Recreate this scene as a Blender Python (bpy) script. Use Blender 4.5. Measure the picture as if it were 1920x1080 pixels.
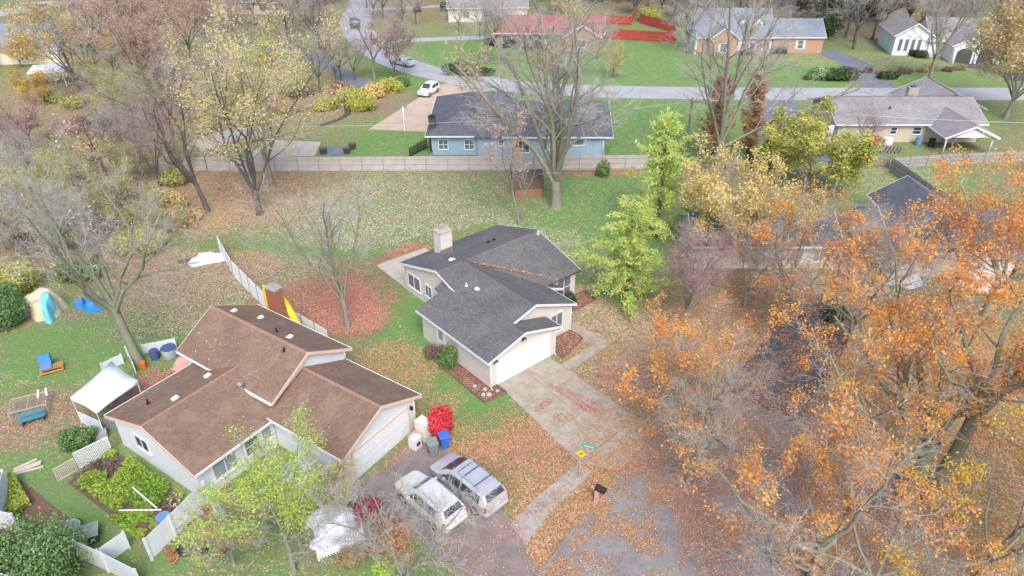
import bpy, bmesh, math, random
import numpy as np
from mathutils import Vector, Matrix

for o in list(bpy.data.objects):
    bpy.data.objects.remove(o)
S = bpy.context.scene
COL = S.collection
R = math.radians

# ---------------------------------------------------------------- camera, sky, sun, exposure
cd = bpy.data.cameras.new('camera')
cam = bpy.data.objects.new('camera', cd)
COL.objects.link(cam)
cd.sensor_width = 36.0
cd.lens = 36.0 * 1360.6 / 1920.0
cd.clip_end = 3000
cam.location = (0, 0, 33.35)
cam.rotation_euler = (R(90 - 32.05), 0, 0)
S.camera = cam

W = bpy.data.worlds.new('World')
S.world = W
W.use_nodes = True
wn = W.node_tree
sky = wn.nodes.new('ShaderNodeTexSky')
sky.sky_type = 'NISHITA'
sky.sun_disc = False
SUN_EL, SUN_AZ = 50, 170
sky.sun_elevation = R(SUN_EL)
sky.sun_rotation = R(SUN_AZ)
sky.air_density = 0.8
sky.dust_density = 3.0
sky.ozone_density = 0.6
bg = wn.nodes['Background']
bg.inputs['Strength'].default_value = 0.15
wn.links.new(sky.outputs[0], bg.inputs['Color'])
sd = bpy.data.lights.new('sun', 'SUN')
sd.energy = 1.15
sd.angle = R(28)
sd.color = (1.0, 0.975, 0.94)
so = bpy.data.objects.new('sun', sd)
COL.objects.link(so)
# the sun stands where the sky puts it: rotation is clockwise from +Y seen from above
so.rotation_euler = (R(90 - SUN_EL), 0, R(180 - SUN_AZ))
S.view_settings.view_transform = 'Standard'
S.view_settings.look = 'None'
S.view_settings.exposure = 1.08
S.view_settings.gamma = 1.0

# ---------------------------------------------------------------- helpers
rng = np.random.default_rng(7)
random.seed(7)

def tag(o, label=None, cat=None, group=None, kind=None):
    if label: o['label'] = label
    if cat: o['category'] = cat
    if group: o['group'] = group
    if kind: o['kind'] = kind
    return o

def empty(name, loc=(0, 0, 0), rz=0.0, label=None, cat=None, group=None):
    o = bpy.data.objects.new(name, None)
    o.empty_display_size = 0.3
    COL.objects.link(o)
    o.location = loc if len(loc) == 3 else (loc[0], loc[1], 0)
    o.rotation_euler = (0, 0, rz)
    return tag(o, label, cat, group)

def link(name, me, parent=None, kind=None):
    o = bpy.data.objects.new(name, me)
    COL.objects.link(o)
    if parent is not None:
        o.parent = parent
    if kind:
        o['kind'] = kind
    return o

def copy_tree(o, parent=None):
    c = o.copy()
    COL.objects.link(c)
    c.parent = parent
    for ch in o.children:
        copy_tree(ch, c)
    return c

class MB:
    def __init__(self):
        self.v = []; self.f = []
    def add(self, vs, fs):
        n = len(self.v)
        self.v.extend([tuple(p) for p in vs])
        self.f.extend([tuple(i + n for i in f) for f in fs])
        return self
    def box(self, x0, x1, y0, y1, z0, z1):
        vs = [(x0, y0, z0), (x1, y0, z0), (x1, y1, z0), (x0, y1, z0), (x0, y0, z1), (x1, y0, z1), (x1, y1, z1), (x0, y1, z1)]
        return self.add(vs, [(0, 3, 2, 1), (4, 5, 6, 7), (0, 1, 5, 4), (1, 2, 6, 5), (2, 3, 7, 6), (3, 0, 4, 7)])
    def obox(self, c, s, rz=0.0, rx=0.0, ry=0.0):
        M = Matrix.Rotation(rz, 3, 'Z') @ Matrix.Rotation(ry, 3, 'Y') @ Matrix.Rotation(rx, 3, 'X')
        vs = []
        for k in ((-1, -1, -1), (1, -1, -1), (1, 1, -1), (-1, 1, -1), (-1, -1, 1), (1, -1, 1), (1, 1, 1), (-1, 1, 1)):
            p = M @ Vector((k[0] * s[0] / 2, k[1] * s[1] / 2, k[2] * s[2] / 2))
            vs.append((p.x + c[0], p.y + c[1], p.z + c[2]))
        return self.add(vs, [(0, 3, 2, 1), (4, 5, 6, 7), (0, 1, 5, 4), (1, 2, 6, 5), (2, 3, 7, 6), (3, 0, 4, 7)])
    def prism(self, poly, z0, z1):
        n = len(poly)
        vs = [(p[0], p[1], z0) for p in poly] + [(p[0], p[1], z1) for p in poly]
        fs = [tuple(range(n - 1, -1, -1)), tuple(range(n, 2 * n))]
        fs += [(i, (i + 1) % n, n + (i + 1) % n, n + i) for i in range(n)]
        return self.add(vs, fs)
    def extr(self, pts, d):
        n = len(pts)
        vs = [tuple(p) for p in pts] + [(p[0] + d[0], p[1] + d[1], p[2] + d[2]) for p in pts]
        fs = [tuple(range(n - 1, -1, -1)), tuple(range(n, 2 * n))]
        fs += [(i, (i + 1) % n, n + (i + 1) % n, n + i) for i in range(n)]
        return self.add(vs, fs)
    def board(self, p0, p1, h, t):
        """upright board hanging below the line p0-p1"""
        a = Vector(p0); b = Vector(p1)
        d = Vector((b.x - a.x, b.y - a.y, 0)).normalized()
        s = Vector((-d.y, d.x, 0)) * (t / 2)
        vs = [a - s, b - s, b + s, a + s]
        vs = [v - Vector((0, 0, h)) for v in vs] + vs
        return self.add(vs, [(0, 3, 2, 1), (4, 5, 6, 7), (0, 1, 5, 4), (1, 2, 6, 5), (2, 3, 7, 6), (3, 0, 4, 7)])
    def tube(self, pts, rad, n=6, cap=True):
        pts = [Vector(p) for p in pts]
        if not hasattr(rad, '__len__'): rad = [rad] * len(pts)
        rings = []
        ref = Vector((0.31, 0.17, 0.93))
        for i, p in enumerate(pts):
            d = (pts[min(i + 1, len(pts) - 1)] - pts[max(i - 1, 0)])
            if d.length < 1e-9: d = Vector((0, 0, 1))
            d.normalize()
            if abs(d.dot(ref)) > 0.98: ref = Vector((0.9, 0.3, 0.1))
            a = d.cross(ref).normalized(); b = d.cross(a)
            rings.append([p + (a * math.cos(2 * math.pi * k / n) + b * math.sin(2 * math.pi * k / n)) * rad[i] for k in range(n)])
        vs = [q for r_ in rings for q in r_]
        fs = []
        for i in range(len(pts) - 1):
            for k in range(n):
                fs.append((i * n + k, i * n + (k + 1) % n, (i + 1) * n + (k + 1) % n, (i + 1) * n + k))
        if cap:
            fs.append(tuple(range(n - 1, -1, -1)))
            fs.append(tuple(range(len(vs) - n, len(vs))))
        return self.add(vs, fs)
    def mesh(self, name, mat, smooth=False):
        me = bpy.data.meshes.new(name)
        me.from_pydata(self.v, [], self.f)
        if mat: me.materials.append(mat)
        if smooth:
            me.polygons.foreach_set('use_smooth', [True] * len(me.polygons))
        me.update()
        return me
    def build(self, name, mat, parent=None, smooth=False, kind=None):
        return link(name, self.mesh(name, mat, smooth), parent, kind)

def fixnorm(o):
    bm = bmesh.new(); bm.from_mesh(o.data)
    bmesh.ops.recalc_face_normals(bm, faces=bm.faces)
    bm.to_mesh(o.data); bm.free()
    return o

def np_mesh(name, verts, faces, mat, rnd=None, smooth=False):
    """verts (n,3), faces (m,k) all of k corners"""
    me = bpy.data.meshes.new(name)
    verts = np.ascontiguousarray(verts, dtype=np.float32); faces = np.ascontiguousarray(faces, dtype=np.int32)
    m, k = faces.shape
    me.vertices.add(len(verts)); me.vertices.foreach_set('co', verts.ravel())
    me.loops.add(m * k); me.loops.foreach_set('vertex_index', faces.ravel())
    me.polygons.add(m)
    me.polygons.foreach_set('loop_start', np.arange(0, m * k, k, dtype=np.int32))
    me.polygons.foreach_set('loop_total', np.full(m, k, dtype=np.int32))
    if smooth: me.polygons.foreach_set('use_smooth', np.ones(m, dtype=bool))
    me.update(calc_edges=True)
    me.validate()
    if rnd is not None:
        at = me.attributes.new('rnd', 'FLOAT', 'FACE')
        at.data.foreach_set('value', np.ascontiguousarray(rnd, dtype=np.float32))
    if mat: me.materials.append(mat)
    return me

# ---------------------------------------------------------------- materials
def nodes(name):
    m = bpy.data.materials.new(name)
    m.use_nodes = True
    nt = m.node_tree
    return m, nt, nt.nodes['Principled BSDF']

def N(nt, t, **kw):
    n = nt.nodes.new(t)
    for k, v in kw.items():
        if k in n.inputs: n.inputs[k].default_value = v
        else: setattr(n, k, v)
    return n

def ramp(nt, stops, src=None, interp='LINEAR'):
    n = nt.nodes.new('ShaderNodeValToRGB')
    n.color_ramp.interpolation = interp
    el = n.color_ramp.elements
    while len(el) < len(stops): el.new(0.5)
    for e, (p, c) in zip(el, stops):
        e.position = p
        e.color = (c[0], c[1], c[2], 1) if hasattr(c, '__len__') else (c, c, c, 1)
    if src is not None: nt.links.new(src, n.inputs[0])
    return n

def plain(name, col, rough=0.75, var=0.12, scale=4.0, bump=0.0, bscale=30.0, metal=0.0, stain=None, lines=None, spec=0.4):
    """one paint or stuff, with blotchy tone, optional stains and optional lap lines along z"""
    m, nt, b = nodes(name)
    L = nt.links.new
    tc = N(nt, 'ShaderNodeTexCoord')
    n1 = N(nt, 'ShaderNodeTexNoise', Scale=scale, Detail=6.0, Roughness=0.65)
    L(tc.outputs['Object'], n1.inputs['Vector'])
    lo = [max(0, c * (1 - var)) for c in col]; hi = [min(1, c * (1 + var)) for c in col]
    r = ramp(nt, [(0.3, lo), (0.7, hi)], n1.outputs['Fac'])
    out = r.outputs[0]
    if stain:
        n2 = N(nt, 'ShaderNodeTexNoise', Scale=stain[1], Detail=5.0, Roughness=0.7)
        L(tc.outputs['Object'], n2.inputs['Vector'])
        r2 = ramp(nt, [(stain[2], 0.0), (min(1.0, stain[2] + 0.18), stain[3])], n2.outputs['Fac'])
        mx = N(nt, 'ShaderNodeMixRGB')
        L(r2.outputs[0], mx.inputs[0]); L(out, mx.inputs[1]); mx.inputs[2].default_value = (*stain[0], 1)
        out = mx.outputs[0]
    L(out, b.inputs['Base Color'])
    b.inputs['Roughness'].default_value = rough
    b.inputs['Metallic'].default_value = metal
    b.inputs['Specular IOR Level'].default_value = spec
    hsrc = None
    if lines:
        w = N(nt, 'ShaderNodeTexWave', wave_type='BANDS', bands_direction=lines[1], wave_profile='SAW')
        w.inputs['Scale'].default_value = lines[0]
        L(tc.outputs['Object'], w.inputs['Vector'])
        hsrc = w.outputs['Fac']
    elif bump:
        n3 = N(nt, 'ShaderNodeTexNoise', Scale=bscale, Detail=4.0)
        L(tc.outputs['Object'], n3.inputs['Vector'])
        hsrc = n3.outputs['Fac']
    if hsrc is not None and (bump or lines):
        bp = N(nt, 'ShaderNodeBump', Strength=bump or 0.4, Distance=0.02)
        L(hsrc, bp.inputs['Height']); L(bp.outputs[0], b.inputs['Normal'])
    return m

def shingle(name, c1, c2, c3=None, rows=0.14):
    """asphalt shingles: speckled tabs in rows with worn streaks"""
    m, nt, b = nodes(name)
    L = nt.links.new
    tc = N(nt, 'ShaderNodeTexCoord')
    v = N(nt, 'ShaderNodeTexVoronoi', Scale=1.0)
    mp = N(nt, 'ShaderNodeMapping'); mp.inputs['Scale'].default_value = (7.0, 7.0, 15.0)
    L(tc.outputs['Object'], mp.inputs['Vector']); L(mp.outputs[0], v.inputs['Vector'])
    n1 = N(nt, 'ShaderNodeTexNoise', Scale=0.45, Detail=7.0, Roughness=0.68)
    n2 = N(nt, 'ShaderNodeTexNoise', Scale=22.0, Detail=3.0)
    L(tc.outputs['Object'], n1.inputs['Vector']); L(tc.outputs['Object'], n2.inputs['Vector'])
    r = ramp(nt, [(0.32, c1), (0.68, c2)], n1.outputs['Fac'])
    sep = N(nt, 'ShaderNodeSeparateColor'); L(v.outputs['Color'], sep.inputs[0])
    hs = N(nt, 'ShaderNodeHueSaturation')
    ma = N(nt, 'ShaderNodeMath', operation='MULTIPLY_ADD'); ma.inputs[1].default_value = 0.34; ma.inputs[2].default_value = 0.66
    ad = N(nt, 'ShaderNodeMath', operation='ADD'); L(sep.outputs[0], ad.inputs[0])
    mb = N(nt, 'ShaderNodeMath', operation='MULTIPLY'); mb.inputs[1].default_value = 0.9; L(n2.outputs['Fac'], mb.inputs[0])
    L(mb.outputs[0], ad.inputs[1]); L(ad.outputs[0], ma.inputs[0])
    L(ma.outputs[0], hs.inputs['Value']); L(r.outputs[0], hs.inputs['Color'])
    out = hs.outputs[0]
    if c3:
        n4 = N(nt, 'ShaderNodeTexNoise', Scale=0.9, Detail=5.0); L(tc.outputs['Object'], n4.inputs['Vector'])
        r4 = ramp(nt, [(0.52, 0.0), (0.72, 0.6)], n4.outputs['Fac'])
        mx = N(nt, 'ShaderNodeMixRGB'); L(r4.outputs[0], mx.inputs[0]); L(out, mx.inputs[1]); mx.inputs[2].default_value = (*c3, 1)
        out = mx.outputs[0]
    L(out, b.inputs['Base Color'])
    b.inputs['Roughness'].default_value = 0.85
    b.inputs['Specular IOR Level'].default_value = 0.3
    bp = N(nt, 'ShaderNodeBump', Strength=0.5, Distance=0.02)
    L(v.outputs['Distance'], bp.inputs['Height']); L(bp.outputs[0], b.inputs['Normal'])
    return m

def leafmat(name, stops, trans=0.3):
    m, nt, b = nodes(name)
    L = nt.links.new
    at = N(nt, 'ShaderNodeAttribute', attribute_name='rnd')
    r = ramp(nt, stops, at.outputs['Fac'])
    L(r.outputs[0], b.inputs['Base Color'])
    b.inputs['Roughness'].default_value = 0.6
    b.inputs['Specular IOR Level'].default_value = 0.25
    tr = N(nt, 'ShaderNodeBsdfTranslucent'); L(r.outputs[0], tr.inputs['Color'])
    mx = N(nt, 'ShaderNodeMixShader'); mx.inputs[0].default_value = trans
    L(b.outputs[0], mx.inputs[1]); L(tr.outputs[0], mx.inputs[2])
    L(mx.outputs[0], nt.nodes['Material Output'].inputs['Surface'])
    return m

def glassmat(name, col, rough=0.08):
    m, nt, b = nodes(name)
    b.inputs['Base Color'].default_value = (*col, 1)
    b.inputs['Roughness'].default_value = rough
    b.inputs['Specular IOR Level'].default_value = 0.8
    return m

M = {}
M['cream_siding'] = plain('cream_siding', (0.60, 0.565, 0.52), 0.6, 0.05, 2.0, 0.35, lines=(1.6, 'Z'), stain=((0.35, 0.2, 0.14), 0.9, 0.68, 0.35))
M['white_siding'] = plain('white_siding', (0.61, 0.65, 0.68), 0.6, 0.05, 2.0, 0.3, lines=(1.6, 'Z'))
M['blue_siding'] = plain('blue_siding', (0.30, 0.40, 0.53), 0.65, 0.06, 2.0, 0.3, lines=(1.6, 'Z'))
M['tan_siding'] = plain('tan_siding', (0.50, 0.44, 0.36), 0.7, 0.06, 2.0, 0.3, lines=(1.6, 'Z'))
M['white'] = plain('white', (0.66, 0.68, 0.70), 0.5, 0.04, 3.0)
M['offwhite'] = plain('offwhite', (0.68, 0.62, 0.54), 0.6, 0.08, 3.0)
M['peach_trim'] = plain('peach_trim', (0.62, 0.47, 0.37), 0.6, 0.1, 3.0)
M['fence_white'] = plain('fence_white', (0.80, 0.82, 0.84), 0.42, 0.03, 1.5)
M['vinyl'] = plain('vinyl', (0.62, 0.67, 0.71), 0.42, 0.04, 1.5)
M['rust'] = plain('rust', (0.44, 0.36, 0.31), 0.8, 0.2, 5.0, stain=((0.34, 0.13, 0.08), 5.0, 0.52, 0.8))
M['roof_dark'] = shingle('roof_dark', (0.098, 0.098, 0.102), (0.142, 0.139, 0.138))
M['roof_black'] = shingle('roof_black', (0.08, 0.09, 0.11), (0.12, 0.13, 0.155))
M['roof_brown'] = shingle('roof_brown', (0.17, 0.11, 0.08), (0.225, 0.15, 0.11), (0.235, 0.175, 0.125))
M['roof_grey'] = shingle('roof_grey', (0.20, 0.19, 0.195), (0.27, 0.255, 0.26))
M['roof_bluegrey'] = shingle('roof_bluegrey', (0.15, 0.18, 0.22), (0.23, 0.26, 0.31))
M['roof_red'] = shingle('roof_red', (0.27, 0.085, 0.085), (0.35, 0.12, 0.115))
M['ridge_dark'] = plain('ridge_dark', (0.085, 0.075, 0.072), 0.9, 0.3, 6.0)
M['ridge_brown'] = plain('ridge_brown', (0.27, 0.165, 0.125), 0.9, 0.2, 6.0)
M['black_metal'] = plain('black_metal', (0.02, 0.02, 0.022), 0.5, 0.1)
M['dark_grey'] = plain('dark_grey', (0.06, 0.065, 0.07), 0.6, 0.2)
M['grey_metal'] = plain('grey_metal', (0.42, 0.43, 0.44), 0.4, 0.1, metal=0.6)
M['galv'] = plain('galv', (0.5, 0.5, 0.5), 0.4, 0.15, metal=0.5)
M['glass'] = glassmat('glass', (0.045, 0.055, 0.065))
M['glass_mid'] = glassmat('glass_mid', (0.13, 0.16, 0.185), 0.15)
M['glass_pale'] = glassmat('glass_pale', (0.25, 0.30, 0.33), 0.2)
M['brick'] = plain('brick', (0.30, 0.115, 0.07), 0.85, 0.3, 7.0, 0.3, 14.0, stain=((0.2, 0.16, 0.13), 3.0, 0.55, 0.5))
M['brick_pale'] = plain('brick_pale', (0.42, 0.26, 0.19), 0.85, 0.2, 5.0, 0.3, 14.0)
M['concrete'] = plain('concrete', (0.335, 0.30, 0.245), 0.9, 0.18, 1.2, 0.2, 40.0, stain=((0.23, 0.18, 0.14), 1.4, 0.5, 0.6))
M['concrete_grey'] = plain('concrete_grey', (0.33, 0.315, 0.29), 0.9, 0.14, 1.0, 0.2, 40.0, stain=((0.22, 0.18, 0.155), 1.3, 0.5, 0.6))
M['patio'] = plain('patio', (0.42, 0.38, 0.33), 0.9, 0.12, 1.5, 0.2, 40.0)
M['pink_concrete'] = plain('pink_concrete', (0.44, 0.35, 0.275), 0.9, 0.1, 0.5, 0.2, 20.0, stain=((0.34, 0.26, 0.2), 0.6, 0.55, 0.5))
M['asphalt'] = plain('asphalt', (0.225, 0.215, 0.215), 0.9, 0.2, 0.6, 0.3, 50.0, stain=((0.16, 0.155, 0.16), 0.5, 0.55, 0.6))
M['asphalt_brown'] = plain('asphalt_brown', (0.215, 0.19, 0.175), 0.9, 0.2, 0.8, 0.3, 50.0, stain=((0.15, 0.13, 0.12), 0.6, 0.5, 0.7))
M['asphalt_road'] = plain('asphalt_road', (0.34, 0.345, 0.37), 0.9, 0.1, 0.25, 0.2, 40.0, stain=((0.27, 0.27, 0.29), 0.3, 0.55, 0.5))
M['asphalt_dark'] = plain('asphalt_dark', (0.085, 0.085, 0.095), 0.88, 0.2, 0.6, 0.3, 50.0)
M['asphalt_blue'] = plain('asphalt_blue', (0.15, 0.165, 0.20), 0.9, 0.12, 0.5, 0.2, 40.0)
M['fence_wood'] = plain('fence_wood', (0.42, 0.39, 0.38), 0.85, 0.14, 1.0, 0.3, lines=(2.2, 'X'))
M['fence_grey'] = plain('fence_grey', (0.30, 0.29, 0.28), 0.85, 0.2, 2.0)
M['fence_red'] = plain('fence_red', (0.38, 0.06, 0.05), 0.75, 0.1, 1.0, 0.3, lines=(2.2, 'X'))
M['fence_old'] = plain('fence_old', (0.24, 0.21, 0.18), 0.9, 0.25, 3.0)
M['wood'] = plain('wood', (0.42, 0.27, 0.15), 0.8, 0.2, 5.0)
M['wood_orange'] = plain('wood_orange', (0.50, 0.24, 0.07), 0.75, 0.15, 5.0)
M['wood_pale'] = plain('wood_pale', (0.50, 0.44, 0.37), 0.85, 0.15, 5.0)
M['wood_dark'] = plain('wood_dark', (0.13, 0.085, 0.06), 0.85, 0.25, 5.0)
M['shed_wood'] = plain('shed_wood', (0.31, 0.155, 0.10), 0.8, 0.2, 4.0)
M['shed_roof'] = plain('shed_roof', (0.12, 0.085, 0.07), 0.9, 0.3, 3.0, stain=((0.25, 0.2, 0.15), 2.5, 0.58, 0.7))
M['blue_plastic'] = plain('blue_plastic', (0.02, 0.22, 0.55), 0.45, 0.1)
M['royal_blue'] = plain('royal_blue', (0.05, 0.14, 0.52), 0.45, 0.1)
M['navy'] = plain('navy', (0.06, 0.09, 0.22), 0.6, 0.2)
M['teal'] = plain('teal', (0.06, 0.22, 0.30), 0.6, 0.15)
M['blue_cushion'] = plain('blue_cushion', (0.05, 0.20, 0.46), 0.8, 0.1)
M['blue_cushion_faded'] = plain('blue_cushion_faded', (0.13, 0.23, 0.42), 0.8, 0.15)
M['yellow_plastic'] = plain('yellow_plastic', (0.72, 0.56, 0.03), 0.4, 0.08)
M['teal_plastic'] = plain('teal_plastic', (0.08, 0.36, 0.42), 0.5, 0.15)
M['tarp_white'] = plain('tarp_white', (0.66, 0.70, 0.73), 0.5, 0.08, 2.5, 0.5, 5.0)
M['tarp_lilac'] = plain('tarp_lilac', (0.62, 0.64, 0.70), 0.5, 0.08, 2.5, 0.5, 5.0)
M['tarp_tan'] = plain('tarp_tan', (0.46, 0.42, 0.30), 0.7, 0.2, 2.5, 0.5, 5.0)
M['tarp_cyan'] = plain('tarp_cyan', (0.15, 0.48, 0.58), 0.6, 0.15, 2.5, 0.5, 5.0)
M['tent_white'] = plain('tent_white', (0.70, 0.75, 0.78), 0.55, 0.04, 1.5, 0.2, 4.0)
M['canvas_grey'] = plain('canvas_grey', (0.34, 0.36, 0.40), 0.7, 0.15, 3.0, 0.4, 6.0)
M['lid_green'] = plain('lid_green', (0.22, 0.28, 0.21), 0.6, 0.15, 4.0)
M['bin_grey'] = plain('bin_grey', (0.20, 0.23, 0.23), 0.55, 0.1)
M['orange'] = plain('orange', (0.62, 0.15, 0.02), 0.5, 0.12, 8.0)
M['pink'] = plain('pink', (0.55, 0.30, 0.27), 0.7, 0.15, 6.0)
M['red'] = plain('red', (0.45, 0.03, 0.035), 0.4, 0.1)
M['sign_green'] = plain('sign_green', (0.05, 0.30, 0.24), 0.4, 0.06)
M['sign_yellow'] = plain('sign_yellow', (0.75, 0.50, 0.03), 0.4, 0.06)
M['chrome'] = plain('chrome', (0.7, 0.7, 0.72), 0.2, 0.05, metal=0.9)
M['silver_paint'] = plain('silver_paint', (0.58, 0.60, 0.62), 0.24, 0.04, 2.0, metal=0.45, spec=0.6)
M['green_paint'] = plain('green_paint', (0.66, 0.70, 0.67), 0.26, 0.04, 2.0, metal=0.2, spec=0.6)
M['white_paint'] = plain('white_paint', (0.74, 0.75, 0.76), 0.25, 0.03, 2.0, spec=0.6)
M['dark_paint'] = plain('dark_paint', (0.045, 0.06, 0.06), 0.3, 0.05, 2.0, spec=0.6)
M['rubber'] = plain('rubber', (0.018, 0.018, 0.018), 0.85, 0.2)
M['rock'] = plain('rock', (0.38, 0.35, 0.32), 0.9, 0.25, 4.0, 0.5, 8.0)
M['mulch'] = plain('mulch', (0.14, 0.085, 0.06), 0.95, 0.4, 8.0, 0.6, 25.0, stain=((0.34, 0.20, 0.13), 14.0, 0.52, 0.8))
M['soil'] = plain('soil', (0.13, 0.095, 0.07), 0.95, 0.35, 5.0, 0.6, 25.0)
M['water'] = glassmat('water', (0.06, 0.06, 0.055), 0.15)
M['wire'] = plain('wire', (0.10, 0.10, 0.10), 0.6, 0.05)
M['wire_pale'] = plain('wire_pale', (0.45, 0.45, 0.44), 0.5, 0.05)
M['mesh_wire'] = plain('mesh_wire', (0.33, 0.30, 0.26), 0.7, 0.2)
M['pole_wood'] = plain('pole_wood', (0.22, 0.18, 0.15), 0.9, 0.2, 4.0)

def barkmat(name, c1, c2, moss=None):
    m, nt, b = nodes(name)
    L = nt.links.new
    tc = N(nt, 'ShaderNodeTexCoord')
    mp = N(nt, 'ShaderNodeMapping'); mp.inputs['Scale'].default_value = (9, 9, 1.6)
    n1 = N(nt, 'ShaderNodeTexNoise', Scale=1.0, Detail=6.0, Roughness=0.7)
    L(tc.outputs['Object'], mp.inputs[0]); L(mp.outputs[0], n1.inputs[0])
    r = ramp(nt, [(0.3, c1), (0.7, c2)], n1.outputs['Fac'])
    out = r.outputs[0]
    if moss:
        n2 = N(nt, 'ShaderNodeTexNoise', Scale=1.1, Detail=4.0); L(tc.outputs['Object'], n2.inputs[0])
        r2 = ramp(nt, [(0.4, 0.0), (0.62, 0.8)], n2.outputs['Fac'])
        mx = N(nt, 'ShaderNodeMixRGB'); L(r2.outputs[0], mx.inputs[0]); L(out, mx.inputs[1]); mx.inputs[2].default_value = (*moss, 1)
        out = mx.outputs[0]
    L(out, b.inputs['Base Color']); b.inputs['Roughness'].default_value = 0.9
    b.inputs['Specular IOR Level'].default_value = 0.2
    bp = N(nt, 'ShaderNodeBump', Strength=0.7, Distance=0.05); L(n1.outputs['Fac'], bp.inputs['Height']); L(bp.outputs[0], b.inputs['Normal'])
    return m
M['bark_grey'] = barkmat('bark_grey', (0.17, 0.16, 0.13), (0.30, 0.28, 0.235), (0.22, 0.225, 0.14))
M['bark_moss'] = barkmat('bark_moss', (0.17, 0.165, 0.13), (0.29, 0.285, 0.22), (0.19, 0.225, 0.13))
M['bark_dark'] = barkmat('bark_dark', (0.08, 0.073, 0.066), (0.15, 0.14, 0.125))
M['twig_grey'] = plain('twig_grey', (0.40, 0.38, 0.35), 0.9, 0.2, 1.0, spec=0.2)
M['twig_brown'] = plain('twig_brown', (0.30, 0.25, 0.22), 0.9, 0.2, 1.0, spec=0.2)
M['twig_mauve'] = plain('twig_mauve', (0.36, 0.28, 0.27), 0.9, 0.2, 1.0, spec=0.2)
M['lf_orange'] = leafmat('lf_orange', [(0, (0.46, 0.20, 0.10)), (0.15, (0.62, 0.24, 0.10)), (0.35, (0.76, 0.31, 0.09)), (0.6, (0.84, 0.43, 0.10)), (0.85, (0.84, 0.52, 0.13)), (1, (0.78, 0.56, 0.33))], 0.42)
M['lf_yellow'] = leafmat('lf_yellow', [(0, (0.56, 0.42, 0.12)), (0.4, (0.72, 0.55, 0.18)), (0.75, (0.76, 0.64, 0.32)), (1, (0.52, 0.54, 0.16))])
M['lf_paleyellow'] = leafmat('lf_paleyellow', [(0, (0.46, 0.48, 0.13)), (0.35, (0.62, 0.55, 0.22)), (0.75, (0.74, 0.62, 0.36)), (1, (0.72, 0.50, 0.28))])
M['lf_lime'] = leafmat('lf_lime', [(0, (0.28, 0.46, 0.08)), (0.55, (0.42, 0.57, 0.11)), (0.88, (0.56, 0.64, 0.15)), (1, (0.70, 0.62, 0.22))])
M['lf_cypress'] = leafmat('lf_cypress', [(0, (0.28, 0.45, 0.12)), (0.4, (0.46, 0.62, 0.16)), (0.85, (0.64, 0.69, 0.22)), (1, (0.70, 0.62, 0.26))])
M['lf_olive'] = leafmat('lf_olive', [(0, (0.28, 0.31, 0.12)), (0.5, (0.42, 0.42, 0.17)), (0.85, (0.55, 0.50, 0.20)), (1, (0.60, 0.46, 0.25))])
M['edging'] = plain('edging', (0.20, 0.11, 0.085), 0.9, 0.3, 6.0)
M['lf_rust'] = leafmat('lf_rust', [(0, (0.46, 0.25, 0.14)), (0.5, (0.58, 0.34, 0.19)), (1, (0.54, 0.46, 0.23))])
M['lf_chartreuse'] = leafmat('lf_chartreuse', [(0, (0.30, 0.36, 0.08)), (0.5, (0.50, 0.51, 0.12)), (1, (0.66, 0.56, 0.20))])
M['lf_pinkbrown'] = leafmat('lf_pinkbrown', [(0, (0.42, 0.28, 0.22)), (0.5, (0.52, 0.36, 0.27)), (1, (0.58, 0.44, 0.32))])
M['lf_ochre'] = leafmat('lf_ochre', [(0, (0.45, 0.34, 0.16)), (0.5, (0.56, 0.44, 0.20)), (1, (0.64, 0.52, 0.28))])
M['lf_gold'] = leafmat('lf_gold', [(0, (0.50, 0.32, 0.04)), (0.6, (0.65, 0.45, 0.05)), (1, (0.68, 0.55, 0.15))])
M['lf_maroon'] = leafmat('lf_maroon', [(0, (0.30, 0.16, 0.16)), (0.5, (0.38, 0.23, 0.22)), (1, (0.44, 0.30, 0.27))])
M['lf_red'] = leafmat('lf_red', [(0, (0.52, 0.035, 0.06)), (0.5, (0.70, 0.07, 0.09)), (1, (0.80, 0.16, 0.16))])
M['lf_crimson'] = leafmat('lf_crimson', [(0, (0.24, 0.015, 0.04)), (0.6, (0.38, 0.035, 0.07)), (1, (0.48, 0.08, 0.09))])
M['lf_green'] = leafmat('lf_green', [(0, (0.09, 0.18, 0.06)), (0.5, (0.18, 0.30, 0.10)), (0.88, (0.29, 0.40, 0.18)), (1, (0.52, 0.58, 0.42))])
M['lf_dkgreen'] = leafmat('lf_dkgreen', [(0, (0.035, 0.075, 0.035)), (0.6, (0.07, 0.13, 0.05)), (1, (0.12, 0.18, 0.08))])
M['lf_garden'] = leafmat('lf_garden', [(0, (0.14, 0.28, 0.05)), (0.45, (0.28, 0.44, 0.08)), (0.8, (0.44, 0.54, 0.11)), (1, (0.6, 0.48, 0.18))])
M['lf_brownbush'] = leafmat('lf_brownbush', [(0, (0.17, 0.12, 0.10)), (1, (0.30, 0.23, 0.19))])
M['lf_straw'] = leafmat('lf_straw', [(0, (0.36, 0.28, 0.14)), (1, (0.52, 0.42, 0.24))])
M['litter_red'] = leafmat('litter_red', [(0, (0.29, 0.12, 0.085)), (0.5, (0.43, 0.20, 0.135)), (0.9, (0.51, 0.28, 0.20)), (1, (0.62, 0.50, 0.42))], 0.0)
M['litter_orange'] = leafmat('litter_orange', [(0, (0.27, 0.14, 0.07)), (0.5, (0.41, 0.23, 0.11)), (0.9, (0.50, 0.32, 0.17)), (1, (0.62, 0.50, 0.36))], 0.0)
M['litter_tan'] = leafmat('litter_tan', [(0, (0.24, 0.14, 0.08)), (0.5, (0.40, 0.27, 0.15)), (0.9, (0.50, 0.38, 0.23)), (1, (0.66, 0.57, 0.45))], 0.0)
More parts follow.
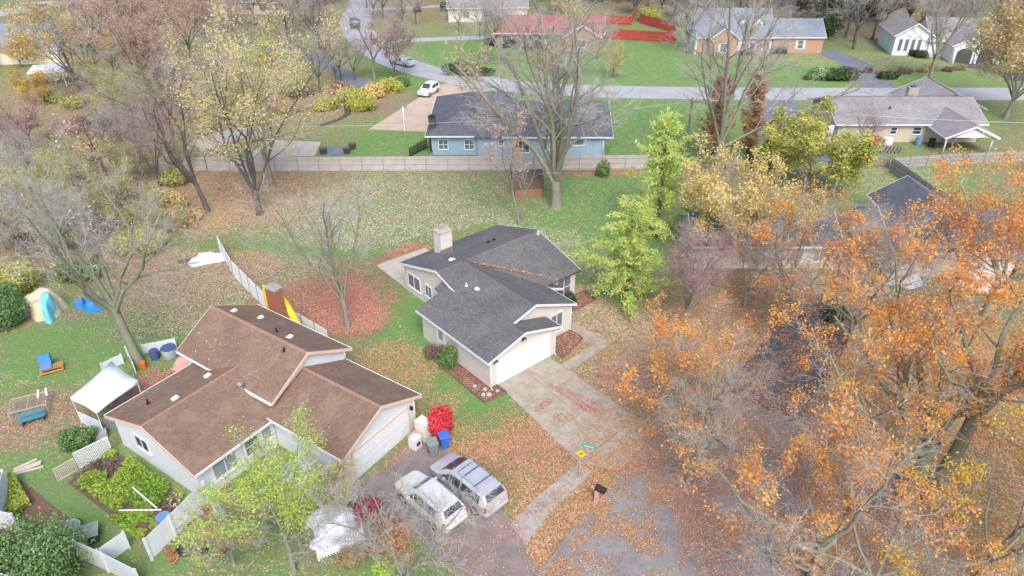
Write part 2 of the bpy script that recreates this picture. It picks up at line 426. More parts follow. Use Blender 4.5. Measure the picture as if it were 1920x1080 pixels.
M['litter_pale'] = leafmat('litter_pale', [(0, (0.36, 0.29, 0.17)), (0.6, (0.52, 0.46, 0.32)), (1, (0.68, 0.64, 0.54))], 0.0)

# ================================================================ the ground
def vnoise(x, y, seed=0):
    """cheap smooth value noise"""
    def h(i, j):
        s = np.sin(i * 127.1 + j * 311.7 + seed * 74.7) * 43758.5453
        return s - np.floor(s)
    xi, yi = np.floor(x), np.floor(y)
    xf, yf = x - xi, y - yi
    u = xf * xf * (3 - 2 * xf); v = yf * yf * (3 - 2 * yf)
    return (h(xi, yi) * (1 - u) + h(xi + 1, yi) * u) * (1 - v) + (h(xi, yi + 1) * (1 - u) + h(xi + 1, yi + 1) * u) * v

RED, ORA, TAN, PAL, BRN = (0.42, 0.185, 0.125), (0.37, 0.22, 0.115), (0.38, 0.285, 0.195), (0.42, 0.37, 0.27), (0.26, 0.18, 0.135)
# centre, radii, turn, cover, colour of the fallen leaves
LITTER = [
    ((-13.1, 51.15), 3.7, 5.6, 12, 1.0, RED), ((-17.18, 50.75), 5, 5, 0, 0.6, RED), ((-17.45, 56.92), 4, 3, 0, 0.3, RED), ((-22.29, 56.92), 6, 6, 0, 0.45, TAN),
    ((-30.45, 73.13), 10, 10, 10, 0.85, (0.41, 0.275, 0.165)), ((-24.97, 74.55), 8, 8, 0, 0.6, TAN), ((-15.92, 70.42), 12, 11, 0, 0.40, PAL), ((-5.86, 73.13), 11, 10, 0, 0.30, TAN),
    ((-10.71, 59.09), 3.5, 1.6, 40, 0.55, RED), ((-28.59, 56.92), 9, 8, 0, 0.7, (0.37, 0.265, 0.19)), ((-28.11, 50.75), 7, 6, 0, 0.55, TAN), ((-29.76, 45.48), 3, 3, 0, 0.4, TAN),
    ((-8.84, 42.17), 4.0, 3.6, 40, 0.55, ORA), ((-5, 36.44), 3.0, 4.0, 40, 0.45, ORA), ((0.86, 34.44), 5.2, 3.6, -30, 0.62, ORA), ((-2.07, 34.44), 2.6, 2.2, 0, 0.8, ORA),
    ((1.34, 33.02), 4.5, 3.0, -30, 0.6, RED), ((6.76, 46.9), 4, 6, 30, 0.75, TAN), ((8.64, 42.17), 5, 5, 0, 0.7, TAN), ((8.62, 40.63), 3.0, 2.2, 0, 0.95, (0.37, 0.15, 0.12)),
    ((13.22, 41.54), 9, 9, 0, 0.8, TAN), ((18.19, 45.48), 10, 10, 0, 0.75, (0.34, 0.20, 0.12)), ((5.96, 58.89), 2.4, 8, 40, 0.35, PAL), ((5.8, 50.75), 3, 3, 0, 0.75, TAN),
    ((-32.14, 36.44), 4.5, 3.0, 20, 0.6, (0.33, 0.20, 0.155)), ((-40.11, 46.9), 3, 5, 0, 0.8, BRN), ((-36.65, 49.16), 4, 2, 0, 0.6, BRN), ((-55.35, 102.52), 40, 32, 0, 0.7, (0.29, 0.20, 0.13)), ((-48.39, 65.43), 16, 14, 0, 0.65, BRN),
    ((0, 74.55), 4, 2.5, 0, 0.5, TAN), ((10.55, 78.77), 8, 1.6, 0, 0.8, (0.33, 0.16, 0.11)), ((-12.34, 78.14), 30, 1.4, 0, 0.55, BRN), ((4.51, 30.81), 4, 2.4, 40, 0.9, ORA), ((2.4, 27.27), 3, 5, 40, 0.9, ORA),
    ((-24.84, 103.74), 12, 9, 20, 0.8, BRN), ((-42.74, 122.07), 22, 14, 0, 0.5, (0.33, 0.23, 0.14)), ((24.89, 41.54), 10, 12, 0, 0.7, ORA), ((30.72, 41.54), 12, 12, 0, 0.75, ORA), ((27.75, 29.18), 9, 9, 0, 0.7, ORA), ((24.37, 51.57), 10, 5, 0, 0.7, TAN),
    ((-25.17, 40.33), 4, 2.4, 30, 0.8, (0.36, 0.19, 0.14)), ((-16.71, 28.78), 4.5, 2.2, 30, 0.8, (0.30, 0.17, 0.09)), ((-6.6, 27.27), 2.0, 2.6, 0, 0.9, (0.38, 0.17, 0.07)), ((-9.53, 26.9), 3, 2, 0, 0.5, BRN),
    ((63.43, 128.85), 30, 5, 0, 0.4, TAN), ((48.67, 148.98), 30, 10, 0, 0.35, BRN), ((88.35, 158.64), 60, 25, 0, 0.6, (0.27, 0.21, 0.16)), ((34.39, 169.46), 25, 20, 0, 0.5, BRN), ((-49.8, 169.46), 60, 40, 0, 0.5, (0.30, 0.21, 0.15)),
    ((-3.27, 66.62), 5, 2.5, 0, 0.4, PAL), ((38.62, 77.53), 14, 6, 0, 0.4, TAN), ((23.3, 77.53), 9, 4, 0, 0.6, BRN),
]
# worn or raked strips where the leaves are thin
CLEAR = [((-24.41, 60.74), 10, 1.3, -12, .8), ((-6.83, 47.64), 1.5, 6, 30, .9), ((-10.98, 54.15), 1.3, 4.5, 25, .85), ((-3.04, 40.04), 1.2, 4.5, 38, .8), ((-13.23, 45.48), 4, 1.0, 0, .6), ((-2.5, 36.44), 1.2, 2.5, 10, .8), ((-33.48, 45.48), 9, 4, 0, .7), ((-23.7, 29.18), 8, 5, 0, .6)]
# lushness of the grass (0 olive and dry, 1 bright green)
LUSH = [((2.9, 95.69), 45, 22, 0.9), ((12.47, 122.07), 60, 40, 0.95), ((-19.27, 89.57), 16, 9, 0.9), ((6.54, 66.62), 10, 14, 0.9), ((-7.96, 70.42), 12, 9, 0.6), ((-32.24, 45.48), 12, 7, 0.75), ((-21.43, 31.24), 12, 10, 0.7),
        ((-8.02, 46.9), 3.0, 8, 0.85), ((-3.05, 40.33), 4, 5, 0.8), ((44.14, 77.53), 10, 9, 0.95), ((-23.9, 60.74), 12, 2.5, 0.8), ((9.94, 58.89), 4, 9, 0.7), ((-61.93, 89.57), 14, 12, 0.7), ((-6.24, 24.66), 4, 3, 0.7), ((46.31, 122.07), 60, 20, 0.8), ((-82.16, 132.48), 60, 30, 0.7)]

def field(x, y):
    wx = x + 2.2 * (vnoise(x * 0.33, y * 0.33, 1) - 0.5) + 0.9 * (vnoise(x * 1.1, y * 1.1, 3) - 0.5)
    wy = y + 2.2 * (vnoise(x * 0.33, y * 0.33, 2) - 0.5) + 0.9 * (vnoise(x * 1.1, y * 1.1, 4) - 0.5)
    den = np.full(x.shape, 0.18); col = np.zeros(x.shape + (3,)); wsum = np.full(x.shape, 1e-3)
    col += np.array(TAN) * 1e-3
    for (c, rx, ry, a, dn, k) in LITTER:
        ca, sa = math.cos(R(a)), math.sin(R(a))
        dx, dy = wx - c[0], wy - c[1]
        q = ((dx * ca + dy * sa) / rx) ** 2 + ((-dx * sa + dy * ca) / ry) ** 2
        w = np.clip(1.35 - q, 0, 1) ** 1.0
        w = w * w * (3 - 2 * w)
        den = np.maximum(den, dn * w)
        wgt = (w * dn) ** 2
        col += wgt[..., None] * np.array(k); wsum += wgt
    for (c, rx, ry, a, k) in CLEAR:
        ca, sa = math.cos(R(a)), math.sin(R(a)); dx, dy = wx - c[0], wy - c[1]
        q = ((dx * ca + dy * sa) / rx) ** 2 + ((-dx * sa + dy * ca) / ry) ** 2
        den = den * (1 - k * np.clip(1.4 - q, 0, 1))
    lush = np.full(x.shape, 0.35)
    for (c, rx, ry, l) in LUSH:
        q = ((wx - c[0]) / rx) ** 2 + ((wy - c[1]) / ry) ** 2
        lush = np.maximum(lush, 0.35 + (l - 0.35) * np.clip(1.5 - q, 0, 1))
    return den, col / wsum[..., None], lush

def axis(lo, hi, step, out):
    mid = list(np.arange(lo, hi + 1e-6, step))
    a, b, s = [], [], step
    p, q = lo, hi
    while p > -out or q < out:
        s *= 1.35
        p -= s; q += s
        a.append(p); b.append(q)
    return np.array(a[::-1] + mid + b)

gx = axis(-64, 64, 0.5, 1500); gy = axis(18, 150, 0.5, 1500)
X, Y = np.meshgrid(gx, gy)
den, lcol, lush = field(X, Y)
nx, ny = len(gx), len(gy)
ii = (np.arange(ny - 1)[:, None] * nx + np.arange(nx - 1)[None, :]).ravel()
gf = np.stack([ii, ii + 1, ii + nx + 1, ii + nx], 1)
gm = np_mesh('lawn', np.stack([X.ravel(), Y.ravel(), np.zeros(X.size)], 1), gf, None)
for nm, arr in (('litter', den), ('lush', lush)):
    at = gm.attributes.new(nm, 'FLOAT', 'POINT'); at.data.foreach_set('value', arr.ravel().astype(np.float32))
at = gm.attributes.new('litter_col', 'FLOAT_COLOR', 'POINT')
at.data.foreach_set('color', np.concatenate([lcol.reshape(-1, 3), np.ones((X.size, 1))], 1).astype(np.float32).ravel())

def groundmat():
    m, nt, b = nodes('grass_and_leaves')
    L = nt.links.new
    tc = N(nt, 'ShaderNodeTexCoord')
    aL = N(nt, 'ShaderNodeAttribute', attribute_name='litter'); aU = N(nt, 'ShaderNodeAttribute', attribute_name='lush'); aC = N(nt, 'ShaderNodeAttribute', attribute_name='litter_col')
    n1 = N(nt, 'ShaderNodeTexNoise', Scale=0.35, Detail=6.0, Roughness=0.7)
    n2 = N(nt, 'ShaderNodeTexNoise', Scale=6.0, Detail=4.0, Roughness=0.7)
    for n in (n1, n2): L(tc.outputs['Object'], n.inputs['Vector'])
    # grass tone
    ad = N(nt, 'ShaderNodeMath', operation='MULTIPLY_ADD'); L(n1.outputs['Fac'], ad.inputs[0]); ad.inputs[1].default_value = 1.5; ad.inputs[2].default_value = -0.75
    ad2 = N(nt, 'ShaderNodeMath', operation='ADD'); L(ad.outputs[0], ad2.inputs[0]); L(aU.outputs['Fac'], ad2.inputs[1])
    rg = ramp(nt, [(0.0, (0.20, 0.18, 0.10)), (0.45, (0.155, 0.195, 0.08)), (0.8, (0.13, 0.225, 0.072)), (1.0, (0.115, 0.24, 0.066))], ad2.outputs[0])
    hs = N(nt, 'ShaderNodeHueSaturation'); L(rg.outputs[0], hs.inputs['Color'])
    mv = N(nt, 'ShaderNodeMath', operation='MULTIPLY_ADD'); L(n2.outputs['Fac'], mv.inputs[0]); mv.inputs[1].default_value = 1.3; mv.inputs[2].default_value = 0.35
    L(mv.outputs[0], hs.inputs['Value'])
    # leaf cells
    v = N(nt, 'ShaderNodeTexVoronoi', Scale=11.0); L(tc.outputs['Object'], v.inputs['Vector'])
    sp = N(nt, 'ShaderNodeSeparateColor'); L(v.outputs['Color'], sp.inputs[0])
    n3 = N(nt, 'ShaderNodeTexNoise', Scale=1.1, Detail=5.0, Roughness=0.7); L(tc.outputs['Object'], n3.inputs['Vector'])
    dm = N(nt, 'ShaderNodeMath', operation='MULTIPLY_ADD'); L(n3.outputs['Fac'], dm.inputs[0]); dm.inputs[1].default_value = 1.25; dm.inputs[2].default_value = -0.62
    dd = N(nt, 'ShaderNodeMath', operation='ADD'); L(dm.outputs[0], dd.inputs[0]); L(aL.outputs['Fac'], dd.inputs[1])
    # keep bare lawn bare
    lt = N(nt, 'ShaderNodeMath', operation='SUBTRACT'); L(dd.outputs[0], lt.inputs[0]); L(sp.outputs[0], lt.inputs[1])
    sm = N(nt, 'ShaderNodeMapRange'); sm.inputs['From Min'].default_value = -0.03; sm.inputs['From Max'].default_value = 0.05; L(lt.outputs[0], sm.inputs['Value'])
    g2 = N(nt, 'ShaderNodeMapRange'); g2.inputs['From Min'].default_value = 0.0; g2.inputs['From Max'].default_value = 0.25; L(aL.outputs['Fac'], g2.inputs['Value'])
    fm = N(nt, 'ShaderNodeMath', operation='MULTIPLY'); L(sm.outputs[0], fm.inputs[0]); L(g2.outputs[0], fm.inputs[1])
    hl = N(nt, 'ShaderNodeHueSaturation'); L(aC.outputs['Color'], hl.inputs['Color'])
    vl = N(nt, 'ShaderNodeMath', operation='MULTIPLY_ADD'); L(sp.outputs[1], vl.inputs[0]); vl.inputs[1].default_value = 1.0; vl.inputs[2].default_value = 0.5; L(vl.outputs[0], hl.inputs['Value'])
    hh = N(nt, 'ShaderNodeMath', operation='MULTIPLY_ADD'); L(sp.outputs[2], hh.inputs[0]); hh.inputs[1].default_value = 0.05; hh.inputs[2].default_value = 0.475; L(hh.outputs[0], hl.inputs['Hue'])
    mx = N(nt, 'ShaderNodeMixRGB'); L(fm.outputs[0], mx.inputs[0]); L(hs.outputs[0], mx.inputs[1]); L(hl.outputs[0], mx.inputs[2])
    L(mx.outputs[0], b.inputs['Base Color'])
    b.inputs['Roughness'].default_value = 0.95; b.inputs['Specular IOR Level'].default_value = 0.15
    bp = N(nt, 'ShaderNodeBump', Strength=0.6, Distance=0.06); L(n2.outputs['Fac'], bp.inputs['Height']); L(bp.outputs[0], b.inputs['Normal'])
    return m
gm.materials.append(groundmat())
lawn = link('lawn', gm, kind='structure')

# ---------------------------------------------------------------- roads, drives and walks
def sheet(name, pts, z, mat, kind='structure', parent=None):
    n = len(pts)
    me = bpy.data.meshes.new(name)
    me.from_pydata([(p[0], p[1], z) for p in pts], [], [tuple(range(n))])
    me.materials.append(mat); me.update()
    bm = bmesh.new(); bm.from_mesh(me); bmesh.ops.triangulate(bm, faces=bm.faces)
    for f in bm.faces:
        if f.normal.z < 0: f.normal_flip()
    bm.to_mesh(me); bm.free()
    return link(name, me, parent, kind if parent is None else None)

def smooth_line(pts, n=8):
    P = [Vector((p[0], p[1], 0)) for p in pts]
    P = [P[0] * 2 - P[1]] + P + [P[-1] * 2 - P[-2]]
    out = []
    for i in range(1, len(P) - 2):
        for k in range(n):
            t = k / n
            a, b, c, d = P[i - 1], P[i], P[i + 1], P[i + 2]
            out.append(0.5 * ((2 * b) + (c - a) * t + (2 * a - 5 * b + 4 * c - d) * t * t + (3 * b - a - 3 * c + d) * t ** 3))
    out.append(P[-2])
    return out

def strip(name, pts, width, z, mat, n=8, parent=None):
    c = smooth_line(pts, n)
    vs, fs = [], []
    for i, p in enumerate(c):
        d = (c[min(i + 1, len(c) - 1)] - c[max(i - 1, 0)]).normalized()
        w = width if not callable(width) else width(i / (len(c) - 1))
        s = Vector((-d.y, d.x, 0)) * w / 2
        vs += [tuple(p + s + Vector((0, 0, z))), tuple(p - s + Vector((0, 0, z)))]
        if i: fs.append((2 * i - 2, 2 * i - 1, 2 * i + 1, 2 * i))
    me = bpy.data.meshes.new(name); me.from_pydata(vs, [], fs); me.materials.append(mat); me.update()
    return link(name, me, parent, 'structure' if parent is None else None)

def road_line(name, pts, width, z, mat):
    return strip(name, pts, width, z, mat)

road_line('road', [(160, 108.5), (71.78, 108.59), (43.55, 108.59), (19.48, 109.39), (3.3, 111.58), (-5.08, 115), (-12.25, 119.53), (-19.22, 126.06), (-24.84, 135.52), (-30.47, 148.98), (-33.61, 163.89), (-34.77, 178.47), (-42, 210), (-60, 260)], 6.2, 0.012, M['asphalt_road'])
strip('driveway', [(-26.97, 139.49), (-20.29, 141.97), (-8.22, 144.1), (-3.09, 144.53)], 3.0, 0.008, M['asphalt_road'])
strip('driveway', [(-32.21, 170.61), (-24.08, 172.37), (-14.67, 175.37)], 2.6, 0.008, M['asphalt_road'])
strip('driveway', [(-22.37, 112.14), (-38.68, 134.37), (-45.04, 136.3), (-53.22, 140.31)], 3.0, 0.008, M['asphalt_blue'])
strip('driveway', [(56.94, 111.58), (57.91, 118.91), (58.58, 126.06), (56.58, 134.37)], 5.0, 0.009, M['asphalt_blue'])
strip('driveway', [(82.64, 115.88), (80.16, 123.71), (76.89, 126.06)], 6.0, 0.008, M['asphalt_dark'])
strip('driveway', [(38.73, 105.99), (36.28, 96.77), (34.97, 89.19), (42, 82)], 6.5, 0.008, M['asphalt_blue'])
strip('road', [(-150, 118), (-112.14, 166.63), (-110.03, 175.37), (-103.4, 179.1), (-90, 190)], 7.0, 0.011, M['asphalt_road'])
sheet('driveway', [(-19.15, 92.96), (-11.12, 92.14), (-6.43, 108.06), (-1.65, 111.58), (-7.84, 115.88), (-11.51, 112.98)], 0.01, M['pink_concrete'])
# the drive and yard of hard standing behind the long fence
sheet('patio', [(-32.13, 82.69), (-24.11, 83.72), (-24.38, 88.43), (-31.54, 89.19)], 0.01, M['patio'])
sheet('patio', [(-23.55, 83.55), (-20.07, 83.72), (-20.15, 86.93), (-23.37, 86.93)], 0.014, M['asphalt_blue'])
strip('footpath', [(-42.35, 83.72), (-39.49, 86.93), (-36.29, 91.14), (-32.45, 92.35)], 4.2, 0.009, M['concrete_grey'])

# street in front and the pavement along it
STREET = [(2.0, 14), (1.47, 24.5), (3.36, 27.27), (5.8, 30.81), (6.6, 32.12), (9.73, 35.93), (13.56, 37.94), (17.13, 38.89), (21.43, 36.44), (24.43, 32.12), (25.19, 27.27), (22, 14)]
sheet('street', STREET, 0.006, M['asphalt'])
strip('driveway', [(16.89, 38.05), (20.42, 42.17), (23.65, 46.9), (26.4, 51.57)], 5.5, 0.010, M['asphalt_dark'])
BROWN_DRIVE = [(-9.48, 30.19), (-6.16, 35.32), (-3.73, 33.48), (0, 28.01), (1.47, 24.57), (1.7, 16), (-3, 16), (-2.26, 24.57), (-6.52, 27.82)]
sheet('driveway', BROWN_DRIVE, 0.010, M['asphalt_brown'])
# kerb
kp = [V_ for V_ in smooth_line([(1.12, 24.11), (2.33, 25.77), (3.56, 27.56)], 6)]
k = MB()
for i in range(len(kp) - 1):
    a, b = kp[i], kp[i + 1]
    d = (b - a).normalized(); s = Vector((-d.y, d.x, 0)) * 0.075
    k.extr([a - s - Vector((0, 0, .05)), b - s - Vector((0, 0, .05)), b + s - Vector((0, 0, .05)), a + s - Vector((0, 0, .05))], (0, 0, 0.16))
fixnorm(tag(k.build('kerb', M['asphalt']), kind='structure'))

def slab_run(name, mat, quads, z0=-0.05, z1=0.045, gap=0.02):
    """a paved thing made of separate slabs; each slab an object of its own"""
    e = empty(name); e['kind'] = 'structure'
    for q in quads:
        c = Vector((sum(p[0] for p in q) / len(q), sum(p[1] for p in q) / len(q), 0))
        pts = []
        for p in q:
            v = Vector((p[0], p[1], 0)); d = (c - v)
            pts.append(v + d.normalized() * gap)
        dz = random.uniform(-0.006, 0.006)
        m = MB().prism([(p.x, p.y) for p in pts], z0, z1 + dz)
        fixnorm(m.build('slab', mat, e))
    return e

def lerp(a, b, t): return (a[0] + (b[0] - a[0]) * t, a[1] + (b[1] - a[1]) * t)
def grid_quads(A, B, C, D, n, m):
    """A-B near edge, D-C far edge; n across, m along"""
    out = []
    for j in range(m):
        for i in range(n):
            t0, t1, s0, s1 = i / n, (i + 1) / n, j / m, (j + 1) / m
            P = lambda t, s: lerp(lerp(A, B, t), lerp(D, C, t), s)
            out.append([P(t0, s0), P(t1, s0), P(t1, s1), P(t0, s1)])
    return out
slab_run('driveway', M['concrete'], grid_quads((-0.99, 40.21), (2.81, 43.45), (8.34, 36.81), (4.2, 32.65), 2, 3) + grid_quads((4.23, 32.61), (8.37, 36.76), (9.89, 35.83), (6.58, 31.94), 2, 1))
slab_run('pavement', M['concrete_grey'], grid_quads((4.14, 32.65), (5, 31.94), (2.29, 28.78), (1.26, 29.66), 1, 5) + grid_quads((1.23, 29.62), (2.26, 28.74), (0.74, 26.54), (-0.15, 27.82), 1, 3))
slab_run('footpath', M['concrete'], grid_quads((3.59, 42.48), (4.22, 41.85), (7.56, 45.06), (6.24, 45.06), 1, 4) + grid_quads((6.17, 45.13), (7.53, 45.13), (4.82, 48.16), (4.67, 46.61), 1, 3))

# ditch and the wet patch in it
strip('stream', [(-24.01, 105.48), (-23.68, 102.52), (-23.15, 99.01), (-24.14, 96.56), (-25.86, 94.41)], lambda t: 1.1 - 0.4 * t, 0.02, M['water'])

# ---------------------------------------------------------------- fallen leaves lying loose, as real pieces
LEAFSETS = {'litter_red': [], 'litter_orange': [], 'litter_tan': [], 'litter_pale': []}
def scatter(c, rx, ry, a, per_m2, which, z=0.02, size=0.05):
    n = int(math.pi * rx * ry * per_m2 * 1.7)
    r = np.sqrt(rng.random(n)) * (0.75 + 0.35 * rng.random(n)); t = rng.random(n) * 2 * math.pi
    x, y = r * np.cos(t) * rx, r * np.sin(t) * ry
    ca, sa = math.cos(R(a)), math.sin(R(a))
    px, py = c[0] + x * ca - y * sa, c[1] + x * sa + y * ca
    nz = vnoise(px * 0.8, py * 0.8, 11) * 0.45 + vnoise(px * 2.7, py * 2.7, 12) * 0.3 + vnoise(px * 0.23, py * 0.23, 13) * 0.25
    keep = rng.random(n) < np.clip((nz - 0.27) / 0.36, 0.04, 1) * np.clip(1.6 - r * r, 0.2, 1)
    px, py = px[keep], py[keep]
    LEAFSETS[which].append((px, py, np.full(len(px), z), np.full(len(px), size)))

for (c, rx, ry, a, n, w) in [
    ((-13.1, 51.15), 3.7, 5.6, 12, 220, 'litter_red'), ((-17.18, 50.75), 5, 5, 0, 70, 'litter_red'), ((-30.45, 73.13), 9, 9, 10, 45, 'litter_tan'), ((-24.97, 74.55), 8, 8, 0, 22, 'litter_tan'),
    ((-15.92, 70.42), 12, 11, 0, 12, 'litter_pale'), ((-5.86, 73.13), 11, 10, 0, 8, 'litter_tan'), ((-28.59, 56.92), 9, 8, 0, 45, 'litter_tan'), ((-28.11, 50.75), 7, 6, 0, 30, 'litter_pale'),
    ((-8.84, 42.17), 4.0, 3.6, 40, 40, 'litter_orange'), ((-5, 36.44), 3, 4.0, 40, 28, 'litter_tan'), ((0.86, 34.44), 5.2, 3.6, -30, 60, 'litter_orange'), ((-2.07, 34.44), 2.6, 2.2, 0, 80, 'litter_orange'), ((1.52, 33.48), 4.5, 3, -30, 60, 'litter_red'),
    ((6.76, 46.9), 4, 6, 30, 70, 'litter_tan'), ((8.64, 42.17), 5, 5, 0, 60, 'litter_orange'), ((8.62, 40.63), 3, 2.2, 0, 150, 'litter_red'), ((13.22, 41.54), 9, 9, 0, 50, 'litter_tan'), ((18.19, 45.48), 10, 10, 0, 35, 'litter_red'),
    ((6.96, 58.89), 3.2, 9, 40, 25, 'litter_pale'), ((7.53, 65.43), 7, 8, 0, 5, 'litter_pale'), ((-32.14, 36.44), 4.2, 2.8, 20, 40, 'litter_red'), ((4.51, 30.81), 4, 2.4, 40, 90, 'litter_orange'), ((24.89, 41.54), 10, 12, 0, 40, 'litter_orange'),
    ((30.72, 41.54), 12, 12, 0, 35, 'litter_orange'), ((-25.17, 40.33), 4, 2.4, 30, 60, 'litter_red'), ((-10.71, 59.09), 3.5, 1.6, 40, 50, 'litter_red'), ((-30.18, 45.48), 9, 6, 0, 8, 'litter_tan'), ((-2.73, 66.62), 6, 4, 0, 20, 'litter_pale')]:
    scatter(c, rx, ry, a, n, w)
# on the paving
for (c, rx, ry, a, n, w) in [
    ((2.2, 38.05), 1.0, 0.3, 40, 140, 'litter_red'), ((4.82, 38.6), 3.0, 0.5, -35, 90, 'litter_red'), ((5.46, 37.5), 1.6, 0.4, -35, 160, 'litter_red'), ((3.59, 36.71), 0.9, 0.6, 0, 120, 'litter_orange'), ((4.47, 38.89), 4.5, 4.0, 0, 6, 'litter_tan'),
    ((6.55, 34.44), 3.0, 3.0, 0, 22, 'litter_orange'), ((7.92, 32.12), 4, 3, 0, 60, 'litter_orange'), ((4.95, 28.78), 3, 4.5, 40, 90, 'litter_orange'), ((9.42, 31.24), 4, 2, 20, 55, 'litter_red'), ((6.6, 27.27), 6, 4, 0, 32, 'litter_tan'),
    ((3.52, 26.19), 1.2, 7, -35, 150, 'litter_orange'), ((12.66, 31.24), 8, 6, 0, 45, 'litter_orange'), ((14.92, 28.01), 8, 6, 0, 45, 'litter_red'), ((11.82, 34.92), 6, 3, 0, 45, 'litter_tan'), ((19.2, 27.27), 8, 6, 0, 45, 'litter_orange'), ((6.83, 24.83), 7, 3, 0, 26, 'litter_red'),
    ((-0.59, 26.19), 4.5, 5, 0, 30, 'litter_red'), ((1.24, 28.78), 2.5, 2.5, 0, 40, 'litter_red'), ((-0.97, 31.24), 2.2, 1.0, -40, 130, 'litter_orange'), ((-6.77, 33.48), 3, 0.5, 50, 120, 'litter_red'), ((-7.6, 29.98), 3, 2, 0, 16, 'litter_tan'), ((2.97, 32.12), 2.0, 1.0, 40, 30, 'litter_red'), ((7.08, 35.93), 3.5, 2.0, 40, 60, 'litter_orange'), ((7.79, 33.48), 3, 2, 0, 70, 'litter_red'), ((12.81, 25.84), 9, 5, 0, 40, 'litter_orange'), ((21.38, 25.5), 7, 7, 0, 60, 'litter_orange'), ((19.81, 32.12), 8, 4, 0, 50, 'litter_red'), ((10.36, 28.01), 5, 3, 20, 60, 'litter_red'), ((8.44, 25.84), 3, 2, 0, 60, 'litter_orange')]:
    scatter(c, rx, ry, a, n * 1.15, w, 0.065, .045)

LEAF_LABEL = {'litter_red': 'brick red maple leaves lying in drifts on grass and paving', 'litter_orange': 'orange brown leaves strewn over lawns and the street', 'litter_tan': 'tan dried leaves sprinkled across the yards', 'litter_pale': 'pale straw coloured leaves dotting the back lawns'}
def quads(C, A, B):
    n = len(C)
    V = np.empty((n, 4, 3)); V[:, 0] = C - A; V[:, 1] = C + B; V[:, 2] = C + A; V[:, 3] = C - B
    return V.reshape(-1, 3), np.arange(4 * n).reshape(n, 4)
def unit(v): return v / np.maximum(np.linalg.norm(v, axis=-1, keepdims=True), 1e-9)
for w, lst in LEAFSETS.items():
    px = np.concatenate([l[0] for l in lst]); py = np.concatenate([l[1] for l in lst]); pz = np.concatenate([l[2] for l in lst]); sz = np.concatenate([l[3] for l in lst])
    n = len(px)
    C = np.stack([px, py, pz + rng.random(n) * 0.025], 1)
    t = rng.random(n) * 2 * math.pi
    A = np.stack([np.cos(t), np.sin(t), (rng.random(n) - 0.5) * 0.6], 1) * (sz * (0.7 + 0.6 * rng.random(n)))[:, None]
    B = np.stack([-np.sin(t), np.cos(t), (rng.random(n) - 0.5) * 0.6], 1) * (sz * (0.45 + 0.4 * rng.random(n)))[:, None]
    V, F = quads(C, A, B)
    V[:, 2] = np.maximum(V[:, 2], 0.008)
    o = link('fallen_leaves', np_mesh('fallen_leaves', V, F, M[w], rng.random(n)))
    tag(o, LEAF_LABEL[w], 'leaves', kind='stuff')

# ================================================================ houses
def window(par, c, nrm, w, h, mull='v', fr=0.08, fmat='white', gmat='glass_mid', shut=None):
    """c = middle of the sill on the wall face, nrm = outward direction (x, y)"""
    n = Vector((nrm[0], nrm[1], 0)).normalized(); a = Vector((-n.y, n.x, 0)); z = Vector((0, 0, 1))
    c = Vector(c)
    def bar(m, s0, s1, z0, z1, d0, d1):
        q = [c + a * s0 + z * z0 + n * d0, c + a * s1 + z * z0 + n * d0, c + a * s1 + z * z1 + n * d0, c + a * s0 + z * z1 + n * d0]
        m.extr(q, n * (d1 - d0))
    m = MB(); hw = w / 2
    bar(m, -hw - fr, -hw, -fr, h + fr, 0, 0.06); bar(m, hw, hw + fr, -fr, h + fr, 0, 0.06)
    bar(m, -hw, hw, h, h + fr, 0, 0.058); bar(m, -hw, hw, -fr, 0, 0, 0.058)
    if mull in ('v', 'x', 'w'): bar(m, -0.03, 0.03, 0, h, 0.01, 0.052)
    if mull in ('h', 'x', 'w'): bar(m, -hw, hw, h * .5 - 0.025, h * .5 + 0.025, 0.01, 0.05)
    if mull == 'w':
        bar(m, -hw * .5 - .02, -hw * .5 + .02, 0, h, 0.01, 0.048); bar(m, hw * .5 - .02, hw * .5 + .02, 0, h, 0.01, 0.048)
    f = fixnorm(m.build('window', M[fmat], par))
    g = MB(); bar(g, -hw, hw, 0, h, 0.004, 0.022); fixnorm(g.build('pane', M[gmat], f))
    s = MB(); bar(s, -hw - fr - .04, hw + fr + .04, -fr - 0.06, -fr - 0.003, 0, 0.10); fixnorm(s.build('sill', M[fmat], f))
    if shut:
        for k in (-1, 1):
            b = MB(); bar(b, k * (hw + fr + .03), k * (hw + fr + .33), 0, h, 0, 0.04); fixnorm(b.build('shutter', M[shut], f))
    return f

def door(par, c, nrm, w, h, mat='white', glass=None):
    n = Vector((nrm[0], nrm[1], 0)).normalized(); a = Vector((-n.y, n.x, 0)); z = Vector((0, 0, 1)); c = Vector(c)
    def bar(m, s0, s1, z0, z1, d0, d1):
        m.extr([c + a * s0 + z * z0 + n * d0, c + a * s1 + z * z0 + n * d0, c + a * s1 + z * z1 + n * d0, c + a * s0 + z * z1 + n * d0], n * (d1 - d0))
    m = MB(); bar(m, -w / 2, w / 2, 0.02, h, 0.005, 0.045); d = fixnorm(m.build('door', M[mat], par))
    f = MB(); bar(f, -w / 2 - .1, -w / 2 - .002, 0, h + .1, 0, .06); bar(f, w / 2 + .002, w / 2 + .1, 0, h + .1, 0, .06); bar(f, -w / 2, w / 2, h + .003, h + .1, 0, .058)
    fixnorm(f.build('door_frame', M['white'], d))
    if glass:
        g = MB(); bar(g, -w / 2 + .16, w / 2 - .16, glass[0], glass[1], .046, .056); fixnorm(g.build('pane', M['glass_pale'], d))
    hd = MB(); p = c + a * (w / 2 - .1) + z * 1.0; hd.tube([p + n * .045, p + n * .1], .03, 8); fixnorm(hd.build('handle', M['grey_metal'], d))
    return d

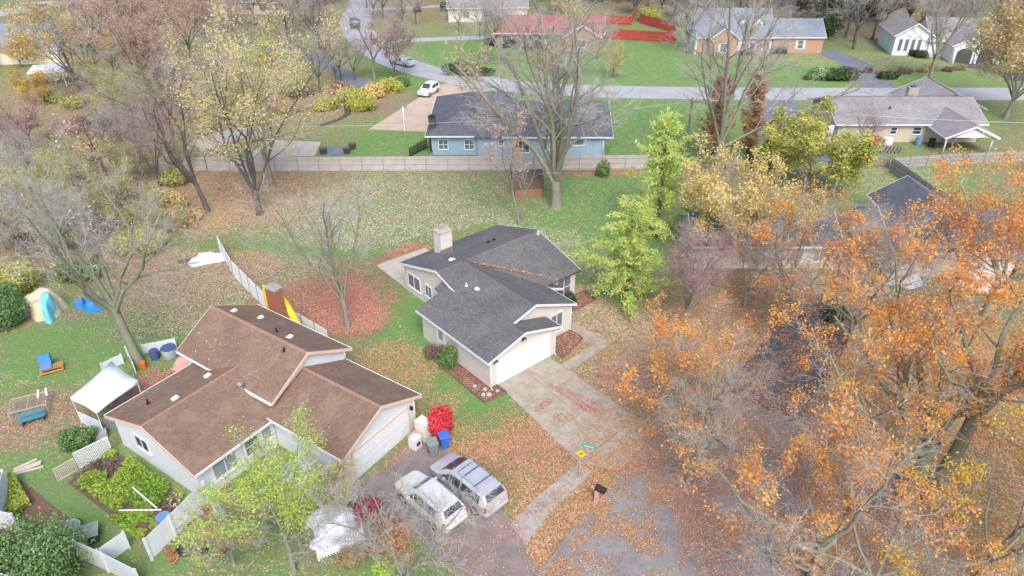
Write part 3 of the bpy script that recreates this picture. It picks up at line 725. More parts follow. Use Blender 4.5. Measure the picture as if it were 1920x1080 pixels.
def garage_door(par, c, nrm, w, h, rows=4, cols=8, mat='white', trim='white'):
    n = Vector((nrm[0], nrm[1], 0)).normalized(); a = Vector((-n.y, n.x, 0)); z = Vector((0, 0, 1)); c = Vector(c)
    def bar(m, s0, s1, z0, z1, d0, d1):
        m.extr([c + a * s0 + z * z0 + n * d0, c + a * s1 + z * z0 + n * d0, c + a * s1 + z * z1 + n * d0, c + a * s0 + z * z1 + n * d0], n * (d1 - d0))
    m = MB(); bar(m, -w / 2 - .14, -w / 2 - .002, 0, h + .14, 0, .07); bar(m, w / 2 + .002, w / 2 + .14, 0, h + .14, 0, .07); bar(m, -w / 2, w / 2, h + .003, h + .14, 0, .068)
    g = fixnorm(m.build('garage_door', M[trim], par))
    rh = h / rows
    for r in range(rows):
        p = MB(); bar(p, -w / 2 + .01, w / 2 - .01, r * rh + .012, (r + 1) * rh - .012, .005, .03)
        cw = w / cols
        for k in range(cols):
            bar(p, -w / 2 + k * cw + .08, -w / 2 + (k + 1) * cw - .08, r * rh + .09, (r + 1) * rh - .09, .028, .042)
        fixnorm(p.build('door_panel', M[mat], g))
    s = MB(); bar(s, -w / 2, w / 2, .0, .012, .0, .03); fixnorm(s.build('seal_strip', M['dark_grey'], g))
    return g

def roof_plane(par, pts, mat, th=0.13, name='roof'):
    m = MB(); m.extr(pts, (0, 0, -th))
    return fixnorm(m.build(name, M[mat], par))

def boards(par, segs, mat='white', h=0.2, t=0.035, name='fascia'):
    for p0, p1 in segs:
        m = MB(); m.board(p0, p1, h, t); fixnorm(m.build(name, M[mat], par))

def block(par, poly, axis, a0, a1, mat, name='wall'):
    """poly of (across, z) swept along axis from a0 to a1"""
    m = MB()
    if axis == 'y': m.extr([(p[0], a0, p[1]) for p in poly], (0, a1 - a0, 0))
    else: m.extr([(a0, p[0], p[1]) for p in poly], (a1 - a0, 0, 0))
    return fixnorm(m.build(name, M[mat], par))

def pipe(par, pts, r, mat, name, n=8):
    m = MB(); m.tube(pts, r, n); return fixnorm(m.build(name, M[mat], par, smooth=True))

def ridge(par, p0, p1, mat, w=0.28, drop=0.07):
    a, b = Vector(p0), Vector(p1); d = (b - a); d.z = 0; d.normalize(); s = Vector((-d.y, d.x, 0)) * w / 2
    m = MB()
    up = Vector((0, 0, 0.035)); dn = Vector((0, 0, -drop))
    n = max(2, int((b - a).length / 0.9))
    for i in range(n):
        p = a.lerp(b, i / n); q = a.lerp(b, (i + 1) / n - 0.012 / n)
        k = Vector((0, 0, random.uniform(0, 0.012)))
        m.add([p - s + dn, p + up + k, p + s + dn, q - s + dn, q + up, q + s + dn], [(0, 1, 4, 3), (1, 2, 5, 4), (0, 2, 1), (3, 4, 5), (0, 3, 5, 2)])
    return fixnorm(m.build('ridge_cap', M[mat], par))

def roof_leaves(par, quadpts, n, mat, size=0.06):
    """leaves lying on a roof plane given as 4 corners"""
    a, b, c, d = [np.array(p) for p in quadpts]
    s, t = rng.random(n), rng.random(n)
    P = (a * (1 - s)[:, None] + b * s[:, None]) * (1 - t)[:, None] + (d * (1 - s)[:, None] + c * s[:, None]) * t[:, None]
    nn = np.cross(b - a, d - a); nn = nn / np.linalg.norm(nn)
    if nn[2] < 0: nn = -nn
    e1 = unit(b - a); e2 = np.cross(nn, e1)
    th = rng.random(n) * 6.28; sz = size * (0.5 + rng.random(n))
    A = (np.cos(th)[:, None] * e1 + np.sin(th)[:, None] * e2) * sz[:, None]
    B = (-np.sin(th)[:, None] * e1 + np.cos(th)[:, None] * e2) * (sz * .6)[:, None]
    V, F = quads(P + nn * 0.02, A, B)
    return link('fallen_leaves', np_mesh('fallen_leaves', V, F, M[mat], rng.random(n)), par, 'stuff')

# ---------------------------------------------------------------- cream house with the charcoal roof
H1 = empty('house', (-1.547, 39.798, 0), R(40.76), 'cream sided bungalow with charcoal shingle roofs and white double garage door', 'house')
t, hE, OS, OR = 0.301, 2.56, 0.333, 0.276
zl = lambda u: hE + t * (u + OS)
w, rr_, r_, d1 = 6.253, 9.304, 5.369, 1.41
zr = zl(r_); vr, D, ul, ur = 9.975, 5.118, 2.93, 13.24
zw2 = hE + t * (D + OS)
g = 0.14
block(H1, [(0, 0), (w, 0), (w, zl(0) - g), (w / 2, zl(w / 2) - g), (0, zl(0) - g)], 'y', 0, 8.2, 'cream_siding')
zer = 2.62
block(H1, [(3.0, 0), (rr_, 0), (rr_, zer - 0.02), (r_, zr - g), (3.0, zl(3.0) - g)], 'y', d1, 8.1, 'cream_siding')
zq = hE + t * OS - g
block(H1, [(vr - D, 0), (vr + D, 0), (vr + D, zq), (vr, zw2 - g), (vr - D, zq)], 'x', ul, ur, 'cream_siding')
ra = roof_plane(H1, [(-OS, -OR, zl(-OS)), (w / 2, -OR, zl(w / 2)), (w / 2, d1 - OR, zl(w / 2)), (r_, d1 - OR, zr), (r_, 9.6, zr), (2.0, 9.2, zl(2.0)), (2.0, 8.51, zl(2.0)), (-OS, 8.51, zl(-OS))], 'roof_dark')
rb = roof_plane(H1, [(w / 2, -OR, zl(w / 2)), (w + OS, -OR, hE), (w + OS, d1 + .02, hE), (w / 2, d1 + .02, zl(w / 2))], 'roof_dark')
rc = roof_plane(H1, [(r_, d1 - OR, zr), (rr_ + OS, d1 - OR, zer - .1), (rr_ + OS, 6.2, zer - .1), (r_, 9.9, zr)], 'roof_dark')
sl = (zr - (zer - .1)) / (rr_ + OS - r_)
rp = roof_plane(H1, [(rr_ + OS - .02, 4.15, zer - .094), (11.2, 4.15, zer - .094 - sl * 1.58), (11.2, 5.0, zer - .094 - sl * 1.58), (rr_ + OS - .02, 6.2, zer - .094)], 'roof_dark')
rd = roof_plane(H1, [(ul - OR, vr, zw2), (ul - OR, 6.8, zw2 - t * (vr - 6.8)), (8.6, vr - D - OS, hE), (ur + OR, vr - D - OS, hE), (ur + OR, vr, zw2)], 'roof_dark')
re = roof_plane(H1, [(ul - OR, vr, zw2), (ur + OR, vr, zw2), (ur + OR, vr + D + OS, hE), (ul - OR, vr + D + OS, hE)], 'roof_dark')
ridge(ra, (w / 2, -OR, zl(w / 2)), (w / 2, d1 - OR, zl(w / 2)), 'ridge_dark'); ridge(rc, (r_, d1 - OR, zr), (r_, 9.9, zr), 'ridge_dark'); ridge(rd, (ul - OR, vr, zw2), (ur + OR, vr, zw2), 'ridge_dark')
F_ = .012
boards(H1, [((-OS - F_, -OR, hE + .01), (-OS - F_, 8.51, hE + .01)), ((-OS, -OR - F_, hE + .02), (w / 2, -OR - F_, zl(w / 2) + .02)), ((w / 2, -OR - F_, zl(w / 2) + .02), (w + OS, -OR - F_, hE + .02)),
            ((w + OS + F_, -OR, hE + .01), (w + OS + F_, d1 - .02, hE + .01)), ((w / 2, d1 - OR - F_, zl(w / 2) + .02), (r_, d1 - OR - F_, zr + .02)), ((r_, d1 - OR - F_, zr + .02), (rr_ + OS, d1 - OR - F_, zer - .08)),
            ((rr_ + OS + F_, d1 - OR, zer - .09), (rr_ + OS + F_, 4.6, zer - .09)), ((rr_ + OS, 4.15 - F_, zer - .08), (11.2, 4.15 - F_, zer - .1 - sl * 1.58 + .02)),
            ((ul - OR - F_, vr - 3.3, zw2 - t * 3.3 + .02), (ul - OR - F_, vr, zw2 + .02)), ((ul - OR - F_, vr, zw2 + .02), (ul - OR - F_, vr + D + OS, hE + .02)),
            ((ur + OR + F_, vr - D - OS, hE + .02), (ur + OR + F_, vr, zw2 + .02)), ((ur + OR + F_, vr, zw2 + .02), (ur + OR + F_, vr + D + OS, hE + .02))])
boards(H1, [((11.0, vr - D - OS - F_, hE + .01), (ur + OR, vr - D - OS - F_, hE + .01))], 'dark_grey', .12, .06, 'gutter')
garage_door(H1, (w / 2 + .05, 0, 0), (0, -1), 4.88, 2.13)
for u_, zt in ((.03, 2.4), (w - .02, 2.3)):
    pipe(H1, [(u_, -.05, zt), (u_, -.05, .12), (u_, -.25, .05)], .045, 'white', 'downspout')
pipe(H1, [(rr_ - .03, d1 - .05, 2.4), (rr_ - .03, d1 - .05, .12), (rr_ + .1, d1 - .3, .05)], .045, 'white', 'downspout')
window(H1, (7.75, d1, .65), (0, -1), 1.15, 1.6, 'v')
door(H1, (0, 5.75, .05), (-1, 0), .85, 2.05, 'white', (1.1, 1.9))
window(H1, (ul, 13.6, .75), (-1, 0), 1.7, 1.2, 'v'); window(H1, (ul, 11.5, .95), (-1, 0), .8, 1.0, 'v')
window(H1, (11.9, vr - D, .45), (0, -1), 1.5, 1.7, 'x'); window(H1, (10.2, vr - D, .8), (0, -1), .8, 1.2, 'h')
for k_, (u_, v_) in enumerate(((3.05, -.02), (.42, -.02))):
    lm = MB(); lm.obox((u_, -.1, 2.36 if k_ else 3.05), (.16, .16, .12)); lm.tube([(u_ - .12, -.12, 2.32 if k_ else 3.0), (u_ - .16, -.24, 2.24 if k_ else 2.92)], .06, 8); lm.tube([(u_ + .12, -.12, 2.32 if k_ else 3.0), (u_ + .16, -.24, 2.24 if k_ else 2.92)], .06, 8)
    fixnorm(lm.build('flood_light', M['black_metal'], H1))
ch = MB(); ch.box(5.75, 6.95, 13.5, 14.5, 2.6, 4.95); chm = fixnorm(ch.build('chimney', M['cream_siding'], H1))
c2 = MB(); c2.box(5.68, 7.02, 13.43, 14.57, 4.952, 5.03); fixnorm(c2.build('chimney_cap', M['rust'], chm))
c3 = MB(); c3.tube([(6.3, 14.0, 5.03), (6.3, 14.0, 5.42)], .17, 12); c3.tube([(6.3, 14.0, 5.42), (6.3, 14.0, 5.47)], .24, 12); fixnorm(c3.build('flue', M['galv'], chm))
c4 = MB(); c4.add([(5.7, 13.49, zw2 - t * (13.49 - vr) + .3), (6.95, 13.49, zw2 - t * (13.49 - vr) + .3), (6.3, 12.4, zw2 - t * 2.4 + .02), (5.5, 13.49, zw2 - t * 3.5), (7.15, 13.49, zw2 - t * 3.5)], [(0, 1, 2), (3, 0, 2), (1, 4, 2), (3, 4, 1, 0)]); fixnorm(c4.build('roof_cricket', M['roof_dark'], H1))
def vent(par, x, y, z, mat='white', h=.25, r=.06):
    m = MB(); m.tube([(x, y, z - .1), (x, y, z + h)], r, 8); m.tube([(x, y, z - .02), (x, y, z + .03)], r * 2.2, 8); return fixnorm(m.build('roof_vent', M[mat], par))
vent(ra, 3.6, 7.2, zl(3.6)); vent(ra, 1.9 + 2.0, 6.2, zl(3.9), 'white', .1, .11); vent(rd, 13.2, 9.5, zw2 - t * .5); vent(re, 10.0, 11.6, zw2 - t * 1.6, 'black_metal', .12, .1); vent(re, 9.4, 11.6, zw2 - t * 1.6, 'black_metal', .12, .1); vent(re, 5.0, 10.9, zw2 - t * .9, 'white', .08, .14)
roof_leaves(ra, [(-.2, -.1, zl(-.2)), (3.0, -.1, zl(3.0)), (3.0, 8.3, zl(3.0)), (-.2, 8.3, zl(-.2))], 170, 'litter_tan', .034); roof_leaves(ra, [(3, 1.3, zl(3)), (5.2, 1.3, zl(5.2)), (5.2, 8.3, zl(5.2)), (3, 8.3, zl(3))], 70, 'litter_tan', .034)
roof_leaves(rd, [(7, 5.5, zw2 - t * (vr - 5.5)), (13, 5.5, zw2 - t * (vr - 5.5)), (13, 9.8, zw2 - .05), (7, 9.8, zw2 - .05)], 70, 'litter_tan', .034)
# leaves caught in the valley between the two roofs
vp = np.array([(r_ + .6 + (11.0 - r_ - .6) * q, vr - .8 - (vr - .8 - 4.75) * q, zr - .25 - (zr - hE - .22) * q) for q in rng.random(420) ** 0.8])
vp += rng.normal(0, 1, vp.shape) * np.array([.10, .10, .015]); th = rng.random(len(vp)) * 6.28
V, F = quads(vp + np.array([0, 0, .05]), np.stack([np.cos(th), np.sin(th), 0 * th], 1) * .08, np.stack([-np.sin(th), np.cos(th), 0 * th + .3], 1) * .05)
link('fallen_leaves', np_mesh('fallen_leaves', V, F, M['litter_red'], rng.random(len(vp))), rd, 'stuff')
def h1p(u, v): a = R(40.76); return (-1.547 + u * math.cos(a) - v * math.sin(a), 39.798 + u * math.sin(a) + v * math.cos(a))
slab_run('patio', M['patio'], grid_quads(h1p(3.1, 20.2), h1p(8.4, 20.0), h1p(8.4, 15.2), h1p(2.95, 15.2), 2, 3))
# planting beds round the house with timber edging
def bed(name, pts, mat, edge='brick', z=.03, lab=None):
    sheet('flower_bed', pts, z, M[mat])
    m = MB()
    for i in range(len(pts)):
        a, b = pts[i], pts[(i + 1) % len(pts)]
        if edge: m.board((a[0], a[1], .12), (b[0], b[1], .12), .16, .09)
    if edge:
        o = fixnorm(m.build('bed_edging', M[edge])); tag(o, lab, 'edging')
bed('flower_bed', [h1p(-.02, 4.9), h1p(-1.15, 4.6), h1p(-1.25, -.9), h1p(.6, -1.1), h1p(.6, -.05), h1p(-.05, -.05)], 'mulch', 'edging', .03, 'brick edging of the bed along the cream garage wall')
bed('flower_bed', [h1p(6.35, 1.35), h1p(6.35, -.75), h1p(6.9, -.75), h1p(9.3, .0), h1p(9.3, 1.35)], 'mulch', 'edging', .03, 'brick edging of the leafy bed beside the garage door')
bed('flower_bed', [h1p(11.3, 4.8), h1p(11.2, 3.2), h1p(14.1, 3.1), h1p(14.5, 4.75)], 'mulch', 'edging', .03, 'brick edging round the bed under the right hand bedroom window')
BL, BV, BF, BN = [], [], [], 0
for (u0_, u1_, v0_, v1_, n_) in ((-1.1, -.1, -.8, 4.5, 380), (6.4, 9.2, -.5, 1.3, 420), (11.4, 14.0, 3.3, 4.7, 260)):
    BL += [h1p(u0_ + (u1_ - u0_) * random.random(), v0_ + (v1_ - v0_) * random.random()) for _ in range(n_)]
BL = np.array(BL); th = rng.random(len(BL)) * 6.28
V, F = quads(np.column_stack([BL, .05 + .03 * rng.random(len(BL))]), np.stack([np.cos(th), np.sin(th), .2 * np.sin(5 * th)], 1) * .06, np.stack([-np.sin(th), np.cos(th), .2 * np.cos(7 * th)], 1) * .04)
tag(link('fallen_leaves', np_mesh('fallen_leaves', V, F, M['litter_red'], rng.random(len(BL)))), 'red brown leaves lying in the beds round the cream house', 'leaves', kind='stuff')

# ---------------------------------------------------------------- white house with the brown roof
H2 = empty('house', (-9.82, 30.56, 0), R(56), 'white sided bungalow with worn brown shingle roofs and brick chimney', 'house')
def gable_y(par, u0, u1, v0, v1, ze, zr2, wall_in, roofm, wallm, ov0=.3, ov1=.3, fas='white', rid='ridge_brown', rr=None, sidefas=True, g0=True, g1=True):
    """roof eaves u0,u1; roof runs v0..v1 with the ridge along v; walls set in"""
    c = (u0 + u1) / 2 if rr is None else rr
    k = (zr2 - ze) / (c - u0); k2 = (zr2 - ze) / (u1 - c)
    a, b = u0 + wall_in, u1 - wall_in
    block(par, [(a, 0), (b, 0), (b, ze + k2 * wall_in - .14), (c, zr2 - .14), (a, ze + k * wall_in - .14)], 'y', v0 + ov0, v1 - ov1, wallm)
    p1 = roof_plane(par, [(u0, v0, ze), (c, v0, zr2), (c, v1, zr2), (u0, v1, ze)], roofm)
    p2 = roof_plane(par, [(c, v0, zr2), (u1, v0, ze), (u1, v1, ze), (c, v1, zr2)], roofm)
    if rid: ridge(p1, (c, v0, zr2), (c, v1, zr2), rid)
    e = .012
    for v, s, on in ((v0, -1, g0), (v1, 1, g1)):
        if on: boards(par, [((u0, v + s * e, ze + .02), (c, v + s * e, zr2 + .02)), ((c, v + s * e, zr2 + .02), (u1, v + s * e, ze + .02))], fas, .24)
    if sidefas: boards(par, [((u0 - e, v0, ze + .01), (u0 - e, v1, ze + .01)), ((u1 + e, v0, ze + .01), (u1 + e, v1, ze + .01))], 'white', .16, .06, 'gutter')
    return p1, p2
def gable_x(par, v0, v1, u0, u1, ze, zr2, wall_in, roofm, wallm, ov0=.3, ov1=.3, fas='white', rid='ridge_brown', g0=True, g1=True, sidefas=True, rr=None, ze2=None):
    c = (v0 + v1) / 2 if rr is None else rr
    ze2 = ze if ze2 is None else ze2
    k = (zr2 - ze) / (c - v0); k2 = (zr2 - ze2) / (v1 - c); a, b = v0 + wall_in, v1 - wall_in
    block(par, [(a, 0), (b, 0), (b, ze2 + k2 * wall_in - .14), (c, zr2 - .14), (a, ze + k * wall_in - .14)], 'x', u0 + ov0, u1 - ov1, wallm)
    p1 = roof_plane(par, [(u0, v0, ze), (u1, v0, ze), (u1, c, zr2), (u0, c, zr2)], roofm)
    p2 = roof_plane(par, [(u0, c, zr2), (u1, c, zr2), (u1, v1, ze2), (u0, v1, ze2)], roofm)
    if rid: ridge(p1, (u0, c, zr2), (u1, c, zr2), rid)
    e = .012
    for u, s, on in ((u0, -1, g0), (u1, 1, g1)):
        if on: boards(par, [((u + s * e, v0, ze + .02), (u + s * e, c, zr2 + .02)), ((u + s * e, c, zr2 + .02), (u + s * e, v1, ze2 + .02))], fas, .24)
    if sidefas: boards(par, [((u0, v0 - e, ze + .01), (u1, v0 - e, ze + .01)), ((u0, v1 + e, ze2 + .01), (u1, v1 + e, ze2 + .01))], 'white', .16, .06, 'gutter')
    return p1, p2
a1, a2 = gable_y(H2, .25, 7.2, 6.3, 16.0, 3.4, 5.3, .45, 'roof_brown', 'white_siding', fas='peach_trim', rr=3.6)
b1, b2 = gable_y(H2, -.25, 6.8, -.18, 6.65, 2.6, 4.2, .42, 'roof_brown', 'white_siding', fas='peach_trim', g1=False)
e1, e2 = gable_x(H2, 6.0, 15.1, -5.72, 3.4, 2.5, 3.95, .42, 'roof_brown', 'white_siding', fas='peach_trim', g1=False)
garage_door(H2, (3.25, .12, 0), (0, -1), 4.88, 2.15, 4, 8, 'white', 'peach_trim')
window(H2, (-5.42, 11.9, 1.15), (-1, 0), 1.3, .9, 'v', gmat='glass'); window(H2, (-3.6, 6.42, .8), (0, -1), 1.6, 1.2, 'v', fr=.12, gmat='glass_pale'); window(H2, (-1.6, 6.42, .8), (0, -1), 1.0, 1.2, 'h')
door(H2, (-.5, 6.42, .1), (0, -1), .9, 2.05, 'white', (1.0, 1.8))
cm = MB(); cm.box(7.42, 8.12, 14.0, 15.1, 0, 5.1); c_ = fixnorm(cm.build('chimney', M['brick'], H2))
cm = MB(); cm.box(7.36, 8.18, 13.94, 15.16, 5.102, 5.2); fixnorm(cm.build('chimney_cap', M['concrete_grey'], c_))
for (u_, v_, zz, rf) in ((3.1, 8.0, 5.0, a1), (4.35, 10.2, 4.9, a2)): vent(rf, u_, v_, zz, 'black_metal', .3, .06)
vent(e2, -3.9, 12.9, 3.95 - .73, 'black_metal', .35, .06)
for (u_, v_, zz, rf) in ((4.3, 14.6, 4.93, a2), (4.4, 9.0, 4.88, a2), (-3.0, 11.2, 3.78, e2), (-.4, 11.6, 3.63, e2), (5.2, 13.0, 4.46, a2)):
    m = MB(); m.obox((u_, v_, zz + .05), (.42, .3, .14), .1); fixnorm(m.build('roof_vent', M['offwhite'], rf))
# whirling vent and dish by the inner corner
m = MB(); m.tube([(.1, 9.0, 3.0), (.1, 9.0, 3.7)], .12, 10); m.tube([(.1, 9.0, 3.7), (.1, 9.0, 3.8), (.1, 9.0, 3.92), (.1, 9.0, 4.0)], [.14, .22, .2, .05], 12); fixnorm(m.build('turbine_vent', M['chrome'], H2))
boards(H2, [((.2, 6.4, 3.42), (.2, 8.6, 3.42))], 'offwhite', .2, .06, 'gutter')
roof_leaves(e2, [(-5.5, 14.8, 2.6), (2.5, 14.8, 2.6), (2.5, 14.0, 2.85), (-5.5, 14.0, 2.85)], 90, 'litter_tan', .05); roof_leaves(a1, [(.5, 7, 3.54), (.5, 15.6, 3.54), (3.4, 15.6, 5.19), (3.4, 7, 5.19)], 40, 'litter_pale', .05)
pipe(H2, [(6.3, .06, 2.5), (6.3, .06, .1)], .045, 'offwhite', 'downspout'); pipe(H2, [(6.72, 6.52, 2.75), (6.72, 6.52, 3.3)], .045, 'offwhite', 'downspout')
m = MB(); m.obox((6.0, .03, 1.95), (.14, .18, .26)); fixnorm(m.build('wall_lamp', M['black_metal'], H2))

# ---------------------------------------------------------------- blue house behind the long fence
H3 = empty('house', (0, 84.0, 0), 0, 'pale blue ranch house with near black roof behind the long wooden fence', 'house')
gable_x(H3, -.9, 12.0, -4.5, 12.1, 2.6, 5.0, .5, 'roof_black', 'blue_siding', ov1=.9, rid='ridge_dark', g0=False, rr=5.4, sidefas=False)
boards(H3, [((-1.2, -.912, 2.61), (12.1, -.912, 2.61))], 'white', .16, .06, 'gutter')
# left wing with hipped front
m = block(H3, [(-9.75, 0), (-2.7, 0), (-2.7, 2.5), (-9.75, 2.5)], 'y', .05, 14.5, 'blue_siding')
x0, x1, y0, y1, hx = -10.45, -1.9, -.55, 15.0, 3.9
zr3 = 4.55; xc = (x0 + x1) / 2
rh = roof_plane(H3, [(x0, y0, 2.6), (x1, y0, 2.6), (xc, y0 + hx, zr3)], 'roof_black'); roof_plane(H3, [(x0, y1, 2.6), (x0, y0, 2.6), (xc, y0 + hx, zr3), (xc, y1 - 4.6, zr3)], 'roof_black')
roof_plane(H3, [(x1, y0, 2.6), (x1, y1, 2.6), (xc, y1 - 4.6, zr3), (xc, y0 + hx, zr3)], 'roof_black'); roof_plane(H3, [(x0, y1, 2.6), (xc, y1 - 4.6, zr3), (x1, y1, 2.6)], 'roof_black')
ridge(rh, (x0, y0, 2.62), (xc, y0 + hx, zr3), 'ridge_dark', .22); ridge(rh, (x1, y0, 2.62), (xc, y0 + hx, zr3), 'ridge_dark', .22); ridge(rh, (xc, y0 + hx, zr3), (xc, y1 - 4.6, zr3), 'ridge_dark')
boards(H3, [((x0, y0 - .02, 2.61), (x1, y0 - .02, 2.61)), ((x0 - .02, y0, 2.61), (x0 - .02, y1, 2.61)), ((x1 + .02, y0, 2.61), (x1 + .02, -.95, 2.61))], 'white', .18, .06, 'gutter')
# roof over the road-side room
gable_x(H3, 8.2, 15.0, -6.0, .3, 2.6, 4.3, .4, 'roof_black', 'blue_siding', rid=None, g0=False, sidefas=False)
window(H3, (-8.35, .05, .75), (0, -1), 1.05, 1.15, 'x'); window(H3, (-5.2, .05, .75), (0, -1), 1.05, 1.15, 'x')
window(H3, (1.25, -.4, .55), (0, -1), 1.65, 1.5, 'v', gmat='glass'); window(H3, (8.0, -.4, 1.45), (0, -1), 1.3, .6, None); window(H3, (4.9, -.4, 1.5), (0, -1), .5, .6, None); window(H3, (-1.3, -.4, 1.4), (0, -1), .5, .7, None)
m = MB(); m.box(-10.1, -9.3, 1.0, 1.9, 0, 4.3); c_ = fixnorm(m.build('chimney', M['dark_grey'], H3)); m = MB(); m.box(-10.15, -9.25, .95, 1.95, 4.302, 4.4); m.tube([(-9.7, 1.45, 4.4), (-9.7, 1.45, 4.6)], .15, 8); fixnorm(m.build('chimney_cap', M['black_metal'], c_))
pipe(H3, [(11.0, -.5, 2.5), (11.0, -.5, .1)], .05, 'white', 'downspout'); pipe(H3, [(-9.7, -.02, 2.5), (-9.7, -.02, .1)], .05, 'white', 'downspout')
vent(rh, -4.4, 1.6 + 2, 3.9, 'white', .2, .1); vent(rh, -3.0, 4.2, 3.2, 'black_metal', .2, .1); vent(rh, 7.6, 3.4, 4.3, 'black_metal', .2, .1)

# ---------------------------------------------------------------- tan ranch at the right
H4 = empty('house', (40.2, 88.6, 0), 0, 'long tan ranch house with grey shingle roof and white gabled porch', 'house')
gable_x(H4, -.8, 9.6, .4, 19.5, 2.5, 4.5, .55, 'roof_grey', 'tan_siding', ov0=.6, ov1=.6, rid='ridge_dark')
gable_y(H4, 12.6, 22.5, 5.0, 12.5, 2.5, 4.75, .5, 'roof_grey', 'tan_siding', rid='ridge_dark', g0=False)
gable_y(H4, 12.0, 18.6, -5.0, 4.0, 2.3, 3.75, 2.6, 'roof_grey', 'tan_siding', rid='ridge_brown', ov0=4.4)
m = MB(); m.extr([(13.2, -4.7, 2.25), (17.4, -4.7, 2.25), (15.3, -4.7, 3.3)], (0, .1, 0)); fixnorm(m.build('gable_board', M['white'], H4))
for x in (12.5, 18.1): pipe(H4, [(x, -4.5, 0), (x, -4.5, 2.2)], .09, 'white', 'porch_post')
for x, s in ((8.05, .7), (12.2 - 1.2, 1.0)): window(H4, (x, -.25, 1.1), (0, -1), s, .85, 'h', gmat='glass')
window(H4, (19.0, -.25, 1.0), (0, -1), .9, .7, 'v')
m = MB(); m.box(11.6, 12.9, 5.3, 6.1, 3.2, 5.3); c_ = fixnorm(m.build('chimney', M['concrete_grey'], H4)); m = MB(); m.box(11.95, 12.6, 5.5, 5.95, 5.302, 5.5); fixnorm(m.build('chimney_cap', M['dark_grey'], c_))
m = MB(); m.box(-.3, .3, -.6, -.4, 0, 2.3); fixnorm(m.build('porch_post', M['white'], H4)); vent(H4, 8.0, 2.0, 3.7, 'dark_grey', .25, .08)

# ---------------------------------------------------------------- cape with dormers, red-brick below
H5 = empty('house', (32.2, 131.5, 0), 0, 'brick cape house with blue grey roof and two white dormers', 'house')
gable_x(H5, -.3, 9.0, .2, 14.0, 3.0, 7.1, .35, 'roof_bluegrey', 'brick_pale', rid=None)
gable_x(H5, .8, 8.2, 13.9, 23.5, 2.8, 5.3, .35, 'roof_bluegrey', 'brick_pale', rid=None, g0=False)
gable_y(H5, 2.2, 7.6, -1.6, 4.5, 3.0, 5.1, .4, 'roof_bluegrey', 'brick_pale', rid=None)
m = MB(); m.box(.25, .5, .1, 8.6, 0, 3.0); m.extr([(.48, .1, 3.0), (.48, 8.6, 3.0), (.48, 4.35, 6.8)], (-.2, 0, 0)); fixnorm(m.build('gable_board', M['white_siding'], H5))
for x in (8.6, 11.3):
    m = MB(); m.box(x - .7, x + .7, 1.4, 4.0, 3.8, 5.3); m.extr([(x - .72, 1.38, 5.3), (x + .72, 1.38, 5.3), (x, 1.38, 6.0)], (0, 2.6, 0)); d_ = fixnorm(m.build('dormer', M['white_siding'], H5))
    window(d_, (x, 1.4, 4.2), (0, -1), .7, .9, 'h', fr=.06)
    m = MB(); m.extr([(x - .9, 1.2, 5.25), (x, 1.2, 6.15), (x + .9, 1.2, 5.25), (x, 1.2, 6.05)], (0, 3.2, 0)); fixnorm(m.build('dormer_roof', M['roof_bluegrey'], d_))
for x, y, s in ((4.9, -1.3, 1.1), (10.3, .05, .9), (12.8, .05, .9), (19.2, 1.15, .9)): window(H5, (x, y, .8), (0, -1), s, 1.4, 'h', shut='white')
door(H5, (8.3, .05, .1), (0, -1), 1.0, 2.1, 'white')

# ---------------------------------------------------------------- red roof, beige roof, white arched house, grey roof, dark roof
H6 = empty('house', (-3.5, 136.5, 0), R(-2), 'long low house with faded red roof behind the bare street trees', 'house')
gable_x(H6, 0, 9.4, 0, 20.5, 2.6, 4.9, .6, 'roof_red', 'brick_pale', rid=None)
gable_y(H6, 12.6, 19.6, -2.5, 5, 2.6, 4.6, .5, 'roof_red', 'brick_pale', rid=None)
for x in (2.5, 6.6, 10.4): window(H6, (x, .6, .8), (0, -1), 1.6, 1.2, 'v')
door(H6, (8.6, .6, .1), (0, -1), .9, 2.0, 'dark_grey'); window(H6, (16.0, -2.2, .8), (0, -1), 1.8, 1.2, 'v')
H7 = empty('house', (-13.5, 157.5, 0), R(3), 'beige house with pale pinkish roof beyond the red roofed one', 'house')
gable_x(H7, 0, 10, 0, 17, 2.8, 5.4, .5, 'roof_grey', 'offwhite', rid=None)
for x in (4, 8, 12): window(H7, (x, .5, .8), (0, -1), 1.2, 1.2, 'v')
H8 = empty('house', (66.5, 129.5, 0), R(-8), 'white stucco house with arched garage openings and tall narrow windows', 'house')
gable_y(H8, .2, 7.2, 1.5, 11, 3.4, 5.6, .4, 'roof_grey', 'white', rid=None)
gable_x(H8, 1.0, 11, 6, 17.5, 2.9, 5.9, .5, 'roof_grey', 'white', rid=None, g0=False)
gable_y(H8, 8.6, 17.2, -2.5, 5.5, 2.9, 5.0, .4, 'roof_grey', 'white', rid=None)
for k_ in range(4): window(H8, (1.6 + k_ * 1.05, 1.8, .8), (0, -1), .55, 2.0, None, fr=.06)
for x in (10.9, 14.4):
    m = MB(); pts = [(x - 1.25, -2.2, .02), (x + 1.25, -2.2, .02)] + [(x + 1.25 * math.cos(q), -2.2, 1.6 + .9 * math.sin(q)) for q in np.linspace(0, math.pi, 9)]
    m.extr(pts, (0, -.04, 0)); fixnorm(m.build('arched_opening', M['dark_grey'], H8))
for x in (9.2, 12.65, 16.3): pipe(H8, [(x, -2.45, 0), (x, -2.45, 2.3)], .12, 'white', 'porch_post')
H10 = empty('house', (-95, 125.5, 0), R(6), 'grey roofed house glimpsed behind trees at the wood edge', 'house')
gable_x(H10, -2, 12, -12, 18, 2.6, 5.4, .5, 'roof_bluegrey', 'offwhite', rid=None)
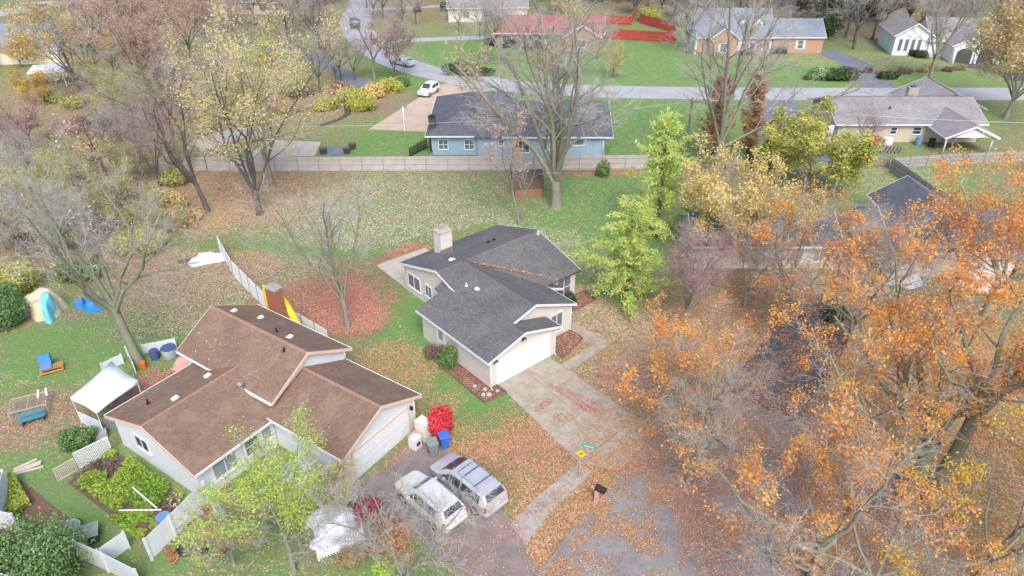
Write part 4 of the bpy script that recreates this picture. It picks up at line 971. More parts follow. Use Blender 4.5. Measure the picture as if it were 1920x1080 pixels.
gable_y(H10, -1, 8, -7, 6, 2.6, 5.0, .5, 'roof_bluegrey', 'offwhite', rid=None); window(H10, (3.5, -6.7, .8), (0, -1), 1.4, 1.1, 'v'); window(H10, (12, -1.5, .8), (0, -1), 1.4, 1.1, 'v')
H12 = empty('house', (-64, 166, 0), R(-5), 'distant slate roofed house screened by the brown wood', 'house')
gable_x(H12, 0, 9, 0, 15, 2.6, 4.8, .5, 'roof_bluegrey', 'offwhite', rid=None); window(H12, (6, .5, .8), (0, -1), 1.4, 1.1, 'v'); window(H12, (10, .5, .8), (0, -1), 1.4, 1.1, 'v')

# ---------------------------------------------------------------- house under the orange trees
H9 = empty('house', (23.0, 55.5, 0), R(0), 'cream house with blue grey roof half hidden by orange trees', 'house')
gable_x(H9, -.8, 8.8, 10.0, 21.5, 2.7, 5.0, .5, 'roof_black', 'cream_siding', rid='ridge_dark')
gable_x(H9, .6, 7.4, -7.0, 6.3, 2.5, 4.2, .5, 'roof_black', 'cream_siding', rid='ridge_dark')
gable_y(H9, 12.5, 19.5, 3.5, 11.0, 2.7, 4.8, .5, 'roof_black', 'cream_siding', rid=None)
for x in (2.5, 4.5, 11.6, 13.6): window(H9, (x, 1.1 if x < 7 else -.3, .8), (0, -1), 1.0, 1.2, 'v', gmat='glass_pale')
for x in (11.6, 15.0, 18.4): pipe(H9, [(x, -1.6, 0), (x, -1.0, 2.55)], .07, 'white', 'porch_post')
sheet('patio', [(28.6, 52), (32.6, 52), (32.9, 66.5), (29.4, 66.5)], .012, M['patio'])
block(H9, [(-.25, .02), (8.25, .02), (8.25, 2.7), (4.0, 4.75), (-.25, 2.7)], 'x', 10.25, 10.292, 'white', 'gable_board'); window(H9, (10.25, 4.0, 1.0), (-1, 0), 1.4, 1.1, 'v')
# grey roof corner at the lower left
H11 = empty('house', (-27.5, 15.5, 0), R(-18), 'house with plain grey roof edge beside the big green bush', 'house')
gable_x(H11, 0, 7.6, -6, 7.6, 2.6, 4.4, .4, 'roof_grey', 'offwhite', rid='ridge_dark'); window(H11, (3, .4, .9), (0, -1), 1.2, 1.1, 'v')

# ================================================================ fences
def V2(p): return Vector((p[0], p[1], 0))
def fence_run(root, pts, h, mat, post_mat, panel=2.44, pickets=True, post=.1, thick=.03, rails=True, picket_w=.14, gap=.006, ph=None, name='fence_panel'):
    """each bay a panel of its own with separate boards, rails and a post"""
    ph = ph or h + .06
    for i in range(len(pts) - 1):
        a, b = V2(pts[i]), V2(pts[i + 1])
        L_ = (b - a).length; n = max(1, round(L_ / panel)); d = (b - a) / L_; ang = math.atan2(d.y, d.x)
        w_ = L_ / n
        m = MB()
        k = max(1, int((w_ - post) / (picket_w + gap)))
        pw = (w_ - post) / k
        for j in range(k):
            hh = h + (random.uniform(-.02, .01) if pickets else 0)
            m.box(post / 2 + j * pw + gap / 2, post / 2 + (j + 1) * pw - gap / 2, -thick / 2, thick / 2, .05, hh)
        if rails:
            for z in (.3, h * .5, h - .3): m.box(post / 2, w_ - post / 2, -thick / 2 - .05, -thick / 2 - .002, z - .045, z + .045)
        pm = m.mesh(name, M[mat])
        q = MB(); q.box(-post / 2, post / 2, -post / 2 - .02, post / 2 - .02, 0, ph); qm = q.mesh('post', M[post_mat])
        for j in range(n):
            p = a + d * (w_ * j)
            o = link(name, pm, root); o.location = p - Vector(root.location); o.rotation_euler = (0, 0, ang)
            o2 = link('post', qm, root); o2.location = p - Vector(root.location); o2.rotation_euler = (0, 0, ang)
        o2 = link('post', qm, root); o2.location = b - Vector(root.location); o2.rotation_euler = (0, 0, ang)

def fence(name, pts, h, mat, post_mat, label, **kw):
    e = empty(name, pts[0], 0, label, 'fence'); fence_run(e, pts, h, mat, post_mat, **kw); return e

fence('wooden_fence', [(-40.97, 78.77), (-35.38, 78.77), (-24.83, 78.77), (-9.95, 78.93), (2.49, 79.08), (15.87, 79.4)], 1.83, 'fence_wood', 'fence_grey', 'long weathered grey board fence in front of the blue house')
fence('red_fence', [(18.2, 143.24), (30.63, 140.31), (31.89, 148.07), (26.54, 156.62)], 1.9, 'fence_red', 'fence_red', 'bright red board fence beside the red roofed house')
fence('red_fence', [(19.35, 155.63), (24.56, 155.13), (27.34, 168.31)], 1.9, 'fence_red', 'fence_red', 'short red board fence along the back of the enclosed lawn')
fence('vinyl_fence', [(-27.46, 59.7), (-24.6, 55.05), (-21.15, 50.91), (-19.03, 48.54), (-16.38, 46.54), (-13.84, 44.45)], 1.75, 'fence_white', 'bin_grey', 'white vinyl privacy fence running diagonally past the brick chimney', post=.05, picket_w=.3, rails=False, panel=2.0)
fence('vinyl_fence', [(-30, 30.5), (-28.86, 27.64), (-27.59, 27.27)], 1.6, 'vinyl', 'white', 'white vinyl fence stub emerging from the round green bush', post=.12, picket_w=.3, rails=False)
fence('vinyl_fence', [(-23.26, 25.5), (-21.47, 24.76), (-19.22, 23.7)], 1.6, 'vinyl', 'white', 'white vinyl fence panel leaning gate beside the garden path', post=.12, picket_w=.3, rails=False, panel=3.0)
fence('vinyl_gate', [(-21.91, 25.09), (-21.06, 26.26)], 1.35, 'vinyl', 'white', 'short white vinyl gate standing open across the grass path', post=.1, picket_w=.3, rails=False)
fence('vinyl_fence', [(-19.5, 25.5), (-18.81, 27.05), (-17.82, 29.5)], 1.7, 'vinyl', 'white', 'white vinyl fence between the vegetable patch and the leafy bed', post=.12, picket_w=.3, rails=False, panel=2.8)
fence('vinyl_fence', [(-17.1, 28.59), (-15.6, 27.27)], 1.4, 'vinyl', 'white', 'low white fence panel behind the yellowing shrub by the house', post=.1, picket_w=.3, rails=False)
fence('picket_fence', [(-10.46, 25.5), (-9.34, 25.98), (-8.29, 26.83), (-8.68, 28.2), (-9.14, 29.37)], .95, 'white', 'white', 'small white picket fence around the tarpaulin heap', post=.1, picket_w=.08, gap=.075, panel=1.8)
fence('wooden_fence', [(43.95, 78.77), (44.33, 75.28), (44.62, 70.95), (45.62, 67.35)], 1.7, 'fence_grey', 'fence_grey', 'grey slatted wooden fence slanting behind the orange tree', picket_w=.12, gap=.02)
fence('wooden_fence', [(44.23, 79.4), (53.15, 80.69), (61.55, 81.52)], 1.5, 'fence_grey', 'fence_old', 'weathered fence bordering the tan house lawn', picket_w=.12, gap=.02)
fence('wooden_fence', [(38.73, 79.4), (44.47, 80.37)], 1.3, 'fence_old', 'fence_old', 'dark old board fence joining the slatted fence at its corner')
fence('iron_fence', [(-12.43, 83.03), (-10.67, 86.2)], 1.3, 'black_metal', 'black_metal', 'short black iron fence beside the blue house', picket_w=.03, gap=.1, rails=True, panel=1.8, post=.05)
fence('stake_fence', [(-41.34, 45.48), (-39.91, 47.27), (-39.09, 49)], 1.2, 'fence_old', 'fence_old', 'grey weathered stake fence in the ivy at the lawn edge', picket_w=.1, gap=.03, panel=2.2)

def lattice(name, p0, p1, h, mat, label):
    a, b = V2(p0), V2(p1); L_ = (b - a).length; ang = math.atan2((b - a).y, (b - a).x)
    e = empty(name, (a.x, a.y, 0), ang, label, 'trellis')
    s = .16
    for sg, nm in ((1, 'lattice'), (-1, 'lattice')):
        m = MB(); k = -h
        while k < L_ + h:
            x0, z0, x1, z1 = (k, 0, k + h, h) if sg > 0 else (k + h, 0, k, h)
            pts = []
            t0, t1 = 0.0, 1.0
            dx = x1 - x0
            for lim, sgn in ((0, 1), (L_, -1)):
                tt = (lim - x0) / dx
                if sgn * dx > 0: t0 = max(t0, tt)
                else: t1 = min(t1, tt)
            if t1 - t0 > .02:
                A, B = Vector((x0 + dx * t0, 0.012 * sg, .05 + h * t0)), Vector((x0 + dx * t1, 0.012 * sg, .05 + h * t1))
                m.tube([A, B], .022, 4)
            k += s
        fixnorm(m.build(nm, M[mat], e))
    f = MB(); f.box(0, L_, -.035, .035, .02, .06); f.box(0, L_, -.035, .035, .05 + h, .10 + h); f.box(-.05, -.002, -.035, .035, 0, h + .1); f.box(L_ + .002, L_ + .05, -.035, .035, 0, h + .1); fixnorm(f.build('frame', M[mat], e))
lattice('lattice_panel', (-26.79, 32.2), (-25.44, 33.58), 1.2, 'white', 'white diamond lattice panel at the head of the vegetable patch')
lattice('lattice_panel', (-27.55, 31.16), (-26.86, 32.03), .9, 'wood_pale', 'tan diamond lattice panel next to the white one')

# ================================================================ vehicles
def loft(stations, ring):
    """stations: list of dict params -> closed rings of points lofted along x"""
    rings = [ring(s) for s in stations]; n = len(rings[0]); m = MB()
    vs = [p for r_ in rings for p in r_]; fs = []
    for i in range(len(rings) - 1):
        for k in range(n): fs.append((i * n + k, i * n + (k + 1) % n, (i + 1) * n + (k + 1) % n, (i + 1) * n + k))
    fs.append(tuple(range(n - 1, -1, -1))); fs.append(tuple(range(len(vs) - n, len(vs))))
    return m.add(vs, fs)

def make_car(loc, rz, paint, label, L_=4.9, Wd=1.9, Ht=1.72, kind='suv', roofpanel=None, group=None, extra=True):
    """front towards +x"""
    root = empty('parked_car', loc, rz, label, 'car', group)
    h = L_ / 2; w = Wd / 2
    belt = Ht * .56; hood = belt + .03; cl = .24
    if kind == 'van': wf, wr, tail = h - .95, h - 1.95, -h + .12
    elif kind == 'suv': wf, wr, tail = h - 1.25, h - 2.0, -h + .15
    else: wf, wr, tail = h - 1.35, h - 2.1, -h + 1.0
    # x, z_bottom, belt z, belt half width, top z, top half width
    rt = Ht
    st = [(h, .45, .66, w * .62, .70, w * .5), (h - .06, .34, .74, w * .80, .80, w * .68), (h - .35, cl, .84, w * .95, .90, w * .82), (wf + .1, cl, belt - .02, w, hood + .02, w * .84), (wf - .02, cl, belt, w, hood + .06, w * .82),
          ((wf + wr) / 2, cl, belt + .01, w, (hood + rt) / 2 + .08, w * .80), (wr, cl, belt + .02, w, rt - .05, w * .76), (wr - .35, cl, belt + .02, w, rt, w * .76), (0 - .4, cl, belt + .03, w, rt + .01, w * .77),
          (tail + .75 if kind != 'sedan' else tail, cl, belt + .05, w, rt - .03, w * .76), (tail + .3, cl, belt + .06, w * .985, rt - .09 if kind != 'sedan' else (hood + rt) / 2, w * .73),
          (tail + .02, cl + .02, belt + .06, w * .97, rt - .42 if kind != 'sedan' else hood + .12, w * .82), (-h + .06, .32, belt + .0, w * .93, belt + .10, w * .84), (-h, .42, .70, w * .84, .80, w * .7)]
    st.sort(key=lambda s: -s[0])
    def ring(s):
        x, zb, zl_, wb, zt, wt = s
        zt = max(zt, zl_ + .03)
        half = [(x, 0, zb), (x, wb * .88, zb), (x, wb * .97, zb + .12), (x, wb, (zb + zl_) / 2 + .05), (x, wb * .985, zl_), (x, wt + (wb * .97 - wt) * .15, zt - (zt - zl_) * .18), (x, wt * .86, zt), (x, 0, zt + .02)]
        return half + [(p[0], -p[1], p[2]) for p in half[-2:0:-1]]
    body = loft(st, ring).build('body', M[paint], root, smooth=False); fixnorm(body)
    md = body.modifiers.new('soft', 'BEVEL'); md.width = .03; md.segments = 2; md.limit_method = 'ANGLE'; md.angle_limit = R(28)
    xs = [s[0] for s in st][::-1]
    def at(x):
        for i in range(len(st) - 1):
            if st[i][0] >= x >= st[i + 1][0]:
                f = (st[i][0] - x) / max(1e-6, st[i][0] - st[i + 1][0]); return [a + (b - a) * f for a, b in zip(st[i], st[i + 1])]
        return list(st[-1])
    def side(x, k, s):
        """point on the glass band, k 0 at the belt and 1 at the gutter"""
        q = at(x); zt = max(q[4], q[2] + .03); y0, z0 = q[3] * .985, q[2]; y1, z1 = q[5] + (q[3] * .97 - q[5]) * .15, zt - (zt - q[2]) * .18
        return Vector((x, s * (y0 + (y1 - y0) * k + .012), z0 + (z1 - z0) * k))
    def top(x, k):
        q = at(x); return Vector((x, q[5] * .86 * k, max(q[4], q[2] + .03) + .02 * (1 - abs(k)) + .010))
    def panel(name, pts, mat, th=.01, nrm=None):
        m = MB(); n_ = (pts[1] - pts[0]).cross(pts[2] - pts[0]).normalized() if nrm is None else nrm
        m.extr([p - n_ * .004 for p in pts], n_ * th); return fixnorm(m.build(name, M[mat], body))
    dz = Vector((0, 0, .012))
    # windscreen and rear window
    a, b = wf - .04, wr - .02
    mid = (a + b) / 2
    m = MB(); n0 = len(m.v)
    ks = (-.97, -.5, 0, .5, .97); xs_ = (a, mid, b)
    vs = [top(x, k) + dz for x in xs_ for k in ks]; fs = [(i * 5 + j, i * 5 + j + 1, (i + 1) * 5 + j + 1, (i + 1) * 5 + j) for i in range(2) for j in range(4)]
    m.add(vs, fs); ws = fixnorm(m.build('windscreen', M['glass'] if extra else M['glass'], body))
    xr0, xr1 = (tail + .22, tail + .0) if kind != 'sedan' else (tail + .0, tail - .5)
    m = MB(); vs = [top(x, k) + Vector((-.025, 0, .006)) for x in (xr0 + .04, (xr0 + xr1) / 2, xr1 + .01) for k in ks]; m.add(vs, fs); fixnorm(m.build('rear_window', M['glass'], body))
    cuts = [wr - .02, wr - .95, wr - 1.95, tail + .45] if kind != 'sedan' else [wr - .05, wr - .85, tail + .15]
    for s in (-1, 1):
        for i in range(len(cuts) - 1):
            x0, x1 = cuts[i] - .04, cuts[i + 1] + .04
            if x0 - x1 < .2: continue
            xm = (x0 + x1) / 2
            pts = [side(x0, .07, s), side(xm, .07, s), side(x1, .07, s), side(x1, .92, s), side(xm, .92, s), side(x0 - (.0 if i else .0), .92, s)]
            m = MB(); m.add(pts, [(0, 1, 4, 5), (1, 2, 3, 4)]); fixnorm(m.build('side_window', M['glass'], body))
        # front quarter glass, a triangle
        q0, q1, q2 = side(wf - .25, .1, s), side(wr + .02, .1, s), side(wr + .02, .85, s)
        m = MB(); m.add([q0, q1, q2], [(0, 1, 2)]); fixnorm(m.build('quarter_window', M['glass'], body))
        # mirror
        m = MB(); p = side(wr + .28, .1, s); m.obox((p.x, p.y + s * .12, p.z + .04), (.12, .22, .15)); fixnorm(m.build('mirror', M[paint], body))
        # lamps
        m = MB(); m.obox((h - .20, s * w * .74, .72), (.28, .30, .13), s * -.45); fixnorm(m.build('headlight', M['glass_pale'], body))
        m = MB(); m.obox((-h + .10, s * w * .87, .92 if kind != 'sedan' else .76), (.12, .17, .34 if kind != 'sedan' else .16), s * .25); fixnorm(m.build('taillight', M['red'], body))
        # roof rail
        if kind != 'sedan':
            m = MB(); m.tube([top(wr - .45, s * .95) + dz, top(wr - .55, s * .95) + Vector((0, 0, .06)), top(-.4, s * .95) + Vector((0, 0, .06)), top(tail + .8, s * .95) + Vector((0, 0, .06)), top(tail + .7, s * .95) + dz], .022, 6); fixnorm(m.build('roof_rail', M['grey_metal'], body))
        m = MB(); q = at(.2)
        for xd in (wr - .97, wr - 1.97): m.box(xd - .006, xd + .006, s * (w + .001) - .01, s * (w + .001) + .01, .5, belt - .02)
        fixnorm(m.build('door_seam', M['dark_grey'], body))
        for k_, xw in enumerate((h - .95, -h + .95)):
            tm = MB(); n_ = 20; rw = .34
            ringp = [(.0, .20), (.05, .31), (.05, .34), (.18, .34), (.22, .31), (.22, .2)]
            vs, fs2 = [], []
            for j in range(n_):
                an = 2 * math.pi * j / n_
                for (yy, r_r) in ringp: vs.append((xw + r_r * math.cos(an), s * (w - .20 + yy), rw + r_r * math.sin(an)))
            q_ = len(ringp)
            for j in range(n_):
                for i in range(q_ - 1): fs2.append((j * q_ + i, j * q_ + i + 1, ((j + 1) % n_) * q_ + i + 1, ((j + 1) % n_) * q_ + i))
            tm.add(vs, fs2); wh = fixnorm(tm.build('wheel', M['rubber'], root, smooth=True))
            rm = MB(); rm.tube([(xw, s * (w - .12), rw), (xw, s * (w + .015), rw)], .21, 16)
            for j in range(5): rm.obox((xw + .1 * math.cos(j * 1.2566), s * (w + .02), rw + .1 * math.sin(j * 1.2566)), (.2, .02, .05), 0, 0, -j * 1.2566)
            fixnorm(rm.build('rim', M['grey_metal'], wh))
    m = MB(); m.obox((h - .03, 0, .64), (.06, w * .9, .12)); fixnorm(m.build('grille', M['dark_grey'], body))
    m = MB(); m.obox((-h - .005, 0, .88), (.015, .32, .16)); fixnorm(m.build('number_plate', M['white'], body))
    m = MB(); m.obox((-h - .01, 0, .5), (.1, w * 1.7, .16)); fixnorm(m.build('bumper', M[paint], body))
    if roofpanel:
        for (x0, x1, kk) in roofpanel:
            m = MB(); vs = [top(x, k) + Vector((0, 0, .004)) for x in (x0, x1) for k in (-kk, 0, kk)]; m.add(vs, [(0, 1, 4, 3), (1, 2, 5, 4)]); fixnorm(m.build('sunroof', M['glass'], body))
    return root
# heading of the cars on the brown house's drive: front towards the garage
DA = math.atan2((-4.86, 32.93)[1] - (-1.25, 29.37)[1], (-4.86, 32.93)[0] - (-1.25, 29.37)[0])
c1 = lerp((-4.91, 31.03), (-0.77, 28.59), .5); c1 = (c1[0] + .2, c1[1] + .6)
c2_ = (c1[0] - 2.15, c1[1] - 1.25)
van = make_car((c1[0], c1[1], .012), DA, 'silver_paint', 'silver minivan with roof rails and dark sunroof parked on the driveway', 5.1, 1.98, 1.8, 'van', roofpanel=[(.75, .15, .8)])
for xx in (-.35, -1.35):
    m = MB(); m.obox((xx, 0, 1.88), (.07, 1.45, .03)); fixnorm(m.build('roof_bar', M['navy'], van))
make_car((c2_[0], c2_[1], .012), DA, 'green_paint', 'pale green grey SUV parked nearer the picket fence', 4.7, 1.85, 1.72, 'suv')
make_car((*(-12.58, 108.59), .012), R(-112), 'white_paint', 'white compact SUV parked on the pinkish concrete drive', 4.4, 1.84, 1.62, 'suv', extra=False)
make_car((*(-31.97, 153.67), .014), R(100), 'dark_paint', 'dark green SUV driving up the far road', 4.8, 1.95, 1.8, 'suv', extra=False)
make_car((*(-18.5, 124.71), .014), R(140), 'silver_paint', 'silver saloon on the road behind the dark leafy tree', 4.6, 1.8, 1.42, 'sedan', extra=False)
make_car((*(39.98, 56.44), .012), R(100), 'white_paint', 'white hatchback under the orange tree beside the cream house', 4.4, 1.8, 1.5, 'suv', extra=False)

# ================================================================ yard things
def mound(name, loc, rx, ry, h, mat, label, cat='tarpaulin', rz=0, seed=1, flat=.35, n=26):
    """a cloth draped over a heap"""
    m = MB(); vs, fs = [], []
    rings_ = 9
    for i in range(rings_ + 1):
        r = i / rings_
        for k in range(n):
            a = 2 * math.pi * k / n
            wob = 1 + .13 * math.sin(3 * a + seed) + .08 * math.sin(5 * a + 2 * seed) + .05 * math.sin(9 * a + seed * 3)
            x, y = rx * r * wob * math.cos(a), ry * r * wob * math.sin(a)
            q = max(0, 1 - max(0, (r - flat) / (1 - flat)) ** 1.6)
            z = h * q * (1 + .18 * math.sin(2.2 * x + seed) * math.cos(2.6 * y - seed)) + .05 * math.sin(9 * a + seed) * r * q
            vs.append((x, y, max(.01, z)))
    for i in range(rings_):
        for k in range(n): fs.append((i * n + k, i * n + (k + 1) % n, (i + 1) * n + (k + 1) % n, (i + 1) * n + k))
    m.add(vs, fs); bmv = m.build(name, M[mat], smooth=True)
    fixnorm(bmv); bmv.location = (loc[0], loc[1], loc[2] if len(loc) > 2 else 0); bmv.rotation_euler = (0, 0, rz)
    return tag(bmv, label, cat)

# pop-up canopy
TC = [V2(p) for p in ((-28.78, 36.26), (-27.87, 40.09), (-25.13, 38), (-26.52, 34.97))]
cx = sum((p for p in TC), Vector()) / 4
tent = empty('canopy_tent', (cx.x, cx.y, 0), 0, 'white pop-up canopy tent standing behind the brown roofed house', 'tent')
m = MB(); lo = [p - cx for p in TC]; pk = Vector((0, 0, 2.40)); vs = []
for i in range(4):
    a, b = lo[i], lo[(i + 1) % 4]
    for s in (0, .25, .5, .75):
        p = a.lerp(b, s); sag = .10 * math.sin(s * math.pi)
        vs.append((p.x * (1 - .05 * math.sin(s * math.pi)), p.y * (1 - .05 * math.sin(s * math.pi)), 2.25)); vs.append((p.x * (1 - .06 * math.sin(s * math.pi)), p.y * (1 - .06 * math.sin(s * math.pi)), 1.98)); vs.append((p.x * .5, p.y * .5, 2.34 - sag * .2))
n_ = 16; vs.append(tuple(pk)); fs = []
for i in range(n_):
    j = (i + 1) % n_; fs += [(i * 3 + 1, j * 3 + 1, j * 3, i * 3), (i * 3, j * 3, j * 3 + 2, i * 3 + 2), (i * 3 + 2, j * 3 + 2, n_ * 3)]
m.add(vs, fs); fixnorm(m.build('canopy', M['tent_white'], tent, smooth=True))
for p in lo:
    m = MB(); m.tube([(p.x * .97, p.y * .97, 0), (p.x * .97, p.y * .97, 2.22)], .025, 6); fixnorm(m.build('leg', M['white'], tent))
pA_, pB_ = lo[0] * .98, lo[3] * .98
m = MB(); m.extr([(pA_.x, pA_.y, .05), (pB_.x, pB_.y, .05), (pB_.x, pB_.y, 1.3), (pA_.x, pA_.y, 1.05)], (.02, .02, 0)); fixnorm(m.build('side_sheet', M['tarp_lilac'], tent))
# wooden seat with blue cushions
cp = (-33.69, 41.85); ch_ = empty('garden_chair', (cp[0], cp[1], 0), R(-62), 'orange wooden garden bench with bright blue seat cushions on the lawn', 'bench')
m = MB()
for y in np.arange(-.7, .71, .14): m.box(-.35, .35, y, y + .1, .34, .38)
fixnorm(m.build('seat', M['wood_orange'], ch_))
for x in (-.33, .33):
    for y in (-.66, .75): m = MB(); m.box(x - .04, x + .04, y - .04, y + .04, 0, .34); fixnorm(m.build('leg', M['wood_orange'], ch_))
m = MB(); m.obox((.45, .03, .2), (.06, 1.5, .12)); fixnorm(m.build('rail', M['wood_orange'], ch_))
m = MB(); m.obox((-.05, -.28, .46), (.72, .78, .16)); o = fixnorm(m.build('seat_cushion', M['blue_cushion_faded'], ch_)); bv = o.modifiers.new('b', 'BEVEL'); bv.width = .05; bv.segments = 3
m = MB(); m.obox((-.55, -.28, .78), (.18, .80, .74), 0, 0, R(-22)); o = fixnorm(m.build('back_cushion', M['blue_cushion'], ch_)); bv = o.modifiers.new('b', 'BEVEL'); bv.width = .06; bv.segments = 3
m = MB(); m.obox((-.68, -.28, .62), (.06, .84, .9), 0, 0, R(-22)); fixnorm(m.build('backrest', M['navy'], ch_))
# wire run
cp = (-32.73, 37.5); cg = empty('wire_cage', (cp[0], cp[1], 0), R(24), 'low wire mesh animal run with pale timber frame', 'cage')
m = MB()
for x in np.arange(-1.1, 1.11, .1): m.tube([(x, -.75, .02), (x, -.75, .75), (x, .75, .75), (x, .75, .02)], .006, 3, False)
for y in np.arange(-.75, .76, .1): m.tube([(-1.1, y, .02), (-1.1, y, .75), (1.1, y, .75), (1.1, y, .02)], .006, 3, False)
for z in np.arange(.1, .75, .12): m.tube([(-1.1, -.75, z), (1.1, -.75, z), (1.1, .75, z), (-1.1, .75, z), (-1.1, -.75, z)], .006, 3, False)
m.build('wire_mesh', M['mesh_wire'], cg)
m = MB()
for a, b in (((-1.1, -.75), (1.1, -.75)), ((1.1, -.75), (1.1, .75)), ((1.1, .75), (-1.1, .75)), ((-1.1, .75), (-1.1, -.75)), ((0, -.75), (0, .75))): m.tube([(a[0], a[1], .77), (b[0], b[1], .77)], .022, 4)
for x in (-1.1, 1.1):
    for y in (-.75, .75): m.tube([(x, y, 0), (x, y, .78)], .025, 4)
fixnorm(m.build('frame', M['wood_pale'], cg))
for k_, x in enumerate((.55, 1.05)): m = MB(); m.obox((x, .62, .82), (.12, .7, .05), .12 * k_, .25); fixnorm(m.build('plank', M['offwhite'], cg))
# teal bench
cp = (-31.94, 36.34); tb = empty('garden_bench', (cp[0], cp[1], 0), R(30), 'low faded teal garden bench by the wire cage', 'bench')
for k_ in range(4): m = MB(); m.box(-.75, .75, -.2 + k_ * .11, -.11 + k_ * .11, .4, .44); fixnorm(m.build('slat', M['teal'], tb))
for k_ in range(2): m = MB(); m.obox((0, .30, .56 + k_ * .16), (1.5, .03, .12), 0, R(-12)); fixnorm(m.build('slat', M['teal'], tb))
for x in (-.6, .6): m = MB(); m.box(x - .04, x + .04, -.2, .24, 0, .4); m.obox((x, .32, .6), (.06, .04, .5), 0, R(-12)); fixnorm(m.build('leg', M['dark_grey'], tb))
# planks by the vegetable patch
pk_ = empty('plank_pile', (-30.04, 32.12), R(32), 'few pale planks leaning in a pile at the lawn edge', 'planks')
for k_ in range(4): m = MB(); m.obox((random.uniform(-.1, .1), k_ * .16 - .2, .05 + .05 * (k_ % 2) + .06 * k_ * .5), (1.9 - .2 * k_, .18, .05), .12 * k_ - .15); fixnorm(m.build('plank', M['wood_pale'], pk_))
# white poles lying over the patch
pg = empty('white_pipe', (-20.29, 28.47), 0, 'white plastic pipe lying level across the bean leaves', 'pipe'); 
pc = V2((-20.29, 28.47)); pa = V2((-22.5, 28.47)) - pc
m = MB(); m.tube([pa + Vector((0, 0, .5)), Vector((.2, .05, .5))], .045, 8); fixnorm(m.build('pipe', M['white'], pg)); m = MB(); m.tube([pa * .9 + Vector((0, 0, 0)), pa * .9 + Vector((0, 0, .48))], .03, 6); fixnorm(m.build('stake', M['wood_pale'], pg))
m = MB(); m.tube([(0.1, 0.03, 0), (0.1, 0.03, .48)], .03, 6); fixnorm(m.build('stake', M['wood_pale'], pg))
pg = empty('white_pipe', (-20.45, 28.7), 0, 'white plastic pipe slanting up out of the vegetable patch', 'pipe'); pc = V2((-20.45, 28.7)); pa = V2((-22.34, 29.98)) - pc
m = MB(); m.tube([Vector((0, 0, .42)), pa + Vector((0, 0, .75))], .045, 8); fixnorm(m.build('pipe', M['white'], pg)); m = MB(); m.tube([pa * .95, pa * .95 + Vector((0, 0, .72))], .03, 6); m.tube([pa * .05, pa * .05 + Vector((0, 0, .4))], .03, 6); fixnorm(m.build('stake', M['wood_pale'], pg))
# barrels and lids
def barrel(loc, r, h, mat, label, rim=None, cat='barrel', lid=None):
    e = empty('barrel', loc, 0, label, cat)
    m = MB(); m.tube([(0, 0, 0), (0, 0, h * .12), (0, 0, h * .5), (0, 0, h * .9), (0, 0, h)], [r * .88, r * .95, r, r * .95, r * .9], 16); fixnorm(m.build('drum', M[mat], e, smooth=False))
    m = MB(); m.tube([(0, 0, h + .002), (0, 0, h + .05)], r * .97, 16); fixnorm(m.build('lid', M[lid or mat], e)); return e
barrel((-19.66, 27.82), .42, .7, 'blue_cushion_faded', 'blue grey lidded barrel against the white garden fence')
mound('covered_heap', (-34.49, 50.1), .8, .7, 1.0, 'blue_plastic', 'bright blue plastic cover over a heap beside the tree', seed=2, flat=.6); mound('covered_heap', (-35.76, 50.26), .45, .45, .7, 'blue_cushion', 'smaller dark blue covered heap next to the bright one', seed=4, flat=.6)
mound('covered_heap', (-38.26, 49.55), 1.5, 1.3, 1.7, 'tarp_tan', 'tan and olive tarpaulin draped over a tall heap in the bushes', seed=5, flat=.55)
mound('tarpaulin', (-37.57, 49), .5, 1.2, 1.75, 'tarp_cyan', 'turquoise tarpaulin strip hanging over the tan heap', seed=7, flat=.6, rz=.4)
mound('tarpaulin', (-28.21, 58.29), 1.7, 1.2, .22, 'tarp_white', 'white sheet of tarpaulin spread at the end of the vinyl fence', seed=3, flat=.7, rz=.4)
pk_ = empty('board_pile', (-29.83, 57.89), R(15), 'dark weathered boards lying beside the white sheet', 'planks')
for k_ in range(3): m = MB(); m.obox((0, k_ * .2 - .2, .04 + .03 * k_), (1.8, .14, .04), .1 * k_); fixnorm(m.build('plank', M['wood_dark'], pk_))
mound('covered_heap', (-10.07, 27.82), 1.5, 1.3, 1.1, 'tarp_white', 'white tarpaulin thrown over a heap inside the picket fence', seed=6, flat=.45)
mound('tarpaulin', (-10.08, 26.72), 1.2, .75, .55, 'tarp_lilac', 'lilac grey tarpaulin fold lying before the white heap', seed=8, flat=.4)
mound('covered_heap', (-12.61, 31.03), 1.6, 1.3, 1.5, 'tarp_lilac', 'pale lilac tarpaulin over stored things by the garage wall', seed=9, flat=.4)
mound('covered_heap', (-11.25, 31.03), .8, .8, 1.0, 'tarp_white', 'crumpled white cover next to the lilac tarpaulin', seed=10, flat=.4)
mound('covered_heap', (34.24, 54.42), 1.8, 1.2, 1.3, 'tarp_white', 'grey white tarpaulin mound before the half hidden cream house', seed=11, flat=.3)
mound('covered_heap', (41.12, 53.71), 2.0, 1.2, 1.2, 'tarp_white', 'second pale tarpaulin mound further along the cream house', seed=12, flat=.4)
